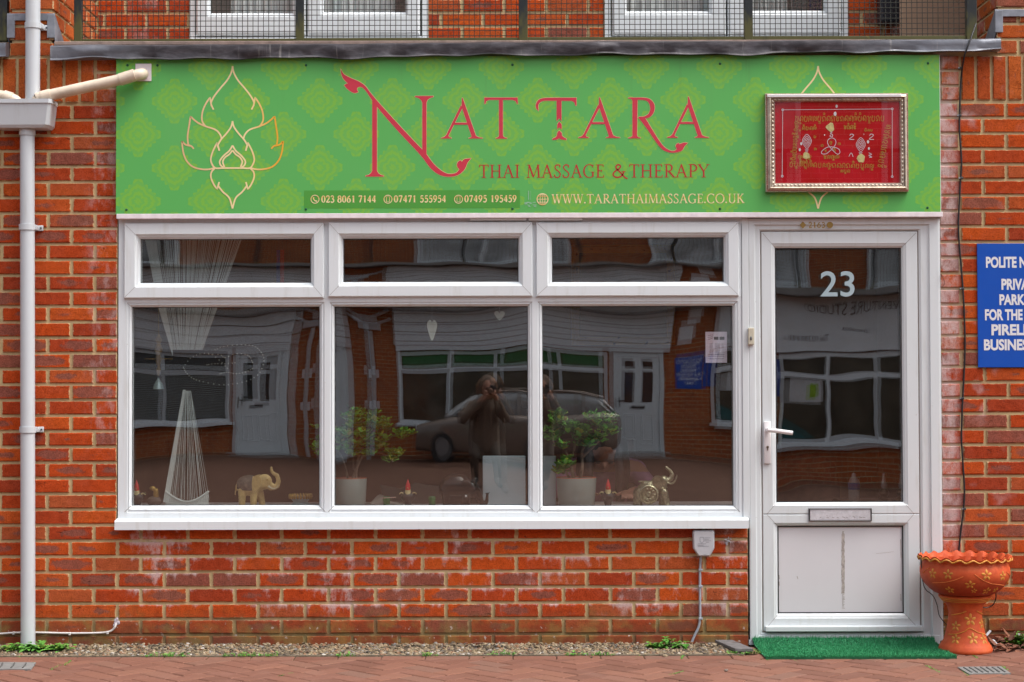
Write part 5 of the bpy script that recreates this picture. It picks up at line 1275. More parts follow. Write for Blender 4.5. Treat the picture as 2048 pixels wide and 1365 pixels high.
# covers in the paving
def ground_pt(a, b_): d_ = CM @ Vector(((a - 1024) / F, (682.5 - b_) / F, -1)); return CAMP + d_ * (-CAMP.z / d_.z)
for name, pts, lab, rows in (('inspection_cover', ((-150, 1325), (72, 1327), (62, 1341), (-160, 1340)), 'grey ribbed metal cover set in the paving near the downpipe', 9), ('drain_grate', ((1915, 1336), (2002, 1335), (2022, 1349), (1938, 1350)), 'small grey drain cover with curved ribs set in the paving in front of the planter', 7)):
    g4 = [ground_pt(*p) for p in pts]; m = MB()
    top = [(p.x, p.y, .0045) for p in g4]; bot = [(p.x, p.y, -.004) for p in g4]
    m.add(top + bot, [(3, 2, 1, 0)] + [(j, (j + 1) % 4, 4 + (j + 1) % 4, 4 + j) for j in range(4)])
    ob = m.build(name, M('grey_cast_cover', (.22, .225, .22), .6, .3, var=.2, scale=30)); tag(ob, lab, 'drain cover')
    m = MB(); A4 = [Vector(p) for p in top]
    for k in range(rows):
        t = (k + .8) / (rows + .6); a, b_ = A4[0].lerp(A4[1], t), A4[3].lerp(A4[2], t); a2, b2 = a.lerp(b_, .15), a.lerp(b_, .85)
        mid = (a2 + b2) / 2 + (A4[1] - A4[0]) * .004
        m.tube([a2, mid, b2], .004, 6)
    m.build('rib', M('cover_rib', (.10, .105, .10), .6, .3), ob)
for a0, b0, a1, b1 in ((1852, 1331, 1880, 1345), (1936, 1304, 1955, 1316), (1925, 1340, 1938, 1352), (2004, 1332, 2026, 1347), (36, 1318, 44, 1311), (64, 1326, 76, 1318), (102, 1340, 120, 1330), (130, 1330, 142, 1321), (560, 1352, 585, 1346), (1340, 1350, 1365, 1343), (1590, 1320, 1600, 1326), (1526, 1312, 1538, 1321), (1363, 1318, 1367, 1310), (1275, 1316, 1280, 1309), (1475, 1312, 1484, 1308)):
    p0, p1 = ground_pt(a0, b0), ground_pt(a1, b1); m = MB(); L0 = (p1 - p0).length; k = 0.0
    while k < L0:
        m.cur = (.15 + .5 * rg.random(), rg.random() * .95, 0, 1); c = p0.lerp(p1, k / L0); az = rg.uniform(0, 6.28)
        leaf(m, (c.x, c.y, -.002), (math.cos(az), math.sin(az), .9), rg.uniform(.008, .016), .006, .5, 2); k += .003
    tag(m.build('moss_tuft', WEED), 'thin line of moss growing in a joint of the red paving', 'moss', 'moss lines in the paving joints')
# ---- doormat
x0, x1 = P(1520, 1300, -.2).x - .01, 2.012; y0, y1 = -.452, -.006
MT = thing('doormat', 'green artificial grass mat lying in front of the white door', 'mat', ((x0 + x1) / 2, (y0 + y1) / 2, 0))
def mz(x, y): return .010 + max(0, (y + .10) / .09) ** 1.5 * .022 + .002 * math.sin(x * 9) * math.sin(y * 14)
m = MB(); NX, NY = 30, 18; vs = []
for j in range(NY + 1):
    for i_ in range(NX + 1):
        x, y = x0 + (x1 - x0) * i_ / NX, y0 + (y1 - y0) * j / NY; vs.append((x, y, mz(x, y)))
n0 = (NX + 1) * (NY + 1); vs += [(v[0], v[1], max(.001, v[2] - .009)) for v in vs]
fs = [(j * (NX + 1) + i_, j * (NX + 1) + i_ + 1, (j + 1) * (NX + 1) + i_ + 1, (j + 1) * (NX + 1) + i_) for j in range(NY) for i_ in range(NX)]
fs += [(i_ + 1, i_, n0 + i_, n0 + i_ + 1) for i_ in range(NX)] + [(j * (NX + 1), (j + 1) * (NX + 1), n0 + (j + 1) * (NX + 1), n0 + j * (NX + 1)) for j in range(NY)] + [((j + 1) * (NX + 1) + NX, j * (NX + 1) + NX, n0 + j * (NX + 1) + NX, n0 + (j + 1) * (NX + 1) + NX) for j in range(NY)]
m.add(vs, fs); m.build('mat_backing', M('green_mat_base', (.006, .10, .04), .8), MT)
m = MB()
for k in range(26000):
    x, y = rg.uniform(x0, x1), rg.uniform(y0, y1)
    if k < 2500: y = y0 + rg.random() * .012
    m.cur = (rg.random(), 0, 0, 1); z = mz(x, y); az = rg.uniform(0, 6.28); l = rg.uniform(.006, .013) + (.012 * rg.random() if y > -.03 and rg.random() < .5 else 0); dx, dy = math.cos(az) * .0016, math.sin(az) * .0016; tx, ty = rg.uniform(-.006, .006), rg.uniform(-.006, .006)
    m.add([(x - dx, y - dy, z - .001), (x + dx, y + dy, z - .001), (x + tx, y + ty, z + l)], [(0, 1, 2)])
ob = m.build('grass_pile', TURF, MT); ob['kind'] = 'stuff'
# ---- planter: bowl on its stand
UC = Vector((P(1930, 1200, -.215).x, -.215, 0)); SU = SC(-.215)
def uz(py): return P(1930, py, -.235 - .0).z
dz = uz(1304) - 0.004
zq = lambda py: (1303 - py) / SU * .98
sp = [(51.5, 1303), (53, 1300.5), (53, 1297), (51.5, 1294.5), (50.5, 1291), (48.5, 1288.5), (43, 1280), (39.2, 1268), (35.6, 1251), (33.2, 1236), (32.6, 1225), (34, 1215), (37, 1207), (40.5, 1204), (42.5, 1202.5), (42.5, 1200.5), (45.5, 1199.5), (45.5, 1197), (48.5, 1196), (48.5, 1193.5), (51, 1192.5), (52, 1189.5), (50, 1187.5), (30, 1187.2)]
sp = [(r / SU, zq(p)) for r, p in sp]
m = MB(); m.lathe(sp, 56, (UC.x, UC.y, 0)); ST = m.build('planter_stand', TERRA_S, None, 45); ob = tag(ST, 'flared terracotta pedestal with ochre flowers carrying the wide bowl beside the door', 'pedestal')
bp = [(30, 1187), (52, 1186.5), (60, 1183), (70, 1175.5), (79, 1166), (85.5, 1155), (88, 1144), (87.5, 1134), (84.5, 1126), (82.5, 1121), (84, 1117.5), (89.5, 1111), (90, 1109.2), (87, 1109.5), (80, 1118), (80, 1135), (70, 1160), (30, 1172), (.5, 1173)]
bp = [(r / SU, zq(p)) for r, p in bp]
def wob(i_, a, r, z):
    k = 1.0 if i_ in (11, 12, 13) else .35 if i_ in (10, 14) else 0
    return r * (1 + .018 * k * math.cos(22 * a)), z + .0062 * k * math.sin(22 * a)
m = MB(); m.lathe(bp, 176, (UC.x, UC.y, 0), wob=wob); BW = m.build('planter_bowl', TERRA_B, None, 40); tag(BW, 'wide terracotta bowl with wavy rim and flower pattern resting on its pedestal', 'planter')
m = MB()
rimp = []
for k in range(176):
    a = 2 * math.pi * k / 176; r, z = wob(11, a, bp[11][0] + .001, bp[11][1] - .006); rimp.append((UC.x + r * math.cos(a), UC.y + r * math.sin(a), z - .001))
m.tube(rimp + rimp[:1], .0042, 6, cap=False); m.build('rim_edge', OCHRE, BW, 60)
def surf(prof, z):
    for (r0, z0), (r1, z1) in zip(prof, prof[1:]):
        if min(z0, z1) <= z <= max(z0, z1) and abs(z1 - z0) > 1e-6: return r0 + (r1 - r0) * (z - z0) / (z1 - z0), (r1 - r0), (z1 - z0)
    return prof[0][0], 0, 1
def on_surf(prof, a, z, off=.0012):
    r, dr, dz_ = surf(prof, z); L_ = math.hypot(dr, dz_); nr, nz = dz_ / L_, -dr / L_
    if nr < 0: nr, nz = -nr, -nz
    return Vector((UC.x + (r + off * nr) * math.cos(a), UC.y + (r + off * nr) * math.sin(a), z + off * nz))
def flower(mb, prof, px, py, rp, vs_=1.0, six=False):
    z = zq(py); r = surf(prof, z)[0]; s_ = max(-.97, min(.97, (px - 1930) / SU / r)); a0 = -math.pi / 2 + math.asin(s_); R_ = rp / SU
    n = 5
    for k in range(n):
        th = 2 * math.pi * k / n + math.pi / 2; ring_ = []
        for j in range(12):
            t = 2 * math.pi * j / 12; u = R_ * .62 + R_ * .42 * math.cos(t); v = R_ * .24 * math.sin(t)
            uu, vv = u * math.cos(th) - v * math.sin(th), u * math.sin(th) + v * math.cos(th)
            ring_.append(on_surf(prof, a0 + uu / r, z + vv * vs_, .0008))
        u = R_ * .62; ctr = on_surf(prof, a0 + u * math.cos(th) / r, z + u * math.sin(th) * vs_, .0042)
        mb.add(ring_ + [ctr], [(j, (j + 1) % 12, 12) for j in range(12)])
def vine(mb, prof, pts, w=.0024):
    q = []
    for px, py in spline(pts, 6):
        z = zq(py); r = surf(prof, z)[0]; s_ = max(-.985, min(.985, (px - 1930) / SU / r)); q.append(on_surf(prof, -math.pi / 2 + math.asin(s_), z, .0008))
    mb.tube(q, w, 6)
lowb = bp[:10]
m = MB()
for a, b_, r in ((1879, 1140, 10), (1951, 1140, 11), (1988, 1144, 10), (1855, 1141, 10)): flower(m, lowb, a, b_, r)
for a, b_, r in ((1919, 1159, 10), (1886, 1172, 9), (1955, 1173, 9), (1929, 1172, 6), (1975, 1172, 7), (2004, 1158, 6)): flower(m, lowb, a, b_, r, .8)
for k in range(-4, 8):
    aa = .55 * k
m.build('flower_relief', OCHRE, BW, 40)
m = MB()
for pts in (((1857, 1160), (1875, 1156), (1892, 1150), (1905, 1143)), ((1927, 1138), (1940, 1148), (1960, 1157), (1985, 1162), (1998, 1166)), ((1998, 1137), (2006, 1144), (2010, 1150)), ((1852, 1130), (1846, 1136), (1843.5, 1143))): vine(m, lowb, pts, .0019)
m.build('vine_line', M('vine_clay', (.60, .16, .035), .7), BW, 60)
lows = sp[5:13]
m = MB()
for a, b_, r in ((1932, 1235, 12), (1957, 1245, 10), (1905, 1249, 10), (1935, 1272, 11), (1903, 1274, 10), (1959, 1275, 10)): flower(m, lows, a, b_, r)
m.build('flower_relief', OCHRE, ST, 40)
m = MB()
for pts in (((1893, 1267), (1906, 1264), (1920, 1258), (1930, 1252), (1945, 1260), (1958, 1264), (1969, 1270)), ((1924, 1218), (1916, 1222), (1905, 1226), (1900, 1228)), ((1945, 1218), (1952, 1222), (1962, 1227))): vine(m, lows, pts)
for z in (sp[16][1], sp[18][1], sp[20][1]): m.lathe([(surf(sp, z)[0], z - .002), (surf(sp, z)[0] + .0022, z), (surf(sp, z)[0], z + .002)], 48, (UC.x, UC.y, 0))
m.build('vine_line', M('vine_ochre', (.62, .24, .03), .6, var=.2), ST, 60)
m = MB(); pts = spline([Z3(1843, 1112, -.24), Z3(1843, 1130, -.235), Z3(1846, 1165, -.2), Z3(1852, 1180, -.17), Z3(1866, 1192, -.15), Z3(1874, 1210, -.14), Z3(1878, 1230, -.13), Z3(1886, 1242, -.12), Z3(1897, 1254, -.1)], 6); m.tube(pts, .0021, 7)
pts = spline([Z3(1990, 1178, -.13), Z3(1992, 1195, -.08), Z3(1986, 1210, -.06), Z3(1972, 1216, -.06), Z3(1960, 1213, -.08)], 6); m.tube(pts, .0028, 7)
tag(m.build('planter_wire', WIREB), 'thin black wire hanging in loops behind the terracotta planter', 'wire')
# ================================================================== THINGS IN THE SHOP WINDOW
ri = random.Random(12)
def at(px, y): return P(px, 1000, y).x
def zat(py, y): return P(1024, py, y).z
PALE = M('pale_string', (.58, .64, .62), .8, var=.08)
# ---- white string hanging, gathered in the middle
SH_ = thing('string_hanging', 'white string hanging fanned at top and spread to a fringed hem in first window', 'hanging', (at(372, .16), .16, zS))
def strings(name, tops, bots, y, n, r, sway=0.0):
    m = MB()
    for k in range(n):
        t = k / (n - 1); a = (tops[0][0] + (tops[1][0] - tops[0][0]) * t, tops[0][1] + (tops[1][1] - tops[0][1]) * t); b = (bots[0][0] + (bots[1][0] - bots[0][0]) * t, bots[0][1] + (bots[1][1] - bots[0][1]) * t)
        yy = y + .012 * math.sin(k * 2.4)
        p0, p1 = P(a[0] + ri.uniform(-1, 1), a[1], yy), P(b[0] + ri.uniform(-2, 2), b[1] - sway * math.sin(math.pi * t), yy)
        mid = (p0 + p1) / 2 + Vector((ri.uniform(-.003, .003), 0, 0)); m.tube([p0, mid, p1], r * ri.choice((.7, 1, 1, 1.5)), 4, cap=False)
    return m.build(name, PALE, SH_)
strings('upper_strings', ((288, 470), (486, 470)), ((343, 700), (405, 700)), .16, 84, .0016)
strings('lower_strings', ((366, 782), (382, 782)), ((330, 1000), (417, 1000)), .16, 40, .0008)
m = MB()
for pts in ([(290, 478), (318, 620), (345, 712), (345, 690), (330, 600), (312, 478)], [(366, 780), (326, 1005), (338, 1005), (371, 780)]):
    m.poly([(P(a, b_, .15).x, P(a, b_, .15).z) for a, b_ in pts], .15, th=.004)
m.build('edge_band', PALE, SH_)
m = MB()
for k in range(40):
    t = k / 39; a = 332 + 84 * t; b_ = 984 + 20 * math.sin(math.pi * t); p = P(a, b_, .15); m.ell(p, (.006, .006, .006), n=6)
    m.tube([p, (p.x, p.y, zS + .002)], .0022, 4)
m.build('fringe', PALE, SH_)
# ---- chains of small gold beads: crown outline and a lantern
BEAD = M('gold_bead', (.85, .78, .58), .3, .2)
BC_ = thing('bead_chain', 'chain of small gold beads hanging in a crown shape behind the window glass', 'beads', (at(462, .3), .3, zat(720, .3)))
m = MB()
def beadrow(pts, n, r=.0028, y=.3):
    q = spline(pts, 20)
    for k in range(n):
        a, b_ = q[int(k * (len(q) - 1) / max(1, n - 1))]; m.ell(P(a, b_, y), (r, r, r), n=6)
beadrow([(367, 735), (380, 718), (398, 709), (420, 708), (440, 722), (455, 737)], 15); beadrow([(430, 700), (450, 693), (480, 690), (505, 692), (520, 702), (528, 720), (520, 745), (500, 760), (470, 768), (440, 770), (405, 764), (385, 757), (372, 745), (367, 735)], 44)
beadrow([(418, 709), (440, 710), (450, 716), (470, 708), (490, 709), (500, 715), (505, 725)], 16); beadrow([(440, 748), (455, 745), (470, 748), (490, 745), (505, 738)], 14); beadrow([(414, 730), (430, 728), (450, 728), (470, 726)], 10)
m.build('bead', BEAD, BC_)
LN = thing('hanging_lantern', 'small gold hanging lantern with a glass drop beside the bead chain', 'lantern', (at(317, .3), .3, zat(780, .3)))
GOLDM = M('antique_gold', (.40, .26, .07), .32, .85, var=.3, scale=50)
c = P(317, 700, .3); m = MB(); m.lathe([(.002, .36), (.003, .08), (.018, .05), (.010, .03), (.022, .0), (.012, -.03), (.02, -.05), (.006, -.08), (.014, -.10), (.003, -.13)], 12, c); m.tube([c + Vector((-.07, 0, -.045)), c + Vector((.07, 0, -.045))], .003, 6); m.build('stem', GOLDM, LN, 50)
m = MB(); m.lathe([(.003, 0), (.024, -.035), (.028, -.055), (.004, -.06)], 12, c + Vector((0, 0, -.14))); m.build('glass_drop', M('pale_glass_drop', (.45, .58, .58), .1, .2), LN, 60)
# ---- paper hearts
for k, (pts, lab) in enumerate((([(864, 682), (856, 662), (854, 648), (860, 640), (864, 645), (868, 640), (874, 648), (872, 662)], 'long narrow pale heart hanging behind the middle window pane'), ([(999, 641), (989, 629), (991, 623), (996, 623), (999, 627), (1002, 623), (1008, 624), (1009, 630)], 'small broad pale heart hanging near the top corner of the middle pane'))):
    m = MB(); q = spline(pts, 4, True); m.poly([(P(a, b_, .08).x, P(a, b_, .08).z) for a, b_ in q], .08, th=.002)
    hp = m.build('paper_heart', M('pale_paper', (.50, .54, .46), .7, var=.04)); tag(hp, lab, 'heart')
    m = MB(); t_ = P(pts[0][0], pts[4][1], .081); m.tube([t_, (t_.x, t_.y, zat(600, .08))], .0007, 4); m.build('thread', M('thin_thread', (.5, .5, .48), .8), hp)
# ---- price list on the glass
PO = thing('price_list', 'white and pink price list sheet stuck inside the third window pane', 'poster', (at(1432, .06), .06, zat(726, .06)))
q = RC(1411, 664, 1454, 726, .058); m = MB(); m.box(q[0], q[1], .058, .0592, q[2], q[3]); m.build('sheet', M('poster_paper', (.74, .66, .76), .6, var=.06, scale=14), PO)
def pq(a, b_): v = P(a, b_, .0575); return (v.x, v.z)
m = MB()
for k in range(3): m.rib([pq(1416, 680 - k * 4), pq(1426, 676 - k * 3)], .0022, .0574 - k * 1e-5)
for k in range(9):
    for a, c in ((1419, 1426), (1430, 1440), (1443, 1448)): m.rib([pq(a, 688 + k * 2.6), pq(c, 688 + k * 2.6)], .0018, .0573)
for b_ in (710, 713, 718): m.rib([pq(1416, b_), pq(1448, b_)], .0022, .0573)
m.build('print', M('grey_poster_ink', (.30, .28, .34), .7), PO)
m = MB()
for a, c in ((1428, 1437), (1439, 1449)): m.quad((pq(a, 680)[0], .0572, pq(a, 680)[1]), (pq(c, 680)[0], .0572, pq(c, 680)[1]), (pq(c, 674)[0], .0572, pq(c, 674)[1]), (pq(a, 674)[0], .0572, pq(a, 674)[1]))
m.build('photo', INKD, PO)
# ---- jade plants
def jade(px, py_top, pw, ph, crown, y, label, plabel, seed, stems):
    q = random.Random(seed); s_ = SC(y); x = at(px, y); h = ph / s_; r = pw / 2 / s_
    T_ = thing('jade_plant', label, 'plant', (x, y, zS))
    m = MB(); m.lathe([(r * .86, 0), (r * .90, .004), (r, h - .004), (r * .985, h), (r * .92, h), (r * .9, h - .02), (.001, h - .02)], 36, (x, y, zS)); m.build('pot', POT, T_, 40)
    m = MB(); m.lathe([(r * .992, h + .0005), (r * .985, h + .004), (r * .93, h + .004), (r * .925, h - .005)], 36, (x, y, zS)); m.build('pot_rim', POTRIM, T_, 40)
    m = MB(); L_ = MB(); tips = []
    for (bx, pts) in stems:
        p = [Vector((P(a, b_, y + q.uniform(-.06, .06)).x, y + q.uniform(-.05, .05), P(a, b_, y).z)) for a, b_ in pts]; p[0].y = y
        n_ = len(p); m.tube([tuple(v) for v in spline(p, 4)], [max(.0028, bx * (1 - k / (n_ * 4.2))) for k in range((n_ - 1) * 4 + 1)], 7)
    m.build('trunk', BARK, T_, 60)
    for (cx, cy, rx, ry, n) in crown:
        for k in range(n):
            a, b_ = q.gauss(0, .46), q.gauss(0, .46)
            if a * a + b_ * b_ > 1.15: continue
            yy = y + q.uniform(-.09, .07); c = P(cx + rx * a, cy + ry * b_, yy); az0 = q.uniform(0, 6.28)
            nl = q.choice((4, 5, 6, 6)); rad = q.uniform(.024, .038)
            if q.random() < .5: m2 = None
            for j in range(nl):
                az = az0 + j * 6.283 / nl + q.uniform(-.3, .3); el = q.uniform(.1, 1.0); d = Vector((math.cos(az) * math.cos(el), math.sin(az) * math.cos(el), math.sin(el)))
                s2 = d.cross(Vector((0, 0, 1))).normalized(); up_ = s2.cross(d).normalized(); L_.cur = (q.random() ** 1.2, q.random(), 0, 1)
                w_ = rad * .42; vs = []; base = c - Vector((0, 0, .006))
                prof = ((.02, .16), (.25, .62), (.55, 1.0), (.82, .8), (1.0, .08))
                for (t, ww) in prof: vs += [base + d * rad * 1.25 * t - s2 * w_ * ww + up_ * .002, base + d * rad * 1.25 * t + up_ * .0045, base + d * rad * 1.25 * t + s2 * w_ * ww + up_ * .002, base + d * rad * 1.25 * t - up_ * .001]
                L_.add(vs, [(i_ * 4 + a_, i_ * 4 + (a_ + 1) % 4, i_ * 4 + 4 + (a_ + 1) % 4, i_ * 4 + 4 + a_) for i_ in range(4) for a_ in range(4)] + [(16, 17, 18, 19)])
    L_.build('foliage', JADE, T_, 50); return T_
jade(701, 957, 66, 56, [(712, 838, 26, 22, 26), (688, 868, 22, 24, 16), (735, 865, 34, 34, 44), (760, 845, 22, 18, 16), (700, 895, 24, 24, 22), (800, 868, 26, 12, 14), (785, 912, 18, 16, 14), (645, 880, 26, 32, 12), (735, 905, 22, 12, 10), (757, 880, 26, 20, 16)], .17,
     'jade plant with open leafy crown in grey pot under the middle pane near the mullion', '', 3,
     [(.009, [(705, 958), (714, 930), (722, 905), (735, 875), (745, 850)]), (.008, [(714, 958), (716, 935), (730, 910), (760, 892), (790, 870), (805, 868)]), (.006, [(697, 958), (690, 930), (680, 905), (655, 880)]), (.005, [(708, 940), (705, 905), (702, 870), (712, 838)]), (.005, [(725, 915), (750, 905), (780, 912)])])
jade(1153, 957, 80, 56, [(1112, 838, 20, 16, 22), (1140, 858, 36, 14, 30), (1105, 872, 24, 16, 20), (1190, 840, 22, 18, 26), (1165, 865, 28, 14, 20), (1218, 838, 18, 12, 12), (1215, 862, 18, 14, 12), (1170, 885, 24, 12, 12), (1125, 895, 18, 10, 8), (1130, 930, 14, 16, 13), (1120, 940, 10, 10, 6), (1195, 875, 16, 16, 12)], .17,
     'jade plant with flat spreading crown in grey pot standing before the seated person', '', 4,
     [(.010, [(1148, 958), (1142, 935), (1135, 910), (1120, 880), (1110, 845)]), (.010, [(1160, 958), (1165, 930), (1165, 905), (1180, 875), (1190, 845)]), (.006, [(1140, 958), (1130, 940), (1128, 925)]), (.006, [(1165, 915), (1190, 890), (1215, 865)]), (.006, [(1140, 920), (1150, 890), (1145, 860)])])
# ---- elephants
def elephant(name, px, y, hpx, mats, label, kind):
    s_ = SC(y); x0 = at(px, y); k = hpx / s_ / 1.0        # k = height in metres, unit figure 1 high
    def V3(a, b_, c): return (x0 + a * k, y + b_ * k, zS + c * k)
    T_ = thing(name, label, 'figurine', (x0, y, zS)); m = MB(); return T_, V3, k, m
T_, V3, k, m = elephant('elephant_figurine', 508, .15, 70, None, 'carved cream and grey wooden elephant with raised trunk and blanket on its back', 0)
IV = M('cream_carved_wood', (.52, .38, .15), .5, var=.22, scale=40, bump=.3, bscale=120); DK = M('grey_carved_blanket', (.085, .07, .055), .6, var=.6, scale=70, bump=.8, bscale=140)
m.ell(V3(-.12, 0, .60), (.40 * k, .26 * k, .29 * k), n=16)
for a, b_, dx in ((-.34, .12, -.03), (-.32, -.12, .0), (.12, .12, .10), (.02, -.13, -.02)): capsule(m, V3(a, b_, .50), .125 * k, V3(a + dx, b_, .09), .092 * k, 10); m.ell(V3(a + dx, b_, .05), (.105 * k, .105 * k, .05 * k), n=10)
m.ell(V3(.30, 0, .74), (.22 * k, .17 * k, .20 * k), n=14); capsule(m, V3(.15, 0, .66), .2 * k, V3(.32, 0, .66), .16 * k, 12)
tr = [(.42, .66, .10), (.56, .56, .085), (.66, .60, .075), (.70, .74, .068), (.66, .90, .06), (.56, .95, .052), (.50, 1.02, .045), (.49, 1.12, .04)]
for (a, c, r), (a2, c2, r2) in zip(tr, tr[1:]): capsule(m, V3(a, 0, c), r * k, V3(a2, 0, c2), r2 * k, 10)
capsule(m, V3(.40, 0, .58), .07 * k, V3(.48, 0, .50), .04 * k, 8); capsule(m, V3(-.50, 0, .62), .03 * k, V3(-.54, 0, .35), .02 * k, 6)
fuse('body', m, .0035, IV, T_, 3)
m = MB()
for s_ in (-1, 1):
    pts = [(.22, .86), (.10, .92), (.00, .82), (-.02, .62), (.04, .44), (.12, .50), (.22, .62), (.26, .74)]
    q = [V3(a, s_ * .21, c) for a, c in spline(pts, 3, True)]; lp_ = [(v[0], v[2]) for v in q]; m.poly(lp_, q[0][1] - (.012 if s_ < 0 else 0), th=.010)
    for a, c in ((.06, .84), (.02, .72), (.03, .58), (.09, .52)): m.tube([V3(.2, s_ * .215 - .02 * (s_ < 0) - .05 * (s_ < 0), .74), V3(a, s_ * .215 - .07 * (s_ < 0), c)], .0012, 5)
m.build('ear', IV, T_, 40)
m = MB()
for i_ in range(11):
    pass
N1, N2 = 14, 16; vs = []
for i_ in range(N1 + 1):
    for j in range(N2 + 1):
        t, u = i_ / N1, j / N2; a = -.47 + .45 * t; th = math.pi * (u - .5) * 1.25 + math.pi / 2; rr = math.sqrt(max(.02, 1 - ((a + .12) / .41) ** 2)); vs.append(V3(a, -.285 * rr * math.cos(th) if True else 0, .60 + .315 * rr * math.sin(th)))
m.add(vs, [(i_ * (N2 + 1) + j, (i_ + 1) * (N2 + 1) + j, (i_ + 1) * (N2 + 1) + j + 1, i_ * (N2 + 1) + j + 1) for i_ in range(N1) for j in range(N2)]); m.build('blanket', DK, T_, 60)
m = MB()
for s_ in (-1, 1): m.tube(spline([V3(.42, s_ * .10, .60), V3(.55, s_ * .14, .53), V3(.66, s_ * .15, .56), V3(.72, s_ * .14, .64)], 4), [.032 * k * (1 - i_ / 14) for i_ in range(13)], 7)
m.build('tusk', M('ivory_paint', (.60, .54, .38), .4), T_, 60)
m = MB()
for s_ in (-1, 1): m.ell(V3(.40, s_ * .155, .78), (.025 * k,) * 3, n=8)
m.build('eye', GOLDM, T_, 60)
# black glass elephant, head down
T_, V3, k, m = elephant('elephant_figurine', 918, .15, 66, None, 'glossy black elephant with domed back and trunk curling up beside the laptop', 0)
BG = M('black_gloss', (.004, .005, .006), .16, var=.0, spec=.35)
m.ell(V3(-.08, 0, .52), (.54 * k, .36 * k, .50 * k), n=20); m.ell(V3(.34, 0, .52), (.26 * k, .24 * k, .30 * k), n=16)
for a, b_ in ((-.38, .17), (-.36, -.17), (.18, .17), (.20, -.17)): capsule(m, V3(a, b_, .40), .16 * k, V3(a, b_, .10), .14 * k, 10)
tr = [(.44, .62, .15), (.56, .42, .12), (.64, .22, .10), (.70, .09, .082), (.78, .06, .07), (.84, .14, .058), (.85, .26, .05), (.86, .38, .04)]
for (a, c, r), (a2, c2, r2) in zip(tr, tr[1:]): capsule(m, V3(a, 0, c), r * k, V3(a2, 0, c2), r2 * k, 10)
for a, c in ((.80, .40), (.92, .42)): capsule(m, V3(.86, 0, .38), .035 * k, V3(a, 0, c), .02 * k, 6)
for s_ in (-1, 1): m.ell(V3(.22, s_ * .30, .58), (.20 * k, .05 * k, .26 * k), n=12)
m.ell(V3(.50, 0, .82), (.08 * k, .1 * k, .07 * k), n=8)
fuse('body', m, .003, BG, T_, 5)
m = MB(); m.ell(V3(.22, -.36, .34), (.035 * k, .012 * k, .03 * k), n=8); m.build('eye', WHITE, T_, 60)
# brass elephant
T_, V3, k, m = elephant('elephant_figurine', 1304, .15, 68, None, 'silvery brass elephant with round embossed saddle shield and raised trunk', 0)
BR = M('aged_silver_brass', (.40, .37, .24), .30, .85, var=.4, scale=60, bump=.5, bscale=120)
m.ell(V3(-.10, 0, .46), (.38 * k, .22 * k, .25 * k), n=14)
for a, b_, dx in ((-.42, .11, -.04), (-.38, -.11, .0), (.28, .11, .02), (.34, -.11, .10)): capsule(m, V3(a, b_, .42), .13 * k, V3(a + dx, b_, .08), .085 * k, 10); m.ell(V3(a + dx, b_, .05), (.11 * k, .11 * k, .05 * k), n=10)
m.ell(V3(.34, 0, .74), (.16 * k, .14 * k, .17 * k), n=12); capsule(m, V3(.15, 0, .60), .19 * k, V3(.32, 0, .70), .14 * k, 10)
tr = [(.38, .78, .11), (.46, .76, .09), (.56, .80, .075), (.60, .92, .062), (.54, 1.04, .05), (.48, 1.08, .045), (.42, 1.14, .04)]
for (a, c, r), (a2, c2, r2) in zip(tr, tr[1:]): capsule(m, V3(a, 0, c), r * k, V3(a2, 0, c2), r2 * k, 10)
capsule(m, V3(.36, 0, .62), .06 * k, V3(.44, 0, .54), .03 * k, 8)
for i_ in range(9): m.ell(V3(-.38 + i_ * .07, 0, .72), (.035 * k, .12 * k, .035 * k), n=7)
fuse('body', m, .0035, BR, T_, 2)
m = MB()
for s_ in (-1, 1):
    pts = [(.30, .84), (.14, .88), (.00, .74), (.02, .56), (.14, .50), (.24, .58), (.30, .70)]
    q = [V3(a, s_ * .22, c) for a, c in spline(pts, 3, True)]; m.poly([(v[0], v[2]) for v in q], q[0][1] - (.010 if s_ < 0 else 0), th=.008)
    for a, c in ((.12, .84), (.04, .72), (.05, .60), (.14, .54)): m.tube([V3(.27, -.22, .74 - .0), V3(a, -.30, c)], .0016, 5)
m.build('ear', BR, T_, 40)
m = MB(); c = Vector(V3(-.12, -.22, .36)); m.lathe([(.0001, .018), (.05 * k, .020), (.10 * k, .012), (.22 * k, .014), (.25 * k, .02), (.285 * k, .016), (.30 * k, .0)], 20); m.V = [(c.x + a, c.y - z, c.z + b_) for a, b_, z in m.V]
for i_ in range(10): a = i_ * .628; m.ell((c.x + math.cos(a) * .16 * k, c.y - .016, c.z + math.sin(a) * .16 * k), (.035 * k, .004, .05 * k), Euler((0, -a + 1.57, 0)).to_matrix(), n=7)
m.build('saddle_shield', BR, T_, 40)
m = MB()
for s_ in (-1, 1): m.tube(spline([V3(.44, s_ * .10, .70), V3(.56, s_ * .13, .66), V3(.68, s_ * .13, .74), V3(.74, s_ * .12, .92)], 4), [.03 * k * (1 - i_ / 14) for i_ in range(13)], 7)
m.build('tusk', BR, T_, 60)
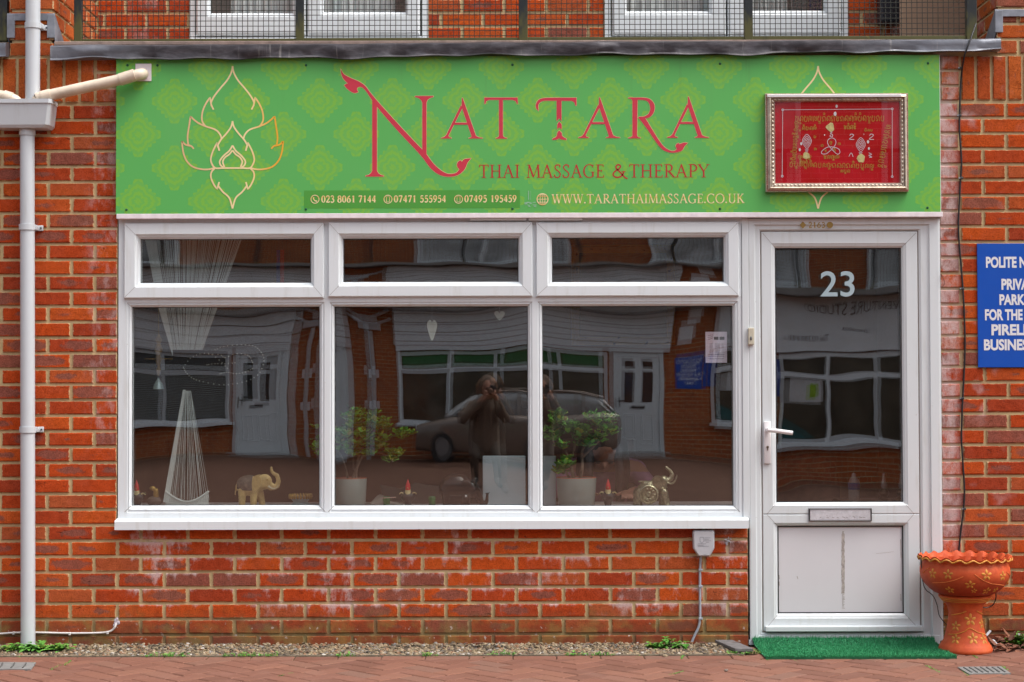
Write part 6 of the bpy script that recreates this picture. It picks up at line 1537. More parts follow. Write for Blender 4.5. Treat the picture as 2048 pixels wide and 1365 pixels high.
# ---- roosters
RB = M('black_feather_paint', (.015, .016, .018), .35); RCm = M('red_comb_paint', (.62, .015, .02), .4); RY = M('cream_neck_paint', (.62, .52, .26), .45)
for px, lab, tn in ((274, 'small black rooster figure with red comb in the corner of the first window', 0), (816, 'small black rooster figure with red comb between the two green cups', 0), (1216, 'small black rooster figure with red comb beside the grey pot of the flat jade plant', 0)):
    y = .13; s_ = SC(y); x = at(px, y); T_ = thing('rooster_figurine', lab, 'figurine', (x, y, zS), 'rooster figures along the window ledge')
    U = 1 / s_; m = MB(); m.ell((x, y, zS + 20 * U), (15 * U, 11 * U, 11 * U), n=12); capsule(m, (x, y, zS + 18 * U), 9 * U, (x, y, zS + 2 * U), 7 * U, 10)
    for q in (-1, 1): capsule(m, (x + q * 6 * U, y, zS + 24 * U), 7 * U, (x + q * 14 * U, y + .01, zS + 27 * U), 3 * U, 8)
    fuse('body', m, .003, RB, T_, 2)
    m = MB(); m.lathe([(6.5 * U, 24 * U), (5.5 * U, 32 * U), (4.5 * U, 38 * U), (.5 * U, 42 * U)], 12, (x, y - 3 * U, zS)); m.build('neck', RY, T_, 50)
    m = MB(); m.lathe([(4.8 * U, 34 * U), (5.2 * U, 39 * U), (4.2 * U, 45 * U), (2.2 * U, 50 * U), (.3 * U, 56 * U)], 10, (x, y - 4 * U, zS)); m.build('comb', RCm, T_, 50)
    m = MB(); m.ell((x, y - 9 * U, zS + 38 * U), (1.8 * U, 3 * U, 1.8 * U), n=8); m.build('beak', GOLDM, T_, 60)
    m = MB()
    for q in (-1, 1): m.tube(spline([(x + q * 9 * U, y - 4 * U, zS + 27 * U), (x + q * 13 * U, y - 4 * U, zS + 29 * U), (x + q * 17 * U, y - 3 * U, zS + 26 * U)], 4), 1.2 * U, 6)
    m.build('wing_edge', RY, T_, 60)
y = .15; x = at(311, y); U = 1 / SC(y); T_ = thing('bird_figurine', 'dark and gold bird figure between the rooster and the string hanging', 'figurine', (x, y, zS))
m = MB(); m.ell((x - 2 * U, y, zS + 12 * U), (16 * U, 10 * U, 11 * U), n=12); capsule(m, (x, y, zS + 16 * U), 7 * U, (x, y, zS + 2 * U), 9 * U, 8); fuse('body', m, .003, M('brown_figure', (.06, .045, .035), .4), T_, 2)
m = MB(); capsule(m, (x + 1 * U, y, zS + 22 * U), 6 * U, (x + 1 * U, y, zS + 34 * U), 5 * U, 10); m.ell((x - 6 * U, y, zS + 38 * U), (7 * U, 4 * U, 5 * U), n=8); fuse('head', m, .003, GOLDM, T_, 2)
# lotus bowl
y = .16; x = at(601, y); U = 1 / SC(y); T_ = thing('lotus_bowl', 'pale blue footed bowl with gilt petal rim beside the wooden elephant', 'bowl', (x, y, zS))
m = MB(); m.lathe([(13 * U, 0), (18 * U, 2 * U), (19 * U, 6 * U), (14 * U, 10 * U), (17 * U, 14 * U), (22 * U, 22 * U), (20 * U, 22 * U), (14 * U, 12 * U), (.1 * U, 11 * U)], 28, (x, y, zS)); m.build('bowl', M('celadon_glaze', (.26, .36, .37), .3, var=.12, scale=30), T_, 40)
m = MB()
for j in range(22): a = j * 6.283 / 22; m.ell((x + 21.5 * U * math.cos(a), y + 21.5 * U * math.sin(a), zS + 21 * U), (3 * U, 3 * U, 5.5 * U), n=6)
m.build('petal_rim', M('gilt_rim', (.36, .22, .05), .35, .6, var=.3, scale=60), T_, 60)
# green cups
for px, lab in ((773, 'small green glass tealight cup beside the jade pot with a stick across it'), (864, 'small green glass tealight cup beside the black elephant')):
    y = .12; x = at(px, y); U = 1 / SC(y); m = MB(); m.lathe([(6 * U, 0), (6.6 * U, 3 * U), (7.6 * U, 19 * U), (6.6 * U, 21 * U), (5.6 * U, 18 * U), (4.6 * U, 3 * U), (.1 * U, 2 * U)], 14, (x, y, zS), wob=lambda i_, a, r, z: (r * (1 + .05 * math.sin(7 * a)), z)); tag(m.build('tealight_cup', M('green_glass_cup', (.012, .13, .03), .2), None, 60), lab, 'cup', 'green cups on the window ledge')
m = MB(); m.tube([P(764, 996.5, .09), P(792, 995, .10)], .0022, 6); tag(m.build('incense_stick', M('pink_stick', (.45, .30, .26), .6)), 'thin pinkish stick lying across the green cup by the jade pot', 'stick')
# folded cloth and dark mat behind
m = MB(); N = 26; pts = []
for i_ in range(N + 1):
    t = i_ / N; pts.append((740 + 66 * t, 1006 - 20 * math.sin(math.pi * min(1, t * 1.15)) * (.6 + .4 * math.sin(t * 7)), .24 + .05 * math.sin(t * 5)))
vs = []
for a, b_, y in pts: vs += [P(a, b_, y), P(a, 1012, y - .03)]
m.add(vs, [(i_ * 2 + 1, i_ * 2 + 3, i_ * 2 + 2, i_ * 2) for i_ in range(N)]); ob = m.build('folded_cloth', M('grey_beige_cloth', (.30, .27, .23), .9, bump=.3), None, 60); sd = ob.modifiers.new('t', 'SOLIDIFY'); sd.thickness = .006; tag(ob, 'crumpled grey beige cloth on the ledge beside the jade pot', 'cloth')
m = MB(); q = [(P(a, b_, .34).x, P(a, b_, .34).z) for a, b_ in ((759, 970), (800, 978), (830, 966), (870, 972), (965, 978), (965, 1008), (770, 1008))]; m.poly(q[::-1], .34, th=.03); tag(m.build('dark_bag', M('dark_bag_cloth', (.03, .026, .024), .7, bump=.3)), 'low dark bag lying behind the middle rooster and black elephant', 'bag')
# laptop lids
for px0, px1, lab in ((965.5, 1051, 'back of an open pale grey laptop standing in the middle window pane'), (1070, 1112, 'pale grey upright folder behind the mullion beside the second jade pot')):
    m = MB(); q = RC(px0, 912, px1, 1014, .22); m.box(q[0], q[1], .22, .228, zS, q[3], .003)
    ob = m.build('laptop' if px0 < 1000 else 'folder', M('pale_grey_lid', (.52, .62, .66), .4, .1, var=.04)); tag(ob, lab, 'laptop' if px0 < 1000 else 'folder')
    if px0 < 1000:
        m = MB(); m.box(q[0], q[1], .228, .45, zS, zS + .014, .003); m.build('base', M('pale_grey_lid', (.52, .62, .66), .4), ob)
# ---- seated person
y = .74; hx = at(1208, y); hz = zat(880, y)
PW = thing('person', 'seated person with long dark hair and lilac jumper looking down behind the jade plant', 'person', (hx, 1.0, 0))
SKIN = M('warm_skin', (.42, .20, .13), .55, var=.06); LIL = M('lilac_jumper', (.40, .20, .30), .9, var=.15, scale=30, bump=.3); HAIRB = M('dark_brown_hair', (.030, .017, .012), .45, var=.4, scale=90); TROU = M('dark_trousers', (.03, .03, .04), .9)
m = MB()
hc = Vector((hx, y, hz - .03)); RH = Matrix.Rotation(R(42), 3, 'X')
m.ell(hc, (.078, .098, .108), RH, n=18); m.ell(hc + RH @ Vector((0, -.045, -.065)), (.056, .055, .062), n=14)
m.ell(hc + RH @ Vector((0, -.106, -.045)), (.013, .018, .02), n=8); 
for s_ in (-1, 1): m.ell(hc + RH @ Vector((s_ * .08, .005, -.02)), (.012, .022, .032), n=8); m.ell(hc + RH @ Vector((s_ * .036, -.078, -.05)), (.026, .02, .022), n=8)
m.ell(hc + RH @ Vector((0, -.092, -.088)), (.026, .014, .01), n=8)
capsule(m, hc + RH @ Vector((0, .03, -.05)), .055, (hx, y + .13, hz - .14), .06)
capsule(m, (hx, y + .16, hz - .2), .13, (hx, y + .28, .52), .14); 
for s_ in (-1, 1):
    sh = (hx + s_ * .175, y + .13, hz - .17); el = (hx + s_ * .255, y - .06, hz - .30 + .04); wr = (hx + s_ * .13, y - .27, .70)
    capsule(m, (hx + s_ * .08, y + .14, hz - .16), .075, sh, .062); capsule(m, sh, .055, el, .042); capsule(m, el, .042, wr, .028)
    d = (Vector(wr) - Vector(el)).normalized(); hb = Vector(wr) + d * .05; m.ell(hb, (.038, .05, .018), n=10)
    for f_ in range(4): b0 = hb + Vector(((f_ - 1.5) * .017, -.03, 0)); capsule(m, b0, .0085, b0 + Vector((-s_ * .006, -.035 - .006 * (f_ in (1, 2)), -.006)), .008, 8); capsule(m, b0 + Vector((-s_ * .006, -.035, -.006)), .008, b0 + Vector((-s_ * .010, -.055, -.02)), .007, 8)
    capsule(m, hb + Vector((-s_ * .03, .01, 0)), .010, hb + Vector((-s_ * .055, -.03, -.004)), .0085, 8)
    hip, kn, ft = (hx + s_ * .09, y + .28, .50), (hx + s_ * .12, y - .12, .49), (hx + s_ * .12, y - .08, .08)
    capsule(m, hip, .09, kn, .065); capsule(m, kn, .06, ft, .042); capsule(m, ft, .04, (ft[0], ft[1] - .15, .045), .035)
def wpaint(c):
    if c.z < .47 or (c.z < .6 and c.y < y + .2 and abs(c.x - hx) < .2 and c.z < .58): return 2
    if c.z > hz - .17 and c.y < y + .1: return 0
    if c.y < y - .24: return 0
    return 1
fuse('body', m, .0065, [SKIN, LIL, TROU], PW, 4, wpaint)
m = MB(); m.ell(hc + RH @ Vector((0, .022, .026)), (.094, .108, .108), RH, n=18)
for s_ in (-1, 1):
    for j in range(5):
        ax = s_ * (.070 + .008 * j); capsule(m, hc + Vector((ax, -.01 + .02 * j, .02)), .026, hc + Vector((ax * 1.10 + s_ * .006, -.05 + .03 * j, -.14)), .028, 8); capsule(m, hc + Vector((ax * 1.10 + s_ * .006, -.05 + .03 * j, -.14)), .028, hc + Vector((ax * .95, -.07 + .03 * j, -.30)), .012, 8)
    for j in range(3): capsule(m, hc + Vector((s_ * .03 * j, .06, .05)), .04, hc + Vector((s_ * .03 * j, .12, -.2)), .035, 8)
fuse('hair', m, .006, HAIRB, PW, 3)
m = MB()
for s_ in (-1, 1): m.ell(hc + RH @ Vector((s_ * .034, -.093, -.038)), (.015, .006, .003), RH, n=8); m.ell(hc + RH @ Vector((s_ * .034, -.096, -.026)), (.019, .006, .003), RH, n=8)
m.build('brow', HAIRB, PW, 60)
TB = thing('table', 'dark wooden table behind the window ledge where the person sits', 'table', (hx + .2, .62, 0))
m = MB(); m.box(hx - .55, hx + .75, .50, .78, zS - .075, zS - .045, .004); m.build('table_top', WOOD, TB)
for a, b_ in ((hx - .5, .54), (hx + .7, .54), (hx - .5, .74), (hx + .7, .74)): m = MB(); m.box(a - .02, a + .02, b_ - .02, b_ + .02, 0, zS - .075, .003); m.build('leg', WOOD, TB)
CH = thing('chair', 'dark wooden chair under the seated person', 'chair', (hx, 1.05, 0))
m = MB(); m.box(hx - .22, hx + .22, .84, 1.26, .38, .42, .01); m.build('seat', WOOD, CH); m = MB(); m.box(hx - .2, hx + .2, 1.24, 1.27, .55, .95, .01); m.build('backrest', WOOD, CH)
for a in (-.19, .19):
    for b_ in (.87, 1.25): m = MB(); m.box(hx + a - .018, hx + a + .018, b_ - .018, b_ + .018, 0, .38 if b_ < 1 else .56, .003); m.build('leg', WOOD, CH)
# ---- inside furniture and pictures
GF = thing('gold_frame', 'large gold framed dark picture on the back wall behind the third window', 'picture', (at(1247, 2.4), 2.4, zat(690, 2.4)))
o = RC(1143, 490, 1350, 690, 2.4); m = MB(); m.frame(o, (o[0] + .05, o[1] - .05, o[2] + .05, o[3] - .05), [(0, 2.43), (0, 2.39), (.3, 2.375), (.6, 2.39), (1, 2.41)]); m.build('frame', M('bright_gilt', (.62, .34, .05), .3, .7), GF)
m = MB(); m.box(o[0] + .04, o[1] - .04, 2.41, 2.43, o[2] + .04, o[3] - .04); m.build('canvas', M('dark_canvas', (.10, .07, .06), .7, var=.6, scale=6), GF)
m = MB(); m.box(o[0] - .4, o[1] + .4, 2.435, 2.50, 0, 2.72); m.build('partition', ROOMW, B)
RBn = thing('ribbon_banner', 'red and blue ribbon strips hanging inside the first top window', 'ribbon', (at(561, .5), .5, zat(566, .5)))
for a, c, mt in ((553, 560, M('blue_ribbon', (.01, .03, .30), .7)), (560.5, 568, M('red_ribbon', (.42, .01, .01), .7))):
    m = MB(); q = RC(a, 500, c, 575, .5); m.box(q[0], q[1], .5, .503, q[2], q[3], .001); m.build('ribbon', mt, RBn)
CU = thing('armchair', 'brown rounded armchair inside behind the glazed door', 'armchair', (at(1615, 1.2), 1.2, 0))
m = MB(); q = [(1545, 1040), (1545, 960), (1560, 930), (1590, 914), (1630, 911), (1660, 920), (1675, 945), (1680, 985), (1680, 1040)]
m.poly([(P(a, b_, 1.2).x, P(a, b_, 1.2).z) for a, b_ in spline(q, 4)][::-1], 1.2, th=.14); m.build('backrest', M('brown_upholstery', (.085, .035, .028), .8, var=.3, scale=20), CU)
m = MB(); x = at(1612, 1.2); m.box(x - .30, x + .30, 1.30, 1.85, .15, .45, .04); m.build('seat', M('brown_upholstery', (.085, .035, .028), .8), CU)
SB = thing('side_table', 'low wooden stand inside the door carrying a bottle and two lamps', 'table', (at(1760, .55), .55, 0)); x0, x1 = at(1680, .5), at(1830, .5); zt = zat(1003, .5)
m = MB(); m.box(x0, x1, .4, .7, zt - .03, zt, .003); m.build('table_top', WOOD, SB)
for a in (x0 + .03, x1 - .03):
    for b_ in (.43, .67): m = MB(); m.box(a - .015, a + .015, b_ - .015, b_ + .015, 0, zt - .03); m.build('leg', WOOD, SB)
U = 1 / SC(.5); c = (at(1708, .5), .5, zt); BT = tag(None or thing('bottle', '', ''), 'clear water bottle with blue label on the stand inside the door', 'bottle'); BT.location = c
m = MB(); m.lathe([(10 * U, 0), (11.5 * U, 3 * U), (11.5 * U, 34 * U), (9 * U, 42 * U), (4.5 * U, 48 * U), (4 * U, 54 * U), (.1 * U, 55 * U)], 18, c); m.build('body', M('bottle_plastic', (.30, .30, .30), .15, var=.1), BT, 50)
m = MB(); m.lathe([(11.8 * U, 22 * U), (11.9 * U, 23 * U), (11.9 * U, 35 * U), (11.8 * U, 36 * U)], 18, c); m.build('label', M('blue_bottle_label', (.05, .07, .22), .5), BT, 50)
for px in (1768, 1803):
    c = (at(px, .5), .5, zt); L1 = thing('oil_lamp', 'small brass oil lamp with glass chimney on the stand inside the door', 'lamp', c, 'oil lamps inside the door'); m = MB(); m.lathe([(11 * U, 0), (13 * U, 2 * U), (7 * U, 8 * U), (11 * U, 14 * U), (8 * U, 21 * U), (4 * U, 24 * U)], 18, c); m.build('base', M('dark_brass', (.10, .06, .03), .35, .7), L1, 50)
    m = MB(); m.lathe([(4 * U, 22 * U), (6.5 * U, 30 * U), (5 * U, 36 * U), (3 * U, 48 * U), (3 * U, 54 * U)], 14, c); m.build('chimney', M('lamp_glass', (.42, .42, .42), .08, .3), L1, 60)
m = MB(); c = P(1560, 850, .3); m.lathe([(.012, .11), (.016, .05), (.006, .0), (.012, -.04), (.004, -.10)], 12, c); m.tube([c + Vector((0, 0, .1)), c + Vector((0, 0, .5))], .0015, 5); tag(m.build('hanging_ornament', M('dark_bronze', (.12, .13, .10), .35, .7), None, 50), 'dark bronze hanging ornament at the hinge edge inside the glazed door', 'ornament')
# ================================================================== THE STREET OPPOSITE (seen mirrored in the glass)
YO = -15.5
def opp_brick():
    n = NT('opposite_brick'); o = n.obj(); X, Y, Z = n.sep(o)
    v = n.comb(X, Z, 0.0); bt = n.n('TexBrick', {'Vector': v, 'Color1': (.36, .075, .022, 1), 'Color2': (.44, .12, .035, 1), 'Mortar': (.40, .32, .20, 1), 'Scale': 1.0, 'Mortar Size': .006, 'Brick Width': .225, 'Row Height': .075}).outputs['Color']
    c = n.mix(n.ma('MULTIPLY', n.step(n.noise(5, 3, .6, o), .45, .7), .4), bt, (.20, .07, .045)); return n.done(c, .9, 0, None, .2)
OBR = opp_brick(); GREYF = M('grey_white_fascia', (.68, .70, .72), .6, var=.05, scale=2); DARKG = M('dark_opposite_glass', (.035, .04, .042), .06, var=.3, scale=2, spec=.8)
OB = thing('opposite_terrace', 'red brick terrace of shops across the street, visible mirrored in the window glass', 'building', (0, YO, 0))
ro = random.Random(77)
def obox(name, x0, x1, y0, y1, z0, z1, mt, par=OB, b=0.0): m = MB(); m.box(x0, x1, YO + y0, YO + y1, z0, z1, b); return m.build(name, mt, par)
m = MB(); m.box(-22, 22, YO - 7, YO, -.1, 6.6); m.build('wall', OBR, OB)
m = MB(); m.add([(-22.3, YO + .35, 6.5), (22.3, YO + .35, 6.5), (22.3, YO - 3.6, 9.2), (-22.3, YO - 3.6, 9.2), (-22.3, YO - 7.3, 6.5), (22.3, YO - 7.3, 6.5)], [(0, 1, 2, 3), (3, 2, 5, 4), (0, 3, 4), (1, 5, 2), (0, 4, 5, 1)]); m.build('roof', M('roof_tile', (.16, .08, .06), .9, var=.3), OB)
obox('gutter', -22.3, 22.3, .30, .42, 6.35, 6.5, M('white_gutter', (.6, .6, .6), .5))
obox('lead_band', -22, 22, .02, .10, 2.83, 2.93, LEAD)
def owin(x0, x1, z0, z1, cols, trans, name='shop_window', fill=None):
    o = (x0, x1, z0, z1); fr_ = MB(); t = .07; y = YO + .02
    fr_.box(x0, x1, y - .02, y + .05, z0, z0 + t); fr_.box(x0, x1, y - .02, y + .05, z1 - t, z1)
    for i_ in range(cols + 1): a = x0 + (x1 - x0 - t) * i_ / cols; fr_.box(a, a + t, y - .02, y + .052, z0 + t, z1 - t)
    if trans: fr_.box(x0 + t, x1 - t, y - .02, y + .048, trans, trans + .09)
    f_ = fr_.build(name, PVC, OB)
    m = MB(); m.box(x0 - .05, x1 + .05, y, y + .10, z0 - .06, z0 - .002, .004); m.build('sill', PVC, f_)
    m = MB(); m.quad((x1 - t, y + .005, z0 + t), (x0 + t, y + .005, z0 + t), (x0 + t, y + .005, z1 - t), (x1 - t, y + .005, z1 - t)); m.build('pane', fill or DARKG, f_); return f_
def odoor(x0, x1, z1, lights=True):
    fr_ = MB(); y = YO + .02; fr_.box(x0, x0 + .08, y - .02, y + .05, 0, z1); fr_.box(x1 - .08, x1, y - .02, y + .05, 0, z1); fr_.box(x0 + .08, x1 - .08, y - .02, y + .05, z1 - .08, z1); 
    f_ = fr_.build('door', PVC2, OB); m = MB(); m.box(x0 + .085, x1 - .085, y - .02, y + .03, .03, z1 - .085)
    w_ = x1 - x0
    for (a, b_, c, d) in ((.20, .44, .25, .80), (.56, .80, .25, .80)): m.frame((x1 - w_ * a, x1 - w_ * b_, c, d), (x1 - w_ * a - .03, x1 - w_ * b_ + .03, c + .03, d - .03), [(0, y + .031), (.5, y + .042), (1, y + .031)])
    m.build('leaf', PVC2, f_)
    for (a, b_, c, d) in ((.22, .42, 1.05, 1.62), (.58, .78, 1.05, 1.62), (.22, .42, 1.70, 1.86), (.58, .78, 1.70, 1.86)):
        m = MB(); m.box(x0 + w_ * a, x0 + w_ * b_, y + .03, y + .036, c, d); m.build('light', DARKG, f_)
    m = MB(); m.box(x0 + w_ * .36, x0 + w_ * .64, y + .03, y + .045, .92, .98, .004); m.build('letterbox', M('dark_letterbox_rim', (.06, .055, .06), .35), f_)
    m = MB(); m.box(x0 + .10, x0 + .13, y + .03, y + .05, .95, 1.15, .004); m.tube([(x0 + .115, y + .07, 1.08), (x0 + .22, y + .07, 1.08)], .011, 8); m.build('handle', M('black_handle', (.03, .03, .03), .4), f_)
    obox('door_step', x0 - .1, x1 + .1, 0, .3, 0, .025, M('grey_step', (.3, .29, .28), .8))
def fascia(x0, x1, z0=2.08, z1=2.80, ribs=4):
    f_ = obox('fascia_board', x0, x1, .02, .12, z0, z1, GREYF)
    for k in range(1, ribs): zz = z0 + (z1 - z0) * k / ribs; m = MB(); m.box(x0, x1, YO + .118, YO + .123, zz - .022, zz); m.build('board_joint', SEAM, f_)
    return f_
GREENB = M('green_blind', (.03, .13, .04), .8)
# shop with the blinds
fascia(-9.3, -2.6, 2.05, 2.82); owin(-9.2, -3.82, .62, 2.04, 4, 1.60, fill=M('venetian_dark', (.06, .065, .065), .2))
for k in range(26):
    if k % 1 == 0: obox('blind_slat', -9.1, -3.89, .026, .034, .72 + k * .034, .733 + k * .034, M('pale_blind', (.30, .32, .31), .6))
odoor(-3.74, -2.76, 2.04); obox('jamb_panel', -2.75, -2.61, .01, .06, 0, 2.04, PVC2)
# brick gap with its downpipe
m = MB(); m.tube([(-2.22, YO + .06, 0), (-2.22, YO + .06, 2.4)], .045, 10); m.box(-2.42, -2.02, YO + .005, YO + .16, 2.42, 2.56, .01); m.tube([(-2.27, YO + .1, 2.5), (-2.62, YO + .1, 2.68)], .03, 8); m.tube([(-2.17, YO + .1, 2.5), (-1.82, YO + .1, 2.68)], .03, 8); OP = m.build('opposite_drainpipe', PIPE); tag(OP, 'downpipe with hopper on the brick strip of the terrace opposite', 'drainpipe')
for z in (.9, 1.5): m = MB(); m.box(-2.32, -2.12, YO + .002, YO + .05, z, z + .16, .004); tag(m.build('wall_notice', WHITE), 'small pale notice fixed near the opposite downpipe', 'notice', 'notices on the wall opposite')
# middle shop
fascia(-1.76, 2.35, 2.06, 2.82); owin(-1.72, 1.10, .62, 2.04, 3, 1.62, fill=M('dim_shop_glass', (.075, .062, .045), .08, var=.4, scale=2, spec=.8))
for k in range(3): a = -1.63 + k * .93; obox('green_blind', a, a + .83, .03, .04, 1.74, 1.95, GREENB)
odoor(1.22, 2.22, 2.04)
NB_ = thing('opposite_notice', 'blue parking notice on the brick wall across the street, mirrored in the third pane', 'sign', (2.95, YO, 1.4))
for k, (x0, x1, z0, z1) in enumerate(((2.46, 3.02, 1.28, 1.95), (3.05, 3.32, 1.34, 1.90))):
    m = MB(); m.box(x0, x1, YO + .004, YO + .012, z0, z1, .001); m.build('panel', BLUE, NB_)
m = MB()
for k, t_ in enumerate(('POLITE NOTICE', 'PRIVATE', 'PARKING', 'FOR THE USE OF', 'BUSINESSES', 'ONLY')): sans(m, t_, 2.74, 1.83 - k * .092, .062, YO + .0135, (.50, .30, .32, .5, .42, .2)[k], align='C', offset=.02, mirror=True)
m.build('lettering', WHITE, NB_)
for a, c, r in ((2.62, 2.35, .13), (2.75, 2.72, .12)): m = MB(); m.box(a - r, a + r, YO + .003, YO + .012, c - r * 1.3, c + r * 1.3, .002); tag(m.build('pale_board', WHITE), 'pale printed board on the brick above the notice opposite', 'board', 'boards on the wall opposite')
# studio at the end
ST_ = fascia(3.15, 9.6, 2.02, 2.86, 1); owin(3.2, 8.2, .62, 2.0, 5, 1.60, fill=M('dim_shop_glass', (.075, .062, .045), .08))
odoor(8.25, 9.2, 2.02)
m = MB(); yq = YO + .1225
sans(m, 'ADVENTURE STUDIO', 3.80, 2.62, .15, yq, 2.2, mirror=True); sans(m, 'Specialists', 4.5, 2.32, .08, yq, .55, mirror=True); sans(m, 'Tel 02380 883', 3.42, 2.18, .085, yq, .80, mirror=True)
m.build('fascia_lettering', M('dark_grey_letters', (.06, .06, .07), .6), ST_)
m = MB(); m.box(3.4, 4.1, YO + .03, YO + .034, 1.25, 1.58); o_ = m.build('window_poster', M('white_sheet', (.5, .5, .5), .7)); tag(o_, 'white sheet with a lime square in the studio window opposite', 'poster'); m = MB(); m.box(3.82, 4.0, YO + .034, YO + .038, 1.32, 1.5); m.build('lime_square', M('lime_square', (.25, .42, .02), .7), o_)
m = MB(); m.poly([(3.28, .70), (3.95, .70), (3.75, .82), (3.28, 1.02)], YO + .045, th=-.012); tag(m.build('teal_board', M('teal_board', (.015, .09, .09), .7)), 'teal board leaning inside the studio window opposite', 'board')
# upper storey
for k, x0 in enumerate((-10.4, -6.6, -1.3, 1.9, 5.0)):
    owin(x0, x0 + 2.0, 2.98, 5.0, 2, None, 'balcony_door', M('upper_curtain_glass', (.42, .44, .45), .1, var=.5, scale=1.5))
OR = thing('opposite_railing', 'dark mesh railing along the first floor of the terrace opposite', 'railing', (0, YO + .3, 2.95))
obox('deck', -22, 22, 0, .5, 2.86, 2.95, M('grey_deck', (.20, .19, .18), .8), OR)
for k in range(24): x = -16 + k * 1.4; m = MB(); m.box(x, x + .05, YO + .42, YO + .47, 2.95, 3.98); m.build('post', STEELP, OR)
m = MB(); m.box(-16, 16.2, YO + .42, YO + .47, 3.98, 4.03); m.build('top_rail', STEELP, OR)
m = MB(); x = -16
while x < 16: m.box(x, x + .004, YO + .44, YO + .444, 2.95, 3.98); x += .06
for k in range(17): m.box(-16, 16, YO + .438, YO + .44, 2.98 + k * .06, 2.984 + k * .06)
m.build('wire_mesh', WIRE, OR)
# ---- parked car
CP = M('dark_car_paint', (.15, .115, .095), .25, .2, var=.1, coat=.6); CG = M('car_glass', (.26, .265, .265), .04, spec=1.0, coat=1.0)
YCAR = YO + 1.5; CX = -.02; KX, KZ = .64, .86
CAR = thing('parked_car', 'dark hatchback parked before the terrace opposite, mirrored in the window', 'car', (CX, YCAR, 0))
def sq(mb): mb.V = [(CX + (v[0] - CX) * KX, YCAR + (v[1] - YCAR) * .9, v[2] * KZ) for v in mb.V]; return mb
def ring_(x, zb, zt, w, rr=.12):
    pts = []
    for (sx, sz) in ((1, -1), (1, 1), (-1, 1), (-1, -1)):
        for k in range(4):
            a = [(-90, 0), (0, 90), (90, 180), (180, 270)][[(1, -1), (1, 1), (-1, 1), (-1, -1)].index((sx, sz))]; t = R(a[0] + (a[1] - a[0]) * k / 3); pts.append((CX + x, YCAR + sx * (w - rr) + rr * math.cos(t), (zt if sz > 0 else zb) + (-rr if sz > 0 else rr) + rr * math.sin(t)))
    return pts
def loft(rs, mt, name, par):
    m = MB(); n = len(rs[0]); m.add([p for r in rs for p in r], [(i_ * n + j, i_ * n + (j + 1) % n, (i_ + 1) * n + (j + 1) % n, (i_ + 1) * n + j) for i_ in range(len(rs) - 1) for j in range(n)] + [tuple(range(n))[::-1], tuple((len(rs) - 1) * n + j for j in range(n))]); return sq(m).build(name, mt, par, 40)
body = loft([ring_(*a) for a in ((-2.0, .30, .62, .60), (-1.95, .24, .74, .74), (-1.6, .20, .84, .82), (-1.1, .18, .93, .85), (-.4, .18, .96, .86), (.8, .18, .98, .86), (1.6, .20, 1.0, .84), (1.9, .26, .98, .78), (1.98, .36, .86, .70))], CP, 'body', CAR)
loft([ring_(*a) for a in ((-1.15, .86, .98, .72), (-.72, .86, 1.22, .68), (-.35, .86, 1.40, .62), (.2, .86, 1.455, .60), (.9, .86, 1.44, .60), (1.45, .86, 1.34, .60), (1.86, .86, 1.0, .66))], CG, 'window_band', CAR)
loft([ring_(*a, .05) for a in ((-.42, 1.36, 1.415, .58), (.2, 1.40, 1.47, .60), (.9, 1.38, 1.455, .60), (1.5, 1.28, 1.36, .59))], CP, 'roof', CAR)
for s_ in (-1, 1):
    for a, b_ in ((.05, .16), (.85, .96)): m = MB(); m.add([(CX + a, YCAR + s_ * .70, .92), (CX + b_, YCAR + s_ * .70, .92), (CX + b_, YCAR + s_ * .615, 1.42), (CX + a, YCAR + s_ * .615, 1.42), (CX + a, YCAR + s_ * .60, .92), (CX + b_, YCAR + s_ * .60, .92), (CX + b_, YCAR + s_ * .58, 1.42), (CX + a, YCAR + s_ * .58, 1.42)], [(0, 1, 2, 3), (7, 6, 5, 4), (0, 3, 7, 4), (1, 5, 6, 2)]); sq(m).build('door_pillar', CP, CAR)
    for xx in (-1.25, 1.25):
        wo_ = MB(); y0 = YCAR + s_ * .76; wo_.tube([(CX + xx, y0 - .1, .31), (CX + xx, y0 + .1, .31)], .31, 24); w_ = sq(wo_).build('wheel', M('tyre_rubber', (.02, .02, .02), .85), CAR, 40)
        m = MB(); m.tube([(CX + xx, y0 + s_ * .102, .31), (CX + xx, y0 + s_ * .108, .31)], .19, 20); sq(m).build('rim', M('alloy', (.16, .15, .15), .5, .3), w_, 40)
    m = MB(); m.ell((CX - .75, YCAR + s_ * .95, .98), (.07, .10, .07), n=10); sq(m).build('mirror', CP, CAR, 60)
    m = MB(); m.ell((CX - 1.90, YCAR + s_ * .55, .68), (.10, .18, .08), n=12); sq(m).build('headlight', M('lamp_lens', (.55, .55, .55), .1), CAR, 60)
m = MB(); m.box(CX - 2.03, CX - 1.98, YCAR - .26, YCAR + .26, .40, .51, .004); sq(m).build('number_plate', WHITE, CAR)
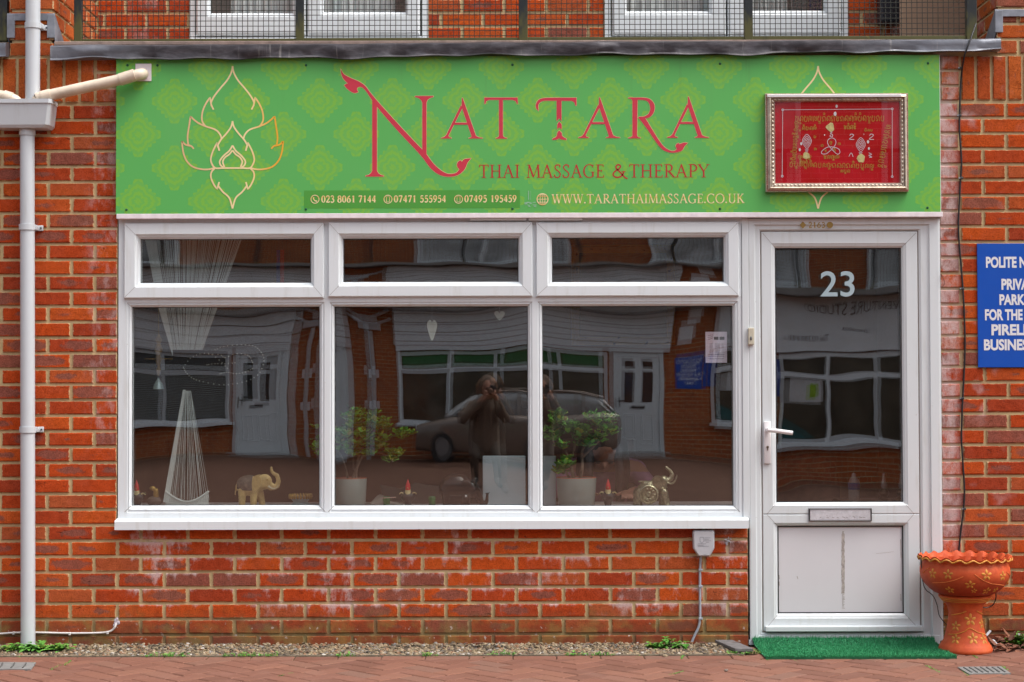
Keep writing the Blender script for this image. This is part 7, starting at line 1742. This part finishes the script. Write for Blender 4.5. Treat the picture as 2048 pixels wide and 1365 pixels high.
# ---- the photographer
PX, PY_ = -.10, CAMP.y - .30
PH = thing('person', 'photographer in dark hooded coat standing in the street, mirrored beside the laptop', 'person', (PX, PY_, 0))
COAT = M('dark_brown_coat', (.13, .09, .065), .9, var=.2, scale=20); FUR = M('brown_fur_trim', (.22, .12, .07), .95, var=.5, scale=90); JEAN = M('brown_trousers', (.09, .07, .055), .9)
m = MB(); ez = CAMP.z + .02; hc = Vector((PX + .04, PY_ + .02, ez + .02))
m.ell(hc, (.078, .095, .112), n=16); m.ell(hc + Vector((0, .04, -.06)), (.055, .055, .055), n=12); m.ell(hc + Vector((0, .10, -.02)), (.013, .018, .022), n=8)
for s_ in (-1, 1): m.ell(hc + Vector((s_ * .08, 0, -.01)), (.012, .02, .03), n=8)
capsule(m, hc + Vector((0, -.02, -.06)), .056, (PX, PY_ - .06, ez - .20), .06)
capsule(m, (PX, PY_ - .08, ez - .30), .16, (PX, PY_ - .16, .66), .15)
for s_ in (-1, 1):
    sh = (PX + s_ * .18, PY_ - .06, ez - .24); el = (PX + s_ * .27, PY_ + .08, ez - .38); wr = (PX + .08 + s_ * .075, PY_ + .20, ez - .10)
    capsule(m, (PX + s_ * .08, PY_ - .07, ez - .23), .08, sh, .07); capsule(m, sh, .062, el, .05); capsule(m, el, .05, wr, .033)
    hb = Vector(wr) + Vector((-s_ * .012, .025, .045)); m.ell(hb, (.022, .036, .044), n=10)
    for f_ in range(4): b0 = hb + Vector((0, .028, .026 - f_ * .017)); capsule(m, b0, .0085, b0 + Vector((-s_ * .022, .014, 0)), .008, 8); capsule(m, b0 + Vector((-s_ * .022, .014, 0)), .008, b0 + Vector((-s_ * .038, .002, 0)), .007, 8)
    capsule(m, hb + Vector((-s_ * .006, -.02, .02)), .0105, hb + Vector((-s_ * .028, -.03, .04)), .009, 8)
    hip, kn, ft = (PX + s_ * .10, PY_ - .16, .64), (PX + s_ * .14, PY_ + .06, .40), (PX + s_ * .14, PY_ - .06, .08)
    capsule(m, hip, .10, kn, .07); capsule(m, kn, .065, ft, .045); capsule(m, ft, .045, (ft[0] + s_ * .02, ft[1] + .16, .045), .04)
def ppaint(c):
    if c.z < .58: return 2
    if c.z > ez - .105 and (abs(c.x - hc.x) < .1 and c.y < hc.y + .13): return 0
    if c.y > PY_ + .195: return 0
    return 1
fuse('body', m, .007, [SKIN, COAT, JEAN], PH, 4, ppaint)
m = MB(); capsule(m, (PX, PY_ - .09, ez - .26), .185, (PX, PY_ - .15, .52), .21)
for s_ in (-1, 1): sh = (PX + s_ * .18, PY_ - .06, ez - .24); el = (PX + s_ * .275, PY_ + .08, ez - .385); wr = (PX + .08 + s_ * .09, PY_ + .17, ez - .135); capsule(m, sh, .085, el, .07); capsule(m, el, .07, wr, .05)
fuse('coat', m, .01, COAT, PH, 4)
m = MB(); hr = []
for k in range(26):
    a = 2 * math.pi * k / 26; hr.append(hc + Vector((.115 * math.cos(a), -.02 + .03 * math.sin(a * 3) * .2, .125 * math.sin(a) - .02)))
m.tube(hr + hr[:1], .034, 8, cap=False)
for k in range(500): p = hr[ro.randrange(26)]; d = Vector((ro.gauss(0, 1), ro.gauss(0, 1), ro.gauss(0, 1))).normalized(); m.tube([p + d * .02, p + d * .055], [.004, .0008], 3, cap=False)
m.build('fur_hood', FUR, PH, 60)
m = MB(); m.ell(hc + Vector((0, -.04, .02)), (.125, .115, .135), n=16); m.build('hood', COAT, PH, 60)
CMR = thing('camera_body', 'black camera held up to the photographer\'s eye, mirrored in the window', 'camera', (.0, CAMP.y - .14, CAMP.z))
m = MB(); m.box(-.068, .068, CAMP.y - .15, CAMP.y - .10, CAMP.z - .05, CAMP.z + .04, .008); m.box(-.025, .025, CAMP.y - .15, CAMP.y - .105, CAMP.z + .035, CAMP.z + .065, .008); m.build('body', M('camera_black', (.015, .015, .015), .5), CMR)
m = MB(); m.tube([(0, CAMP.y - .10, CAMP.z), (0, CAMP.y - .02, CAMP.z)], .034, 20); m.build('lens', M('camera_black', (.015, .015, .015), .5), CMR, 40)

# ---- every separate piece an object of its own
for o_ in [o for o in COL.objects if o.type == 'MESH']:
    nm = o_.name.split('.')[0]
    gp = {'soldier_course': .1, 'party_pier': .1, 'pier_flashing': .1, 'upper_wall': .1, 'mitre_joint': .004, 'tape_mark': .02, 'scratch': .02, 'tagline': .022, 'telephone_number': .016, 'contact_icon': .01, 'gold_leaf_flake': .01, 'white_wax_spot': .01, 'gold_script': .02, 'flower_relief': .006,
          'printed_label': .01, 'ear': .02, 'eye': .005, 'brow': .02, 'tusk': .02, 'wing_edge': .005, 'moss_tuft': .012, 'bead': .06, 'lettering': .024, 'fascia_lettering': .10}.get(nm)
    if gp: split(o_, gp)
